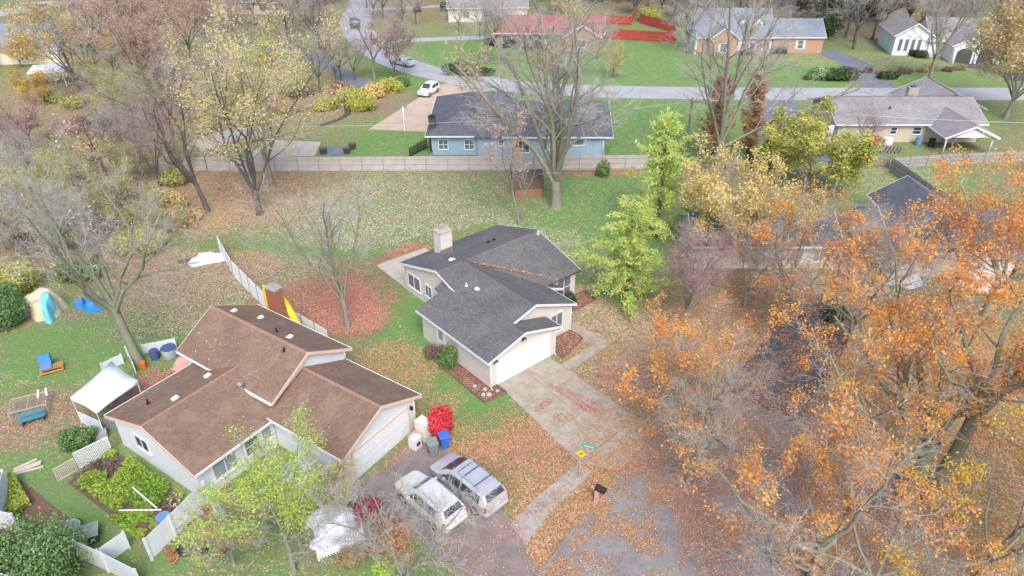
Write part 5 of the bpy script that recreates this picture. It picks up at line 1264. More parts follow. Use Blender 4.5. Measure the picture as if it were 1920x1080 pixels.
# bins near the garage
def bin_(loc, mat, lidmat, label, h=1.0, rz=0.4):
    e = empty('wheeled_bin', loc, rz, label, 'bin')
    m = MB(); vs = []
    for z, s in ((.06, .23), (h, .30)): vs += [(-s, -s, z), (s, -s, z), (s, s, z), (-s, s, z)]
    m.add(vs, [(0, 3, 2, 1), (4, 5, 6, 7), (0, 1, 5, 4), (1, 2, 6, 5), (2, 3, 7, 6), (3, 0, 4, 7)]); fixnorm(m.build('bin_body', M[mat], e))
    m = MB(); m.obox((0, 0, h + .045), (.70, .72, .07), 0, R(4)); o = fixnorm(m.build('lid', M[lidmat], e)); bv = o.modifiers.new('b', 'BEVEL'); bv.width = .03; bv.segments = 2
    m = MB(); m.tube([(-.3, .36, h - .05), (.3, .36, h - .05)], .025, 6); fixnorm(m.build('handle', M['black_metal'], e))
    for s in (-1, 1): m = MB(); m.tube([(s * .2, .24, .1), (s * .27, .24, .1)], .1, 10); fixnorm(m.build('wheel', M['rubber'], e))
    return e
bin_((-4.31, 34.05), 'royal_blue', 'royal_blue', 'royal blue wheeled bin under the red bush'); bin_((-5, 33.39), 'bin_grey', 'bin_grey', 'grey green wheeled bin next to the blue one', 1.05)
e = empty('appliance', (-5.74, 34.92), R(52), 'tall white cabinet left outside near the garage corner', 'appliance')
m = MB(); m.box(-.35, .35, -.4, .4, .02, 1.5); o = fixnorm(m.build('cabinet', M['offwhite'], e)); m = MB(); m.box(-.33, .33, -.43, -.402, .1, 1.45); fixnorm(m.build('door', M['white'], e))
e = empty('appliance', (-6.19, 34.05), R(52), 'small white machine with dials beside the garage door', 'appliance')
m = MB(); m.box(-.3, .3, -.3, .3, 0, .9); fixnorm(m.build('cabinet', M['white'], e)); m = MB(); m.box(-.3, .3, .15, .3, .902, 1.05); fixnorm(m.build('control_panel', M['galv'], e)); m = MB(); m.tube([(0, -.302, .45), (0, -.33, .45)], .17, 14); fixnorm(m.build('door', M['dark_grey'], e))
# kayaks leaning on the chimney
def kayak(p0, p1, r, mat, label, tip='teal_plastic'):
    a, b = Vector(p0), Vector(p1); e = empty('kayak', (a.x, a.y, 0), 0, label, 'kayak'); m = MB()
    n = 12; pts = [a.lerp(b, i / n) - Vector((a.x, a.y, 0)) + Vector((0, 0, .12 * math.sin(math.pi * i / n))) for i in range(n + 1)]
    m.tube(pts, [max(.02, r * math.sin(math.pi * (.04 + .92 * i / n)) ** .6) for i in range(n + 1)], 10); fixnorm(m.build('hull', M[mat], e, smooth=True))
    c = pts[n // 2]; m = MB(); m.tube([c + Vector((0, 0, r * .82)), c + Vector((0, 0, r * 1.02))], r * .5, 12); fixnorm(m.build('cockpit', M['black_metal'], e)); return e
a = R(56)
def h2p(u, v, z=0): return (-9.82 + u * math.cos(a) - v * math.sin(a), 30.56 + u * math.sin(a) + v * math.cos(a), z)
kayak(h2p(8.5, 12.6, .35), h2p(8.6, 15.6, 4.6), .30, 'yellow_plastic', 'yellow kayak propped upright against the brick chimney side'); kayak(h2p(8.1, 15.6, .3), h2p(7.85, 15.75, 4.9), .28, 'yellow_plastic', 'second yellow kayak on the far side of the brick chimney')
mound('covered_heap', h2p(8.7, 11.6), .6, 1.3, .8, 'teal_plastic', 'teal tarpaulin over things stored between roof and vinyl fence', seed=5)
e = empty('ladder', h2p(9.3, 11.3), a + R(90), 'aluminium ladder lying along the inside of the vinyl fence', 'ladder')
for y in (-.2, .2): m = MB(); m.obox((0, y, .7), (3.4, .05, .08)); fixnorm(m.build('rail', M['galv'], e))
for x in np.arange(-1.5, 1.51, .3): m = MB(); m.tube([(x, -.2, .7), (x, .2, .7)], .02, 6); fixnorm(m.build('rung', M['galv'], e))
for x in (-1.2, 1.2): m = MB(); m.box(x - .1, x + .1, -.3, .3, 0, .65); fixnorm(m.build('trestle', M['wood_dark'], e))
# back yard clutter by the big tree
barrel((-25.7, 43.58), .55, .8, 'canvas_grey', 'grey canvas covered tub behind the brown roof', lid='navy'); barrel((-26.72, 43.32), .35, .7, 'navy', 'small navy barrel beside the big leaning tree'); barrel((-27.1, 42.17), .22, .5, 'orange', 'orange bucket at the foot of the big leaning tree', cat='bucket')
for (p, q, lab) in (((-28.87, 43.58), (-27.38, 41.54), 'white fence panel left of the big leaning tree'), ((-27.82, 43.85), (-25.64, 44.65), 'low white rail fence along the yard clutter'), ((-29.75, 41.54), (-28.82, 42.67), 'white panel standing behind the canopy tent')):
    fence('vinyl_fence', [p, q], .9, 'vinyl', 'white', lab, post=.08, picket_w=.25, rails=False, panel=2.0)
mound('covered_heap', (-24.15, 42.17), .9, .5, .8, 'pink', 'dusty mauve cover over a heap tucked by the roof eave', seed=14)
for (p, mt, lab, s) in (((-26.72, 35.93), 'bin_grey', 'grey storage box under the canopy tent', .5), ((-26.61, 37.24), 'red', 'red storage crate under the canopy tent edge', .35), ((-26.77, 34.92), 'canvas_grey', 'grey folded canvas bundle by the tent legs', .4)):
    e = empty('storage_box', p, R(30), lab, 'box'); m = MB(); m.box(-s, s, -s * .7, s * .7, 0, s * 1.1); fixnorm(m.build('box_body', M[mt], e)); m = MB(); m.box(-s - .02, s + .02, -s * .7 - .02, s * .7 + .02, s * 1.1 + .002, s * 1.1 + .06); fixnorm(m.build('lid', M[mt], e))
# small sheets and boxes along the lower left bed
for (p, mt, lab, sx, sy, hh) in (((-24.74, 27.27), 'canvas_grey', 'grey round table top beside the green bush', .6, .6, .5), ((-23.52, 26.9), 'lid_green', 'square grey green composter lid by the grass path', .55, .55, .6)):
    e = empty('garden_box', p, R(25), lab, 'box'); m = MB(); m.box(-sx * .85, sx * .85, -sy * .85, sy * .85, 0, hh); fixnorm(m.build('box_body', M['dark_grey'], e)); m = MB(); m.prism([(sx * math.cos(k_ * math.pi / 4 + .39), sy * math.sin(k_ * math.pi / 4 + .39)) for k_ in range(8)] if 'round' in lab else [(-sx, -sy), (sx, -sy), (sx, sy), (-sx, sy)], hh + .002, hh + .06); fixnorm(m.build('lid', M[mt], e))
# log pile and black grill in the leafy bed
e = empty('log_stack', (-17.12, 26.9), R(20), 'stack of split orange firewood in the leafy bed', 'logs')
for r_i in range(3):
    for k_ in range(9 - r_i):
        m = MB(); m.tube([(k_ * .2 - .85 + r_i * .1, -.22, .1 + r_i * .17), (k_ * .2 - .85 + r_i * .1 + random.uniform(-.02, .02), .22, .1 + r_i * .17)], .095, 7); fixnorm(m.build('log', M['wood_orange'] if (k_ + r_i) % 3 else M['wood'], e))
mound('covered_heap', (-17.54, 26.19), .95, .5, .6, 'black_metal', 'black plastic cover over a mower beside the firewood', seed=15)
e = empty('garden_bench', (-18.51, 27.82), R(45), 'grey stone slab bench beside the white garden fence', 'bench'); m = MB(); m.box(-1.0, 1.0, -.3, .3, .4, .5); fixnorm(m.build('seat', M['concrete_grey'], e))
for x in (-.7, .7): m = MB(); m.box(x - .1, x + .1, -.25, .25, 0, .398); fixnorm(m.build('leg', M['concrete_grey'], e))
e = empty('bird_house', (-14.96, 29.37), R(30), 'small wooden nesting box on a post among the lime leaves', 'bird house'); m = MB(); m.box(-.22, .22, -.22, .22, 1.0, 1.4); fixnorm(m.build('box_body', M['wood'], e)); m = MB(); m.tube([(0, 0, 0), (0, 0, 1.0)], .05, 6); fixnorm(m.build('post', M['wood_dark'], e)); m = MB(); m.extr([(-.32, -.3, 1.4), (.32, -.3, 1.4), (0, -.3, 1.62)], (0, .6, 0)); fixnorm(m.build('roof', M['wood_dark'], e))
# pumpkin
e = empty('pumpkin', (-7.57, 26.19), 0, 'round orange pumpkin on the lawn by the driveway', 'pumpkin'); m = MB()
for k_ in range(9):
    an = 2 * math.pi * k_ / 9; pts = [(.03 * math.cos(an), .03 * math.sin(an), .02), (.14 * math.cos(an), .14 * math.sin(an), .06), (.19 * math.cos(an), .19 * math.sin(an), .18), (.14 * math.cos(an), .14 * math.sin(an), .30), (.03 * math.cos(an), .03 * math.sin(an), .31)]; m.tube(pts, [.03, .08, .10, .08, .03], 8)
fixnorm(m.build('shell', M['orange'], e, smooth=True)); m = MB(); m.tube([(0, 0, .3), (.03, 0, .4)], .025, 6); fixnorm(m.build('stalk', M['wood_dark'], e))
# mailbox: dark arched box on a bracketed pinkish post
e = empty('mailbox', (4.96, 29.5), R(-35), 'black arched mailbox on a pinkish post in the leafy kerb strip', 'mailbox')
m = MB(); m.box(-.11, .11, -.11, .11, 0, 1.05); fixnorm(m.build('post', M['pink'], e)); m = MB(); m.box(-.4, .4, -.09, .09, 1.052, 1.12); fixnorm(m.build('bracket', M['pink'], e))
m = MB(); m.extr([(-.1, -.17, 1.122), (-.1, .17, 1.122)] + [(-.1, .17 * math.cos(q), 1.3 + .17 * math.sin(q)) for q in np.linspace(0, math.pi, 9)], (.62, 0, 0)); fixnorm(m.build('box_body', M['black_metal'], e)); m = MB(); m.obox((.2, -.19, 1.35), (.12, .02, .08)); fixnorm(m.build('flag', M['red'], e))
# street sign
e = empty('street_sign', (4.11, 31.54), 0, 'street sign post with teal name blade and yellow warning plate', 'sign')
m = MB(); m.tube([(0, 0, 0), (0, 0, 2.75)], .03, 8); fixnorm(m.build('post', M['galv'], e))
m = MB(); m.obox((.42, -.12, 2.62), (.86, .03, .24), R(-18)); b_ = fixnorm(m.build('name_blade', M['sign_green'], e)); m = MB(); m.obox((.42, -.138, 2.62), (.62, .004, .05), R(-18)); fixnorm(m.build('lettering', M['white'], b_))
m = MB(); c_ = Vector((.02, -.035, 1.95)); d_ = Vector((math.cos(R(-18)), math.sin(R(-18)), 0)); q = [c_ + d_ * (.31 * math.cos(k_ * math.pi / 2)) + Vector((0, 0, .31 * math.sin(k_ * math.pi / 2))) for k_ in range(4)]; m.extr(q, (-.005, -.02, 0)); y_ = fixnorm(m.build('warning_plate', M['sign_yellow'], e)); m = MB(); m.obox((.02, -.066, 1.97), (.18, .006, .08), R(-18)); fixnorm(m.build('symbol', M['black_metal'], y_))
# basketball hoop
e = empty('basketball_hoop', (-14.18, 92.35), 0, 'basketball hoop on a white pole at the edge of the pinkish drive', 'hoop')
m = MB(); m.tube([(0, 0, 0), (0, 0, 2.7), (-.1, .6, 3.1)], .07, 8); fixnorm(m.build('pole', M['white'], e)); m = MB(); m.obox((-.1, .7, 3.25), (1.0, .05, .62)); fixnorm(m.build('backboard', M['bin_grey'], e)); m = MB()
for k_ in range(14): q0, q1 = k_ * 6.2832 / 14, (k_ + 1) * 6.2832 / 14; m.tube([(-.1 + .23 * math.cos(q0), 1.0 + .23 * math.sin(q0), 3.05), (-.1 + .23 * math.cos(q1), 1.0 + .23 * math.sin(q1), 3.05)], .015, 4)
m.obox((-.1, .75, 3.05), (.1, .1, .05)); fixnorm(m.build('rim', M['orange'], e))
for k_, (px, lab) in enumerate((((-23.16, 84.42), 'round dark planter at the patio corner by the long fence'), ((-20.3, 84.59), 'dark planter by the grey pad behind the fence'), ((-19.91, 86.02), 'dark planter on the far edge of the grey pad'))):
    e = empty('planter', px, 0, lab, 'planter'); m = MB(); m.tube([(0, 0, 0), (0, 0, .7), (0, 0, .72)], [.38, .5, .44], 12); fixnorm(m.build('pot', M['dark_grey'], e)); m = MB(); m.tube([(0, 0, .70), (0, 0, .74)], .43, 12); fixnorm(m.build('soil', M['soil'], e))
# shed
e = empty('garden_shed', (1.63, 72.85), R(8), 'small red brown barn shed with dark gambrel roof on the back lawn', 'shed')
gp = [(-1.2, 0), (1.2, 0), (1.2, 1.3), (.85, 2.1), (0, 2.6), (-.85, 2.1), (-1.2, 1.3)]
m = MB(); m.extr([(-1.5, p[0], p[1]) for p in gp], (3.0, 0, 0)); fixnorm(m.build('wall', M['shed_wood'], e))
rp_ = [(-1.34, 1.15), (-.92, 2.14), (0, 2.68), (.92, 2.14), (1.34, 1.15)]
for i in range(4):
    (y0, z0), (y1, z1) = rp_[i], rp_[i + 1]; m = MB(); m.extr([(-1.62, y0, z0), (1.62, y0, z0), (1.62, y1, z1), (-1.62, y1, z1)], (0, 0, .06)); fixnorm(m.build('roof', M['shed_roof'], e))
m = MB(); m.box(-1.53, -1.502, -.6, .6, .05, 1.6); fixnorm(m.build('door', M['wood_orange'], e))
# white canopy far left, utility poles with wires
e = empty('carport', (-72.02, 113.55), R(12), 'white sheet roofed carport among the trees', 'carport'); m = MB(); m.extr([(-2.6, -1.8, 2.2), (2.6, -1.8, 2.2), (2.6, 1.8, 2.6), (-2.6, 1.8, 2.6)], (0, 0, .08)); fixnorm(m.build('roof', M['white'], e))
for x in (-2.4, 2.4):
    for y in (-1.6, 1.6): m = MB(); m.box(x - .06, x + .06, y - .06, y + .06, 0, 2.19 + .111 * (y + 1.8)); fixnorm(m.build('post', M['white'], e))
def upole(p, h, label, lamp=False):
    e = empty('utility_pole', p, 0, label, 'pole'); m = MB(); m.tube([(0, 0, 0), (0, 0, h)], [.16, .11], 8); fixnorm(m.build('pole', M['pole_wood'], e)); m = MB(); m.box(-.9, .9, -.06, .06, h - .6, h - .48); fixnorm(m.build('crossarm', M['pole_wood'], e))
    for x in (-.75, .75): m = MB(); m.tube([(x, 0, h - .478), (x, 0, h - .3)], .05, 6); fixnorm(m.build('insulator', M['offwhite'], e))
    return e
upole((21.11, 83.72), 7.2, 'slender utility pole standing on the lawn before the street'); upole((-44.78, 59.7), 6.2, 'dark utility pole rising out of the thicket')
def wire(p0, p1, label, mat='wire', r=.018, sag=.5):
    a, b = Vector(p0), Vector(p1); m = MB(); m.tube([a.lerp(b, i / 14) - Vector((0, 0, sag * 4 * (i / 14) * (1 - i / 14))) for i in range(15)], r, 4); tag(fixnorm(m.build('power_line', M[mat])), label, 'wire')
pA = (21.11, 83.72); pB = (-44.78, 59.7)
wire((pA[0], pA[1], 6.8), (63, 78, 6.0), 'power line from the lawn pole across the tan house', 'wire_pale', .03); wire((pA[0], pA[1], 6.7), (-34, 78.5, 5.6), 'power line from the lawn pole over the blue house and long fence', 'wire_pale', .022, 1.0)
wire((pB[0], pB[1], 6.0), (-34, 78.5, 5.4), 'power line leaving the pole in the thicket', 'wire', .018)
# bits by the tan house
for k_, (px, mt, lab) in enumerate((((45.83, 87.3), 'red', 'red garden cart beside the tan house wall'), ((47.15, 86.93), 'white', 'white round drum beside the tan house wall'), ((51.22, 87.3), 'blue_cushion_faded', 'blue barrel near the tan house corner'), ((52.63, 86.75), 'black_metal', 'black covered grill by the tan porch'))):
    barrel(px, .6 if k_ < 2 else .4, 1.0, mt, lab, cat='barrel' if k_ != 0 else 'cart')
e = empty('wood_stack', (45.49, 84.95), R(-8), 'long low stack of grey firewood on the tan house lawn', 'logs')
for r_i in range(3):
    for k_ in range(12): m = MB(); m.tube([(k_ * .42 - 2.4 + .1 * r_i, -.3, .15 + r_i * .26), (k_ * .42 - 2.4 + .1 * r_i, .3, .15 + r_i * .26)], .17, 6); fixnorm(m.build('log', M['fence_old'], e))
for k_, (u_, v_, s) in enumerate(((-.5, -.45, .22), (-.8, -.2, .16), (-.35, .15, .18), (.2, -.55, .15), (-.7, .9, .17))):
    p = h1p(u_, v_); bm = bmesh.new(); bmesh.ops.create_icosphere(bm, subdivisions=2, radius=s)
    for v in bm.verts: v.co *= 1 + random.uniform(-.18, .18); v.co.z = max(v.co.z * .7, -.05)
    me = bpy.data.meshes.new('rock'); bm.to_mesh(me); bm.free(); me.materials.append(M['rock']); o = link('rock', me); o.location = (p[0], p[1], .07); tag(o, 'pale edging rock at the corner of the cream garage', 'rock', 'rocks at the corner of the cream garage')

# ================================================================ trees
def prisms(p0, p1, r0, r1, n=3):
    d = unit(p1 - p0)
    ref = np.where(np.abs(d[:, 2:3]) > .9, np.array([[1., 0, 0]]), np.array([[0, 0, 1.]]))
    a = unit(np.cross(d, ref)); b = np.cross(d, a)
    ang = np.arange(n) * 2 * math.pi / n
    off = np.cos(ang)[None, :, None] * a[:, None] + np.sin(ang)[None, :, None] * b[:, None]
    Vv = np.concatenate([p0[:, None] + off * r0[:, None, None], p1[:, None] + off * r1[:, None, None]], 1)
    base = np.arange(len(p0))[:, None, None] * (2 * n)
    k = np.arange(n); f = np.stack([k, (k + 1) % n, n + (k + 1) % n, n + k], 1)
    return Vv.reshape(-1, 3), (base + f[None]).reshape(-1, 4)

def spawn(rg, p0, p1, r1, key, per, ang, lo, hi, rad, bend=.25, up=.15, segs=2, tipbias=False):
    """side shoots from each segment"""
    n = len(p0); cnt = rg.poisson(per, n); idx = np.repeat(np.arange(n), cnt); m = len(idx)
    t = rg.random(m)
    s = p0[idx] + (p1 - p0)[idx] * t[:, None]
    d = unit(p1 - p0)[idx]
    q = unit(np.cross(d, rg.normal(size=(m, 3))))
    an = ang * (0.6 + .8 * rg.random(m))
    nd = unit(d * np.cos(an)[:, None] + q * np.sin(an)[:, None] + np.array([0, 0, up]))
    L_ = lo + (hi - lo) * rg.random(m) ** 1.3
    P0, P1, R0, R1, K = [], [], [], [], []
    rr0 = np.minimum(r1[idx] * .8, rad)
    for i in range(segs):
        e = s + nd * (L_ / segs)[:, None]
        P0.append(s); P1.append(e); R0.append(rr0 * (1 - .55 * i / segs)); R1.append(rr0 * (1 - .55 * (i + 1) / segs)); K.append(key[idx])
        s = e; nd = unit(nd + rg.normal(size=(m, 3)) * bend + np.array([0, 0, up * .6]))
    return np.concatenate(P0), np.concatenate(P1), np.concatenate(R0), np.concatenate(R1), np.concatenate(K)

def grow_tree(seed, H, r0, hf=3.0, nl=6, tilt=(15, 35), lean=(0, 0), per=(7, 6), ratio=(.46, .5), twig=(2.4, 1.8), twl=(.5, 1.3), up=.06, wander=.13, leader=False, fine=True, leaves=0, lsz=.1, lspread=.25, leafy=1.0, twr=.012, flare=1.35, clump=0, zmin=0.0, lim=(.8, 1.05), droop=0.0, limb_dirs=None):
    rd = random.Random(seed); rg = np.random.default_rng(seed)
    thick = []; segs = []
    keyc = [0]
    def walk(p, d, L_, r, n, wan, upw, end):
        pts = [p.copy()]; rad = [r]; dirs = [d.copy()]
        for i in range(n):
            d = (d + Vector((rd.gauss(0, wan), rd.gauss(0, wan), rd.gauss(0, wan) + upw))).normalized()
            p = p + d * (L_ / n); pts.append(p.copy()); dirs.append(d.copy()); rad.append(r + (end - r) * (i + 1) / n)
        return pts, rad, dirs
    def shoot(d, ang, az):
        q = d.orthogonal().normalized(); q = Matrix.Rotation(az, 3, d) @ q
        return (d * math.cos(ang) + q * math.sin(ang)).normalized()
    def br(p, d, L_, r, lvl, key):
        n = (8, 7, 5, 4)[lvl]
        pts, rad, dirs = walk(p, d, L_, r, n, wander * (1 + .25 * lvl), up * (1.2 if lvl == 1 else .8) - droop * (lvl - 1), r * (.28 if lvl < 3 else .4))
        if lvl <= 2: thick.append((pts, rad, (9, 8, 5)[lvl]))
        else:
            for i in range(n): segs.append((pts[i], pts[i + 1], rad[i], rad[i + 1], key))
        if lvl == 3: return
        k = per[lvl - 1]; az = rd.uniform(0, 6.28)
        for c in range(k):
            t = .22 + .78 * (c + rd.random()) / k
            f = min(n - 1e-3, t * n); i = int(f); q = pts[i].lerp(pts[i + 1], f - i); az += 2.4 + rd.uniform(-.5, .5)
            nd = shoot(dirs[i + 1], R(rd.uniform(28, 58)), az); rr = rad[i] + (rad[i + 1] - rad[i]) * (f - i)
            if lvl == 1: keyc[0] += 1
            br(q, nd, L_ * ratio[lvl - 1] * (1.15 - .55 * t) * rd.uniform(.75, 1.2), max(.012, rr * rd.uniform(.45, .65)), lvl + 1, keyc[0] if lvl == 1 else key)
    d0 = Vector((lean[0], lean[1], 1)).normalized()
    pts, rad, dirs = walk(Vector((0, 0, -.05)), d0, hf, r0, 6, .03, 0, r0 * .78)
    rad[0] *= flare; rad[1] *= 1 + (flare - 1) * .3
    if leader:
        p2, ra2, dd2 = walk(pts[-1], dirs[-1], H - hf, rad[-1], 9, wander * .4, .02, .02)
        thick.append((pts + p2[1:], rad + ra2[1:], 9))
        az = rd.uniform(0, 6.28)
        for i in range(nl):
            t = i / nl; f = t * 8.6; j = int(f); q = p2[j].lerp(p2[j + 1], f - j); az += 2.4; keyc[0] += 1
            br(q, shoot(Vector((0, 0, 1)), R(rd.uniform(*tilt)), az), (H - hf) * rd.uniform(*lim) * (1 - .75 * t), max(.02, ra2[j] * .5), 1, keyc[0])
    else:
        thick.append((pts, rad, 10)); az = rd.uniform(0, 6.28)
        for i in range(nl):
            az += 6.2832 / nl + rd.uniform(-.35, .35); f = 5.0 + rd.uniform(-.6, .95); j = int(f); q = pts[j].lerp(pts[j + 1], f - j)
            if limb_dirs:
                nd = Vector(limb_dirs[i][:3]); Ll = nd.length; nd.normalize(); rl = r0 * limb_dirs[i][3]
            else:
                nd = shoot(dirs[-1], R(rd.uniform(*tilt)), az); Ll = (H - hf) * rd.uniform(*lim); rl = r0 * rd.uniform(.42, .6)
            keyc[0] += 1
            br(q, nd, Ll, rl, 1, keyc[0])
    mb = MB()
    for p_, r_, n in thick: mb.tube(p_, r_, n, cap=False)
    P0 = np.array([tuple(s[0]) for s in segs]); P1 = np.array([tuple(s[1]) for s in segs]); R0 = np.array([s[2] for s in segs]); R1 = np.array([s[3] for s in segs]); K = np.array([s[4] for s in segs])
    A = spawn(rg, P0, P1, np.maximum(R1, .008), K, twig[0], .75, twl[0], twl[1], twr, up=.12 - droop)
    parts = [(P0, P1, np.maximum(R0, .01), np.maximum(R1, .008)), A[:4]]
    last = A
    if fine:
        B = spawn(rg, A[0], A[1], np.maximum(A[3], .005), A[4], twig[1], .7, twl[0] * .4, twl[1] * .5, twr * .7, segs=1, up=.1 - droop)
        parts.append(B[:4]); last = tuple(np.concatenate([a, b]) for a, b in zip(A, B))
    tp = [np.concatenate([q[i] for q in parts]) for i in range(4)]
    out = {'trunk': mb, 'twig': prisms(*tp), 'leaf': None}
    if leaves:
        nk = keyc[0] + 2; ok = rg.random(nk) < leafy; tone = rg.random(nk)
        sel = np.where(ok[last[4]])[0]
        if len(sel):
            if zmin: sel = sel[last[1][sel, 2] > zmin * H]
            i = sel[rg.integers(0, len(sel), leaves)]
            if clump:
                cen = sel[rg.integers(0, len(sel), clump)]; w_ = rg.random(clump) ** 2 + .1; i = cen[rg.choice(clump, leaves, p=w_ / w_.sum())]; tone = rg.random(nk) * 0 + .5; ctone = {}
            C = last[0][i] + (last[1] - last[0])[i] * rg.random(leaves)[:, None] + rg.normal(size=(leaves, 3)) * lspread
            th = unit(rg.normal(size=(leaves, 3)) * np.array([1, 1, .55])); ph = unit(np.cross(th, rg.normal(size=(leaves, 3))))
            sz = lsz * (.6 + .8 * rg.random(leaves))
            V_, F_ = quads(C, th * sz[:, None], ph * (sz * .62)[:, None])
            out['leaf'] = (V_, F_, np.clip((tone[last[4][i]] if not clump else np.modf(i * .6180339)[0]) * .55 + rg.random(leaves) * .6 - .07, 0, 1))
    return out

def plant_tree(name, data, loc, label, cat='tree', group=None, bark='bark_grey', twigm='twig_grey', leafm=None, rz=0, sc=1.0):
    e = empty(name, loc, rz, label, cat, group); e.scale = (sc, sc, sc)
    data['trunk'].build('trunk', M[bark], e, smooth=True)
    V_, F_ = data['twig']
    link('twigs' if data['leaf'] else 'crown', np_mesh('twigs', V_, F_, M[twigm]), e)
    if data['leaf']:
        V_, F_, rn = data['leaf']; link('crown', np_mesh('crown', V_, F_, M[leafm], rn), e)
    return e

def conifer(seed, H, rad, leaves, lsz, shape=1.0, base=.08, gap=.3, droop=-.1, nb=70, tall=False):
    rd = random.Random(seed); rg = np.random.default_rng(seed)
    mb = MB(); mb.tube([(0, 0, -.05), (.03, 0, H * .3), (0, .04, H * .65), (0, 0, H)], [H * .022, H * .016, H * .009, .012], 8)
    P0, P1 = [], []
    for i in range(nb):
        t = base + (1 - base) * (i + rd.random()) / nb; z = H * t
        L_ = rad * ((1 - t) ** (.75 * shape) * 1.0 + .04) * rd.uniform(.4, 1.3) * (1 if t > base + .1 else .8); az = i * 2.4 + rd.uniform(-.4, .4)
        p = Vector((0, 0, z)); d = Vector((math.cos(az), math.sin(az), .28 if not tall else 1.3)).normalized()
        for k in range(4):
            q = p + d * L_ / 4; P0.append(tuple(p)); P1.append(tuple(q)); p = q; d = (d + Vector((rd.gauss(0, .1), rd.gauss(0, .1), droop + rd.gauss(0, .06)))).normalized()
    P0, P1 = np.array(P0), np.array(P1); n = len(P0)
    A = spawn(rg, P0, P1, np.full(n, .03), np.arange(n), 3.0, .8, .2 * rad * .4, rad * .32, .012, up=0, segs=1)
    tw = [np.concatenate([P0, A[0]]), np.concatenate([P1, A[1]]), np.concatenate([np.full(n, .025), A[2]]), np.concatenate([np.full(n, .015), A[3]])]
    L0, L1 = np.concatenate([P0, A[0]]), np.concatenate([P1, A[1]])
    w = np.linalg.norm(L1 - L0, axis=1) * (np.concatenate([np.tile([.35, .8, 1.2, 1.3], n // 4), np.full(len(A[0]), 1.4)])); i = rg.choice(len(L0), leaves, p=w / w.sum())
    C = L0[i] + (L1 - L0)[i] * rg.random(leaves)[:, None] + rg.normal(size=(leaves, 3)) * np.array([.16, .16, .10]) * gap * 3
    th = unit(unit(L1 - L0)[i] + rg.normal(size=(leaves, 3)) * .7); ph = unit(np.cross(th, rg.normal(size=(leaves, 3)) * .5 + np.array([0, 0, 1])))
    ph = unit(np.cross(th, ph)); ph = unit(ph + rg.normal(size=(leaves, 3)) * .3)
    sz = lsz * (.6 + .8 * rg.random(leaves)); V_, F_ = quads(C, th * sz[:, None], ph * (sz * .38)[:, None])
    tone = rg.random(n + len(A[0]) + 5)[i // 9]
    return {'trunk': mb, 'twig': prisms(*tw), 'leaf': (V_, F_, np.clip(.5 * tone + .6 * rg.random(leaves), 0, 1))}

def bush(name, loc, rx, ry, rz_, n, lsz, leafm, label, seed=1, cat='bush', group=None, lumps=9, turn=0, z0=.0, stems='twig_brown', rmin=.55, aspect=.6):
    rd = random.Random(seed); rg = np.random.default_rng(seed)
    e = empty(name, loc, turn, label, cat, group)
    cs = [(0, 0, .5, .75)] + [(rd.uniform(-.6, .6), rd.uniform(-.6, .6), rd.uniform(.3, .75), rd.uniform(.3, .5)) for _ in range(lumps)]
    wts = np.array([c[3] ** 2 for c in cs]); k = rg.choice(len(cs), n, p=wts / wts.sum()); cc = np.array(cs)[k]
    u = unit(rg.normal(size=(n, 3))); r = (rmin + (1 - rmin) * rg.random(n) ** .6) * cc[:, 3] * (1 + .10 * rg.normal(size=n))
    C = cc[:, :3] + u * r[:, None]
    C = C * np.array([rx, ry, rz_ * 1.0]); C[:, 2] = np.abs(C[:, 2]) + z0
    th = unit(u * np.array([1 / rx, 1 / ry, 1 / rz_]) * .0 + rg.normal(size=(n, 3))); ph = unit(np.cross(th, u + rg.normal(size=(n, 3)) * .35)); 
    sz = lsz * (.6 + .8 * rg.random(n)); V_, F_ = quads(C, th * sz[:, None], ph * (sz * aspect)[:, None]); V_[:, 2] = np.maximum(V_[:, 2], .01)
    m = MB()
    for i in range(9):
        a_ = rd.uniform(0, 6.28); q = (math.cos(a_) * rx * .6, math.sin(a_) * ry * .6, rz_ * rd.uniform(.6, 1.0) + z0); m.tube([(q[0] * .1, q[1] * .1, -.03), (q[0] * .5, q[1] * .5, q[2] * .55), q], [.03, .02, .008], 5)
    m.build('stems', M[stems], e); tone = rg.random(len(cs))[k]
    link('foliage', np_mesh('foliage', V_, F_, M[leafm], np.clip(tone * .4 + rg.random(n) * .7 - .05, 0, 1)), e)
    return e

# ---- the big trees one can tell apart
plant_tree('bare_tree', grow_tree(11, 22, .58, 3.0, 9, (7, 25), per=(8, 6), up=.03, wander=.10, lim=(.8, 1.05), twig=(2.6, 1.9), leaves=1500, leafy=.06, lsz=.13), (4.67, 69.37), 'tall bare tree with many upright stems standing on the back lawn by the shed', bark='bark_grey', leafm='lf_ochre')
plant_tree('bare_tree', grow_tree(12, 23, .50, 4.0, 7, (12, 32), lean=(.06, 0), per=(8, 6), up=.02, wander=.10, twig=(2.6, 1.9), limb_dirs=[(-2.5, 1, 17, .5), (-5.5, -1, 14, .42), (1.2, -1.5, 18, .55), (4.2, 1, 16, .5), (6.5, -1.5, 13, .42), (13.5, -1.0, 7.5, .40), (.5, 3.5, 17, .42)]), (23.66, 78.3), 'tall bare tree towering between the two rusty conifers')
plant_tree('bare_tree', grow_tree(13, 13.0, .22, 2.6, 6, (8, 24), per=(7, 5), up=.05, wander=.12, twl=(.35, .9), twig=(1.9, 1.3), twr=.010), (-13.12, 47.49), 'leafless young maple standing in a bed of brick red leaves')
plant_tree('bare_tree', grow_tree(14, 17.5, .34, 5.2, 6, (22, 55), lean=(-.12, .05), per=(8, 6), up=.05, wander=.14, twig=(2.3, 1.6), leaves=350, leafy=.08, lsz=.075), (-27.58, 42.55), 'big leaning bare tree behind the brown roofed house', bark='bark_moss', leafm='lf_paleyellow')
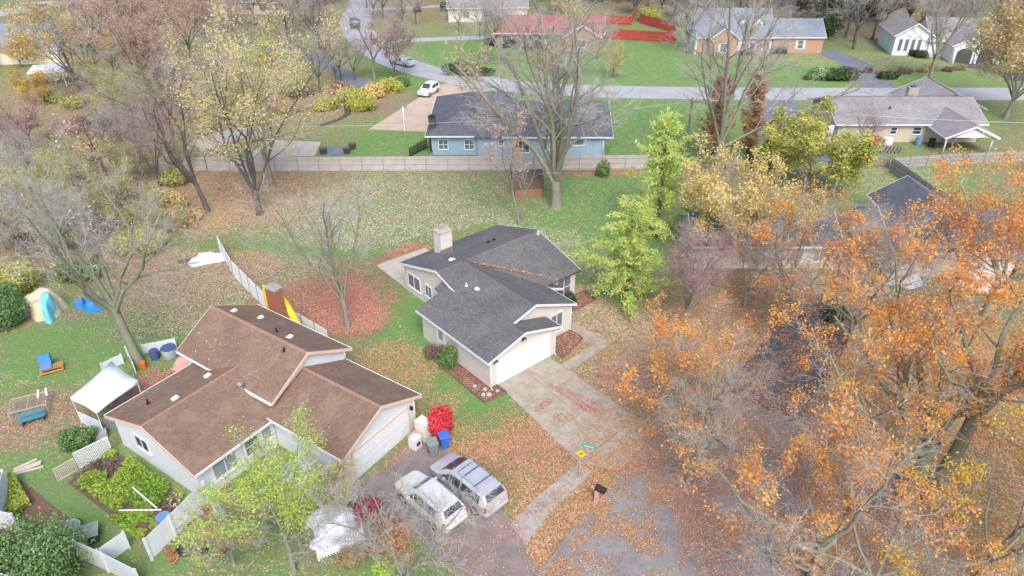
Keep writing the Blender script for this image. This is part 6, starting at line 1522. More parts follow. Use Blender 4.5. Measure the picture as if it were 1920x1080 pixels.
plant_tree('yellow_tree', grow_tree(15, 19.5, .32, 2.6, 6, (6, 24), per=(8, 6), up=.05, wander=.12, twig=(2.0, 1.2), leaves=15000, lsz=.085, lspread=.34, leafy=.7), (-26.02, 67.6), 'tall yellow leaved tree with split trunk near the long fence', bark='bark_dark', leafm='lf_paleyellow')
plant_tree('yellow_tree', grow_tree(16, 15, .26, 3, 5, (10, 28), per=(7, 6), twig=(2.0, 1.2), leaves=8000, lsz=.09, leafy=.7), (-26.83, 74.84), 'yellow green tree just behind the tall split yellow tree', bark='bark_grey', leafm='lf_chartreuse')
plant_tree('bare_tree', grow_tree(17, 15, .26, 3.5, 5, (8, 28), lean=(-.1, 0), per=(6, 5), twig=(1.8, 1.2)), (-31.68, 68.35), 'dark bare tree with two slanting stems on the leaf strewn lawn', bark='bark_dark', twigm='twig_mauve')
plant_tree('bare_tree', grow_tree(18, 13, .13, 4.5, 4, (8, 24), lean=(-.22, 0.1), per=(6, 5), twl=(.25, .7), twig=(1.6, 1.0), twr=.009, leaves=700, leafy=.4, lsz=.11), (0.75, 65.43), 'slim leaning tree beside the shed with few russet leaves', leafm='lf_pinkbrown')
plant_tree('bare_tree', grow_tree(19, 9, .09, 3.5, 3, (8, 24), lean=(.05, 0.1), per=(5, 4), twl=(.2, .5), twig=(1.2, .8), twr=.008), (1.08, 66.14), 'thin bare sapling close by the slim leaning tree')
plant_tree('feathery_tree', conifer(21, 11.8, 4.6, 19000, .12, .9, .14, nb=44, droop=-.06), (13.93, 62.57), 'tall feathery lime green conifer left of the yellow tree', leafm='lf_cypress', bark='bark_dark')
plant_tree('feathery_tree', conifer(22, 8.6, 4.1, 24000, .11, .8, .05, nb=50, droop=-.05), (9.57, 51.57), 'broad feathery bright green conifer at the lawn edge near the cream house', leafm='lf_cypress', bark='bark_dark')
plant_tree('yellow_tree', grow_tree(23, 9.5, .16, 1.6, 6, (15, 42), per=(7, 6), twl=(.3, .8), leaves=13000, lsz=.10, leafy=.85), (19.38, 58.89), 'golden yellow tree before the half hidden blue grey roof', leafm='lf_yellow')
plant_tree('chartreuse_tree', grow_tree(24, 9.0, .16, 1.6, 6, (15, 45), per=(7, 6), twl=(.3, .8), leaves=17000, lsz=.13, leafy=.95), (32.72, 74.27), 'yellow green leafy tree by the dark corner fence', leafm='lf_chartreuse')
plant_tree('chartreuse_tree', grow_tree(25, 7.0, .14, 1.4, 6, (15, 45), per=(6, 6), twl=(.3, .8), leaves=11000, lsz=.13, leafy=.95), (29.65, 75.28), 'smaller yellow green tree beside the leafy one', leafm='lf_chartreuse')
rust = plant_tree('rust_conifer', conifer(26, 9.5, 2.9, 14000, .13, .6, .08, tall=True), (24.27, 83.03), 'columnar rusty brown conifer left of the tall bare trunk', leafm='lf_rust', bark='bark_dark')
r2 = copy_tree(rust); r2.location = (*(28.48, 83.03), 0); r2.rotation_euler = (0, 0, 2); r2['label'] = 'columnar rusty brown conifer right of the tall bare trunk'
plant_tree('maroon_tree', grow_tree(27, 8.0, .14, 1.6, 7, (10, 40), per=(7, 6), twl=(.3, .9), twig=(2.0, 1.4), leaves=2400, lsz=.07, lspread=.3, leafy=.6), (13.87, 47.64), 'purplish small tree with fine twigs beside the feathery conifer', leafm='lf_maroon', twigm='twig_mauve')
# orange stand on the right
FA = (23.44, 29.81)
def LD(p, h, r): return (p[0] - FA[0], p[1] - FA[1], h - 4.4, r)
plant_tree('orange_tree', grow_tree(31, 15.5, .46, 4.5, 7, (18, 52), per=(7, 5), up=.03, wander=.10, twig=(1.6, .9), leaves=17000, lsz=.072, lspread=.24, leafy=.85, clump=520, limb_dirs=[LD((19.36, 36.88), 9.5, .5), LD((21.81, 38.58), 11.5, .5), LD((23.42, 32.24), 12.5, .52), LD((25.18, 31.84), 10, .4), LD((20.64, 31.7), 11.5, .42), LD((13.35, 29.46), 6.0, .42), LD((16.26, 23.05), 7, .38)]), FA, 'large mossy forked tree with orange leaves beside the street', bark='bark_moss', leafm='lf_orange')
plant_tree('orange_tree', grow_tree(32, 17.5, .42, 8.6, 5, (14, 48), lean=(.0, .0), per=(7, 5), up=.07, wander=.12, twig=(1.6, .9), leaves=14000, lsz=.068, lspread=.24, leafy=.8, clump=420, lim=(.7, 1.0)), (24.58, 29.58), 'tall dark trunked orange tree leaning away from the street', bark='bark_moss', leafm='lf_orange')
plant_tree('orange_tree', grow_tree(33, 14, .30, 3.5, 7, (15, 45), per=(8, 6), up=.06, twig=(1.6, .9), leaves=17000, lsz=.09, lspread=.3, leafy=.9, clump=520), (38.61, 49.16), 'dense orange tree in front of the cream house', bark='bark_moss', leafm='lf_orange')
plant_tree('orange_tree', grow_tree(34, 11, .24, 2.5, 6, (18, 48), per=(8, 6), up=.06, twig=(1.8, 1.2), leaves=5500, lsz=.09, lspread=.26, leafy=.6, clump=300), (25.77, 44.79), 'spreading amber tree whose boughs cross the pale wall', bark='bark_moss', leafm='lf_orange')
plant_tree('orange_tree', grow_tree(35, 9, .16, 1.8, 6, (18, 50), per=(7, 6), up=.05, twl=(.3, .9), twig=(1.3, .8), leaves=5000, lsz=.08, lspread=.25, leafy=.6, clump=130), (13.27, 35.93), 'low half bare tree with orange leaf tufts near the driveway', bark='bark_grey', leafm='lf_orange')
plant_tree('orange_tree', grow_tree(36, 10, .20, 2.4, 6, (18, 50), per=(7, 6), twig=(1.6, 1.0), leaves=4000, lsz=.085, lspread=.22, leafy=.5, clump=190), (22.01, 48.39), 'amber leaved tree over the dark drive of the cream house', bark='bark_grey', leafm='lf_orange')
plant_tree('bare_tree', grow_tree(37, 11, .26, 3.0, 6, (30, 62), per=(8, 6), up=.03, wander=.16, twig=(1.3, .8), leaves=4500, leafy=.45, lsz=.07, clump=200), (15.72, 24.18), 'grey bare tree with wide flat boughs over the street', bark='bark_grey', leafm='lf_orange')
plant_tree('bare_tree', grow_tree(38, 8.5, .16, 2.0, 6, (25, 55), per=(7, 6), up=.03, twig=(1.2, .8), leaves=1800, leafy=.4, lsz=.075, clump=90), (12.53, 33.48), 'small grey bare tree arching over the driveway mouth', leafm='lf_orange')
plant_tree('orange_tree', grow_tree(39, 12, .26, 3.0, 6, (18, 50), per=(8, 6), twig=(1.8, 1.1), leaves=7000, lsz=.07, lspread=.24, leafy=.6, clump=330), (27.5, 25.5), 'orange tree right beside the tall dark trunked one', bark='bark_moss', leafm='lf_orange')
for i, (p, h_, lv, cl_, lf, lab) in enumerate((((18.01, 22.93), 10.5, 5000, 230, 'lf_orange', 'wide grey tree with amber tufts beside the mossy forked one'), ((10.67, 31.03), 6.5, 700, 45, 'lf_orange', 'low twiggy grey tree beside the driveway mouth'), ((24.42, 24.18), 11, 9000, 380, 'lf_gold', 'golden tufted tree at the foot of the leaning orange one'))):
    plant_tree('bare_tree', grow_tree(240 + i, h_, .17, 2.2, 6, (28, 62), per=(6, 5), up=.03, wander=.16, twig=(1.5, 1.0), twl=(.3, .9), leaves=lv, leafy=.6, lsz=.06, lspread=.2, clump=cl_), p, lab, leafm=lf)
for i, (p, h_, lv, lf, lab) in enumerate((((19.3, 50.34), 7.0, 1500, 'lf_pinkbrown', 'pinkish bare tree before the blue grey roof'), ((23.26, 56.92), 8.5, 7000, 'lf_yellow', 'pale yellow tree over the blue grey roof'))):
    plant_tree('small_tree', grow_tree(260 + i, h_, .13, 1.6, 6, (14, 44), per=(7, 6), twl=(.3, .8), twig=(2.2, 1.5), leaves=lv, lsz=.075, lspread=.28, leafy=.75), p, lab, leafm=lf, twigm='twig_mauve')
# front trees
plant_tree('lime_tree', grow_tree(41, 9.4, .13, 3.4, 7, (18, 50), per=(6, 5), twl=(.25, .6), twig=(1.6, 1.0), leaves=13000, lsz=.052, lspread=.22, leafy=.85, zmin=.5, clump=420), (-11.6, 24.76), 'lime green leafy tree in front of the brown roofed house', leafm='lf_lime')
plant_tree('lime_tree', grow_tree(42, 5.2, .09, 1.4, 6, (15, 40), per=(6, 6), twl=(.25, .6), twig=(1.6, 1.0), leaves=3000, lsz=.05, lspread=.16, leafy=.6, clump=150), (-14.91, 25.16), 'yellowing low tree over the leafy bed', leafm='lf_chartreuse')
plant_tree('bare_tree', grow_tree(43, 9.0, .14, 2.6, 6, (15, 48), per=(7, 6), twl=(.3, .9), twig=(2.0, 1.5), twr=.010), (-5.3, 22.78), 'grey bare tree whose twigs spread over the parked cars')
plant_tree('yellow_tree', grow_tree(44, 3.6, .06, .8, 5, (10, 35), per=(6, 5), twl=(.2, .4), leaves=2600, lsz=.06, lspread=.12, leafy=.9), (-9.9, 28.78), 'small yellow leaved shrub tree at the garage corner', leafm='lf_yellow')
# right and far single trees
plant_tree('yellow_tree', grow_tree(51, 14, .30, 3.2, 6, (18, 45), per=(7, 6), fine=False, leaves=10000, lsz=.17, lspread=.4, leafy=.8), (68.18, 97.44), 'broad golden tree next to the tan house roof', leafm='lf_ochre')
plant_tree('bare_tree', grow_tree(52, 15, .32, 4.0, 6, (12, 40), per=(8, 6), twig=(3.0, 2.0)), (66.62, 115.88), 'grey bare tree on the verge before the white stucco house')
plant_tree('bare_tree', grow_tree(53, 9, .12, 2.0, 5, (12, 34), per=(7, 6), fine=False, leaves=2500, lsz=.13, leafy=.7), (-18.57, 115.88), 'small dark leaved tree at the bend of the road', leafm='lf_maroon', bark='bark_dark')
plant_tree('bare_tree', grow_tree(54, 14, .2, 3.5, 5, (8, 22), per=(7, 6), twig=(2.6, 1.6)), (-21.98, 115.88), 'slim bare tree with tall stems beside the road bend')
plant_tree('bare_tree', grow_tree(55, 18, .3, 5, 6, (12, 36), per=(8, 6), twig=(3.0, 1.8), leaves=3000, leafy=.3, lsz=.15), (-36.14, 118.91), 'large bare tree between the yellow tree and the road', leafm='lf_pinkbrown')
plant_tree('bare_tree', grow_tree(56, 11, .18, 3.5, 5, (12, 36), per=(7, 6), twig=(3.0, 1.8)), (-4.37, 125.38), 'bare tree on the lawn above the blue house')

# ---- the wood: several kinds, each tree planted singly from shared meshes
KINDS = []
KINDS.append(('bare_tree', grow_tree(61, 16, .26, 4, 5, (14, 40), per=(7, 6), fine=True, twig=(2.0, 1.0), twr=.015), 'bark_dark', 'twig_grey', None, 'leafless grey tree in the wood beyond the long fence'))
KINDS.append(('bare_tree', grow_tree(62, 14, .24, 3, 6, (14, 44), per=(7, 6), fine=True, twig=(2.0, 1.0), twr=.015), 'bark_dark', 'twig_mauve', None, 'leafless mauve twigged tree in the wood'))
KINDS.append(('brown_tree', grow_tree(63, 15, .25, 3.5, 6, (14, 42), per=(7, 6), fine=False, leaves=6000, lsz=.13, lspread=.4, leafy=.7, twr=.016), 'bark_dark', 'twig_mauve', 'lf_pinkbrown', 'pinkish brown leaved tree in the wood'))
KINDS.append(('ochre_tree', grow_tree(64, 13, .22, 3, 6, (14, 44), per=(7, 6), fine=False, leaves=6000, lsz=.13, lspread=.4, leafy=.7, twr=.016), 'bark_dark', 'twig_grey', 'lf_ochre', 'ochre leaved tree in the wood'))
KINDS.append(('green_tree', grow_tree(65, 9, .16, 1.5, 6, (18, 50), per=(7, 6), fine=False, leaves=7000, lsz=.12, lspread=.35, leafy=.8, twr=.014), 'bark_grey', 'twig_grey', 'lf_olive', 'olive yellow undergrowth tree in the wood'))
KINDS.append(('gold_tree', grow_tree(66, 8, .16, 1.5, 6, (18, 50), per=(7, 6), fine=False, leaves=7000, lsz=.13, lspread=.3, leafy=.8, twr=.014), 'bark_grey', 'twig_grey', 'lf_gold', 'golden yellow leaved tree in the wood'))
PROTO = [None] * len(KINDS)
LAND = [('the white sheet roofed carport', (-73.27, 115.88)), ('the grey roofed house at the wood edge', (-88.12, 136.3)), ('the dark utility pole in the thicket', (-44.78, 59.7)), ('the tall split yellow tree', (-31.51, 82.35)), ('the pale footpath end', (-41.53, 84.95)), ('the ditch', (-25.64, 100.16)), ('the road bend', (-24.04, 122.07)), ('the wooded drive mouth', (-35.78, 134.37)), ('the distant slate roofed house', (-46.04, 163.89)), ('the tan heap in the bushes', (-38.26, 49.55)),
        ('the brick cape house', (46.56, 148.98)), ('the red roofed house', (8.47, 148.98)), ('the bright red fence', (26.45, 148.98)), ('the white stucco house', (80.37, 144.53)), ('the beige house', (-9.21, 163.89)), ('the sloping blue drive', (59.69, 128.85)), ('the tan ranch house', (50.11, 95.69)), ('the upper far drive', (-21.16, 148.98)), ('the yellow tree next to the tan roof', (71.11, 102.52)), ('the blue house', (-0.77, 102.52)), ('the far road corner', (-108.34, 172.37)), ('the brown wood centre', (-56.1, 122.07)), ('the big leaning bare tree', (-35.78, 58.89))]
def near(p):
    q = min(LAND, key=lambda l: (l[1][0] - p[0]) ** 2 + (l[1][1] - p[1]) ** 2)
    dx, dy = p[0] - q[1][0], p[1] - q[1][1]
    return ('behind ' if dy > 6 else 'beside ' if dy > -6 else 'in front of ') + q[0]
def wood(kind, px, rz, sc, extra=None):
    nm, data, bk, tw, lf, lab = KINDS[kind]
    lab = lab.replace(' in the wood beyond the long fence', '').replace(' in the wood', '') + ' ' + near(px)
    if PROTO[kind] is None:
        PROTO[kind] = o = plant_tree(nm, data, px, lab, 'tree', 'trees of the wood', bk, tw, lf)
    else:
        o = copy_tree(PROTO[kind])
    o.location = (px[0], px[1], 0); o.rotation_euler = (0, 0, rz); o.scale = (sc, sc, sc * random.uniform(.92, 1.1)); o['label'] = lab
WOOD = [(3, (-65.87, 109.66), 1.0), (0, (-64.77, 111.58), .9), (0, (-57.27, 102.52), .7), (2, (-55.28, 106.25), .8), (4, (-54.15, 99.01), .8), (5, (-60.78, 118.91), .8), (5, (-66.64, 126.06), .7), (2, (-54.46, 111.58), .8), (1, (-46.3, 99.01), .7), (0, (-42.6, 87.67), .75), (4, (-49.72, 91.54), .7), (2, (-64.36, 128.85), .9), (2, (-73.02, 134.37), .8), (2, (-54.67, 125.38), .85), (1, (-46.01, 115.88), .8), (2, (-50.29, 134.37), .85),
        (3, (-82.59, 151.3), .8), (2, (-75.13, 148.98), .9), (3, (-70.57, 156.12), .9), (1, (-59.26, 148.98), .8), (2, (-52.19, 153.67), .9), (2, (-43.28, 144.53), .8), (1, (-34.82, 134.37), .7), (2, (-40.8, 156.12), .8), (3, (-80.63, 169.46), .8), (2, (-69.82, 172.37), .9), (1, (-59.9, 175.37), .9), (2, (-48.6, 174.16), .9), (2, (-42.79, 175.37), .7), (3, (-99.63, 174.16), .6), (1, (-89.08, 172.37), .8), (5, (-65.98, 158.64), .6), (3, (-54.54, 169.46), .7),
        (1, (-55.17, 77.53), .5), (4, (-50.32, 75.28), .55), (4, (-46.74, 71.75), .6), (0, (-51.41, 67.85), .55), (4, (-48.39, 65.43), .6), (0, (-46.59, 77.53), .6), (4, (-42.53, 75.28), .6), (1, (-39.24, 74.55), .6), (4, (-44.62, 65.43), .55), (4, (-39.79, 65.43), .5), (4, (-35.06, 63.13), .45), (1, (-60.45, 82.35), .45), (2, (-60.34, 86.75), .45), (0, (-46.3, 82.35), .6),
        (4, (-47.81, 59.91), .6), (4, (-42.73, 58.89), .5), (1, (-40.26, 59.91), .45), (0, (-43.62, 56.92), .45), (5, (-82.86, 123.71), .75), (5, (-69.19, 102.52), .55), (0, (-39.93, 93.58), .6), (1, (-43.15, 84.07), .6), (4, (-37.99, 79.08), .5), (0, (-38.82, 102.52), .7), (1, (-39.21, 94.62), .7),
        (0, (-29.1, 108.86), .55), (0, (-27.26, 115.88), .6), (0, (-27.52, 112.98), .55), (1, (-25.13, 115.88), .5)]
for k, p, sc in WOOD: wood(k, p, random.uniform(0, 6.28), sc * random.uniform(.9, 1.1))
# right hand and far trees
FAR = [(0, (63.49, 148.98)), (0, (64.26, 140.31)), (1, (73.81, 158.64)), (0, (91.71, 144.53)), (0, (90.08, 136.3)), (1, (99.47, 148.98)), (0, (97.23, 169.46)), (0, (89.08, 172.37)), (1, (82.62, 174.16)), (0, (75.8, 175.37)), (0, (68.62, 172.37)), (2, (64.03, 169.46)), (2, (60.85, 178.47)), (2, (64.86, 158.64)), (0, (32.23, 163.89)), (1, (34.25, 153.67)), (0, (31.53, 132.48)), (0, (30.98, 174.16)), (3, (26.47, 163.89)),
       (1, (24.84, 178.47)), (0, (43.87, 169.46)), (2, (53.46, 174.16)), (0, (104.74, 163.89)), (3, (83.71, 122.07)), (4, (85.03, 132.48)), (0, (2.83, 130.64)), (0, (13.05, 140.31)), (0, (-6.18, 144.53)), (1, (-2.95, 137.09)), (0, (-10.58, 148.98)), (0, (14.92, 128.85)), (3, (16.36, 117.38)), (4, (39.23, 84.07)), (1, (41.8, 82.35)), (0, (39.19, 112.98)), (1, (95.95, 176.6)), (0, (104.49, 174.16)), (1, (10.83, 172.37)), (4, (9.21, 163.89)), (0, (-19.85, 156.12)), (1, (-22.29, 153.67))]
for k, p in FAR:
    sc = random.uniform(.7, 1.0)
    if k == 0 and 850 < 1 or p in ((2.83, 130.64), (13.05, 140.31), (-6.18, 144.53), (-10.58, 148.98), (14.92, 128.85), (39.19, 112.98), (-19.85, 156.12), (-22.29, 153.67), (-2.95, 137.09)): sc *= .6
    if p in ((16.36, 117.38), (39.23, 84.07), (41.8, 82.35)): sc *= .45
    wood(k, p, random.uniform(0, 6.28), sc, {0: 'leafless grey tree among the far houses', 1: 'leafless mauve twigged tree among the far houses', 2: 'pinkish brown tree behind the far houses', 3: 'ochre leaved tree among the far houses', 4: 'olive yellow tree among the far houses', 5: 'golden tree among the far houses'}[k])
# a backdrop of trees past the last houses keeps the view closed when one steps aside
for i in range(46):
    wood(random.choice((0, 1, 2, 2, 3)), (random.uniform(-150, 150), random.uniform(172, 215)), random.uniform(0, 6.28), random.uniform(.8, 1.15), 'tree in the belt of woodland past the last houses')

# undergrowth of the wood, and more trees closing the far right
UNDER_G = [(-68.21, 104.98), (-58.13, 91.54), (-55.61, 93.58), (-50.72, 87.67), (-50.8, 82.35), (-53.33, 77.53), (-54.69, 74.55), (-47.65, 69.11), (-43.79, 70.42), (-39.8, 69.11), (-36.44, 69.11), (-38.03, 76.02), (-41.32, 91.54), (-47.93, 95.69), (-49.6, 107.54), (-53.04, 102.52), (-62.19, 115.88), (-43.91, 104.98), (-38.47, 97.88), (-33.18, 100.16), (-32.0, 107.54), (-66.31, 93.58), (-73.8, 125.38), (-56.6, 118.91), (-49.41, 115.88), (-41.91, 125.38), (-39.77, 63.13), (-49.19, 63.13), (-33.87, 65.43), (-63.04, 102.52)]
for i, (ux, uy) in enumerate(UNDER_G):
    bush('woodland_shrub', (ux, uy), random.uniform(2.2, 3.8), random.uniform(1.8, 3.0), random.uniform(1.2, 2.4), 1500, .14, ('lf_olive', 'lf_pinkbrown', 'lf_brownbush', 'lf_maroon', 'lf_ochre', 'lf_olive')[i % 6], ('olive', 'pinkish brown', 'dry grey brown', 'mauve', 'ochre', 'olive')[i % 6] + ' undergrowth shrub ' + near((ux, uy)), 100 + i, group='undergrowth shrubs of the wood', lumps=7)
for i in range(34):
    wood(random.choice((0, 0, 1, 1, 3, 2)), (random.uniform(38, 118), random.uniform(146, 178)), random.uniform(0, 6.28), random.uniform(.6, .95), 'tree in the belt of woodland past the last houses')
for i in range(14):
    wood(random.choice((0, 1, 2, 3)), (random.uniform(-30, 40), random.uniform(160, 185)), random.uniform(0, 6.28), random.uniform(.5, .75), 'tree in the belt of woodland past the last houses')
for i, (p, s_, lab) in enumerate((((59.97, 143.67), 11, 'dark green evergreen between the cape house and the sloping drive'), ((63.64, 168.31), 13, 'dark evergreen towering behind the cape house'), ((97.35, 148.07), 12, 'dark evergreen behind the white stucco house'), ((74.37, 158.64), 10, 'dark evergreen in the grey wood behind the sloping drive'))):
    plant_tree('evergreen_tree', conifer(200 + i, s_, 3.2, 7000, .24, .9, .06), p, lab, leafm='lf_dkgreen', bark='bark_dark')
for i, (p, sc) in enumerate((((62.36, 135.52), 1.0), ((68.66, 142.39), 1.05), ((64.4, 144.53), .95), ((87.58, 137.09), 1.05), ((91.39, 134.37), 1.0), ((85.81, 128.85), .9), ((73.54, 148.98), 1.0), ((84.65, 148.98), .9), ((91, 148.98), 1.0), ((80.47, 153.67), .9))): wood(i % 2, p, i * 1.3, sc)
# ---- shrubs
bush('burning_bush', (-4.69, 35.32), 1.15, 1.1, 1.75, 7000, .085, 'lf_red', 'round vivid red bush beside the bins', 3, aspect=.45)
bush('red_shrub', (-8.21, 28.32), .85, .85, 1.3, 3500, .075, 'lf_crimson', 'dark crimson shrub between picket fence and parked SUV', 4)
bush('evergreen_shrub', h1p(-.65, 3.9), .75, .75, 1.7, 3500, .085, 'lf_green', 'grey green evergreen shrub by the cream garage side door', 5, aspect=.3)
bush('dry_shrub', h1p(-.75, 5.4), 1.0, .9, 1.0, 2800, .07, 'lf_brownbush', 'dry brown twiggy shrub by the cream garage side door', 6, aspect=.3)
bush('evergreen_shrub', h1p(11.75, 3.95), .6, .6, 1.15, 2200, .08, 'lf_dkgreen', 'dark round shrub under the bedroom window of the cream house', 7)
bush('green_shrub', (10.54, 77.53), .95, .8, 1.7, 2600, .1, 'lf_green', 'leafy green shrub against the long wooden fence', 8)
bush('round_bush', (-24.77, 24.57), 3.6, 2.9, 3.0, 26000, .075, 'lf_green', 'huge rounded green bush over the corner of the grey roof', 9, lumps=16)
bush('hedge', (-8.19, 118.91), 3.6, 1.6, 1.8, 5200, .16, 'lf_dkgreen', 'long dark evergreen hedge clump beside the far road', 10); bush('hedge', (-5.2, 118.29), 2.4, 1.0, 1.1, 2600, .15, 'lf_dkgreen', 'lower evergreen clump next to the hedge by the far road', 11)
bush('hedge', (52.82, 115.88), 3.4, 1.8, 1.7, 4500, .16, 'lf_dkgreen', 'spreading juniper beside the sloping blue drive', 12); bush('hedge', (49.63, 116.47), 3.0, 1.8, 1.5, 3500, .16, 'lf_green', 'grey green shrub next to the spreading juniper', 13); bush('hedge', (60.32, 116.47), 2.0, 1.0, 1.0, 2600, .15, 'lf_dkgreen', 'low evergreen on the other side of the sloping blue drive', 14)
for i, (gx_, gy_, gs) in enumerate(((58.5, 120.2, 1.0), (60.3, 119.3, 1.3), (62.6, 120.4, .9), (64.4, 119.5, 1.2), (67.6, 120.3, 1.0), (69.8, 121.6, 1.3), (72.1, 120.6, .9), (74.4, 121.8, 1.2))): bush('grass_clump', (gx_, gy_), gs * 1.2, gs * .8, gs * .75, 900, .2, 'lf_straw' if i % 3 else 'lf_brownbush', 'tuft of dry ornamental grass on the far verge by the white stucco house', 160 + i, aspect=.14, group='grass tufts on the far verge', rmin=.2)
for i, (p, s) in enumerate((((69.29, 133.61), 1.6), ((70.96, 131.01), 1.2), ((71.69, 129.56), 1.3), ((82.62, 128.14), 1.6))): bush('evergreen_shrub', p, s, s * .8, s * .8, 1500, .15, 'lf_dkgreen', 'dark clipped shrub against the white stucco house', 20 + i, group='clipped shrubs of the white house')
for i, (p, s) in enumerate((((36.43, 131.01), 1.4), ((41.83, 131.74), 1.4), ((47.77, 132.48), 1.2), ((51.97, 133.61), 1.4), ((0, 137.09), 1.6), ((3.92, 136.3), 1.4), ((11.69, 135.52), 1.4), ((-3.48, 138.68), 1.5))): bush('evergreen_shrub', p, s * 1.3, s * .8, s * .8, 1300, .15, 'lf_dkgreen', 'dark foundation shrub along the front of a far house', 30 + i, group='foundation shrubs of far houses')
for i, (p, s, mt, lab) in enumerate((((-23.91, 104.98), 2.0, 'lf_chartreuse', 'yellow green shrub on the bank of the ditch'), ((-21.32, 101.33), 2.2, 'lf_chartreuse', 'broad yellow shrub where the ditch bends'), ((-20.72, 107.02), 1.8, 'lf_yellow', 'golden shrub on the road side of the ditch'), ((-18.3, 109.66), 1.8, 'lf_chartreuse', 'lemon green shrub near the road bend'), ((-17.02, 112.42), 1.4, 'lf_green', 'green shrub closest to the road bend'), ((-25.86, 108.86), 1.6, 'lf_maroon', 'reddish low shrub above the ditch'), ((-26.65, 101.33), 1.6, 'lf_chartreuse', 'olive shrub on the wood side of the ditch'))):
    bush('shrub', p, s * 1.2, s, s * .95, 2600, .14, mt, lab, 40 + i)
bush('shrub', (28.52, 158.64), 3.2, 2.2, 2.4, 4000, .2, 'lf_chartreuse', 'yellow green shrub behind the bright red fence', 50)
bush('shrub', (-14.94, 169.46), 1.4, 1.2, 1.5, 1200, .18, 'lf_dkgreen', 'round dark shrub on the far upper lawn', 51); bush('shrub', (-20.98, 168.31), 1.0, 1.0, 1.1, 900, .16, 'lf_maroon', 'reddish round shrub beside the upper drive', 52)
bush('shrub', (-33.81, 135.52), 1.3, 1.0, 1.1, 900, .15, 'lf_crimson', 'red shrub at the mouth of the wooded drive', 53)
bush('ivy_thicket', (-40.78, 48.39), 2.2, 2.4, 2.6, 7000, .1, 'lf_green', 'green thicket above the weathered stake fence', 54); bush('ivy_thicket', (-42.71, 52.83), 2.6, 2.0, 2.2, 5000, .11, 'lf_chartreuse', 'yellow green thicket behind the tan heap', 55); bush('ivy_thicket', (-38.31, 55.05), 2.4, 1.6, 1.6, 4000, .1, 'lf_green', 'green thicket behind the blue heaps', 56)
bush('ivy_thicket', (-35.23, 59.91), 3.0, 2.2, 2.0, 5000, .11, 'lf_chartreuse', 'yellow leaved thicket behind the big leaning tree', 57); bush('ivy_thicket', (-45.53, 63.13), 3.5, 2.4, 2.0, 5000, .12, 'lf_green', 'green undergrowth by the utility pole', 58)
bush('garden_shrub', (-27.72, 34.05), 1.3, 1.1, 1.2, 4000, .08, 'lf_green', 'green shrub between lattice panel and canopy tent', 59)
bush('tufted_grass', (-8.6, 25.43), 1.0, .8, .6, 2200, .14, 'lf_straw', 'yellow tuft of grasses in front of the picket fence', 60, aspect=.12); bush('rust_shrub', (-6.61, 26.9), 1.2, 1.2, .8, 3500, .08, 'lf_rust', 'rust coloured low shrub beside the parked SUV', 61)
for i, (p, s) in enumerate((((-6.82, 24.76), .7), ((-11.27, 29.37), .7), ((-12.84, 28.78), .7))): bush('green_shrub', p, s, s, s * .9, 1500, .07, 'lf_lime', ['small lime shrub at the foot of the front lawn', 'small lime shrub before the lilac tarpaulin', 'small lime shrub beside the nesting box'][i], 62 + i)
bush('shrub', (29.01, 80.37), 1.6, 1.2, 1.4, 2200, .12, 'lf_dkgreen', 'dark evergreen shrub beside the columnar conifers', 70); bush('shrub', (25.86, 80.37), 2.0, 1.0, .9, 2000, .12, 'lf_pinkbrown', 'russet undergrowth at the foot of the tall bare trunk', 71)
bush('shrub', (25.89, 48.39), 1.3, 1.1, 1.6, 2800, .1, 'lf_dkgreen', 'dark shrub at the edge of the asphalt drive', 72)
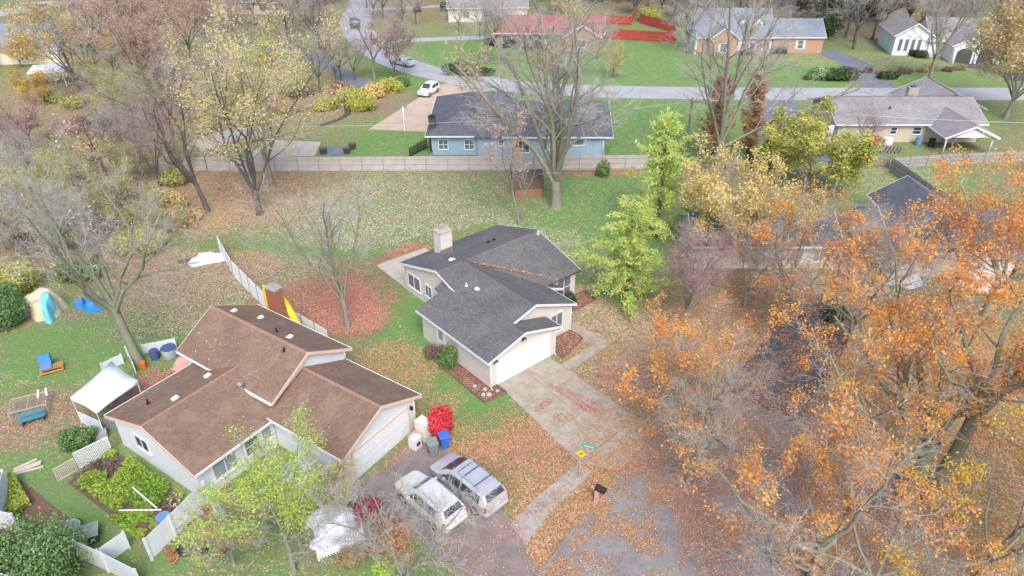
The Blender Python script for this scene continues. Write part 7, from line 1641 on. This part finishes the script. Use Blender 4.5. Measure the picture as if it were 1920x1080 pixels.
# vegetable patch: leaf mass nobody could count
def patch(name, pts, n, lsz, mat, label, hh, seed, den=1.0):
    rg = np.random.default_rng(seed); P = np.array(pts); lo, hi = P.min(0), P.max(0)
    X_ = lo + (hi - lo) * rg.random((n * 3, 2)); ins = np.zeros(len(X_), bool); j = len(P) - 1
    for i in range(len(P)):
        c = ((P[i, 1] > X_[:, 1]) != (P[j, 1] > X_[:, 1])) & (X_[:, 0] < (P[j, 0] - P[i, 0]) * (X_[:, 1] - P[i, 1]) / (P[j, 1] - P[i, 1] + 1e-9) + P[i, 0]); ins ^= c; j = i
    X_ = X_[ins]; hgt = vnoise(X_[:, 0] * .9, X_[:, 1] * .9, seed); X_, hgt = X_[hgt > .36], hgt[hgt > .36]; X_, hgt = X_[:n], hgt[:n]; n = len(X_)
    z = (.15 + .85 * np.clip((hgt - .2) * 1.6, 0, 1)) * hh * rg.random(n) ** .6 + .02
    C = np.column_stack([X_, z]); th = unit(rg.normal(size=(n, 3)) * np.array([1, 1, .5])); ph = unit(np.cross(th, np.array([0, 0, 1.]) + rg.normal(size=(n, 3)) * .5)); ph = unit(np.cross(th, ph))
    sz = lsz * (.5 + rg.random(n)); V_, F_ = quads(C, th * sz[:, None], ph * (sz * .6)[:, None]); V_[:, 2] = np.maximum(V_[:, 2], .01)
    o = link(name, np_mesh(name, V_, F_, M[mat], np.clip(vnoise(X_[:, 0] * .5, X_[:, 1] * .5, seed + 5) * .5 + rg.random(n) * .55, 0, 1))); tag(o, label, 'plants', kind='stuff')
sheet('flower_bed', [(-27, 31.03), (-25.34, 33.72), (-19.49, 29.98), (-18.9, 27.27), (-20.69, 26.9), (-23.27, 28.59)], .015, M['soil']); sheet('flower_bed', [(-32.32, 29.98), (-29.87, 31.24), (-23.84, 27.27), (-23.75, 26.19), (-30.59, 27.27)], .015, M['mulch'])
patch('vegetable_leaves', [(-26.97, 31.16), (-25.27, 33.58), (-19.49, 29.98), (-19.42, 27.82), (-23.01, 28.7)], 8500, .085, 'lf_garden', 'dense green and yellowing vegetable leaves filling the garden patch', .75, 81)
patch('vegetable_leaves', [(-23.09, 28.2), (-20.34, 28.59), (-19.87, 27.45), (-20.81, 26.83)], 5000, .085, 'lf_garden', 'low bright green bean leaves under the white pipes', .55, 82)
patch('vegetable_leaves', [(-32.12, 29.18), (-33.67, 32.12), (-29.91, 31.03), (-28.06, 29.18), (-28.82, 27.82)], 9000, .085, 'lf_garden', 'bright green leaves in the corner bed beside the plank pile', .9, 83)
patch('garden_litter', [(-26.97, 31.16), (-25.27, 33.58), (-19.49, 29.98), (-19.42, 27.82), (-23.01, 28.7)], 3500, .08, 'lf_brownbush', 'withered brown stalks among the vegetable leaves', .5, 84)
patch('garden_litter', [(-19.65, 26.9), (-18.09, 29.18), (-14.7, 27.27), (-16.06, 25.16), (-18.36, 25.16)], 4500, .07, 'lf_rust', 'rusty withered leaves filling the bed beside the white garden fence', .35, 85)
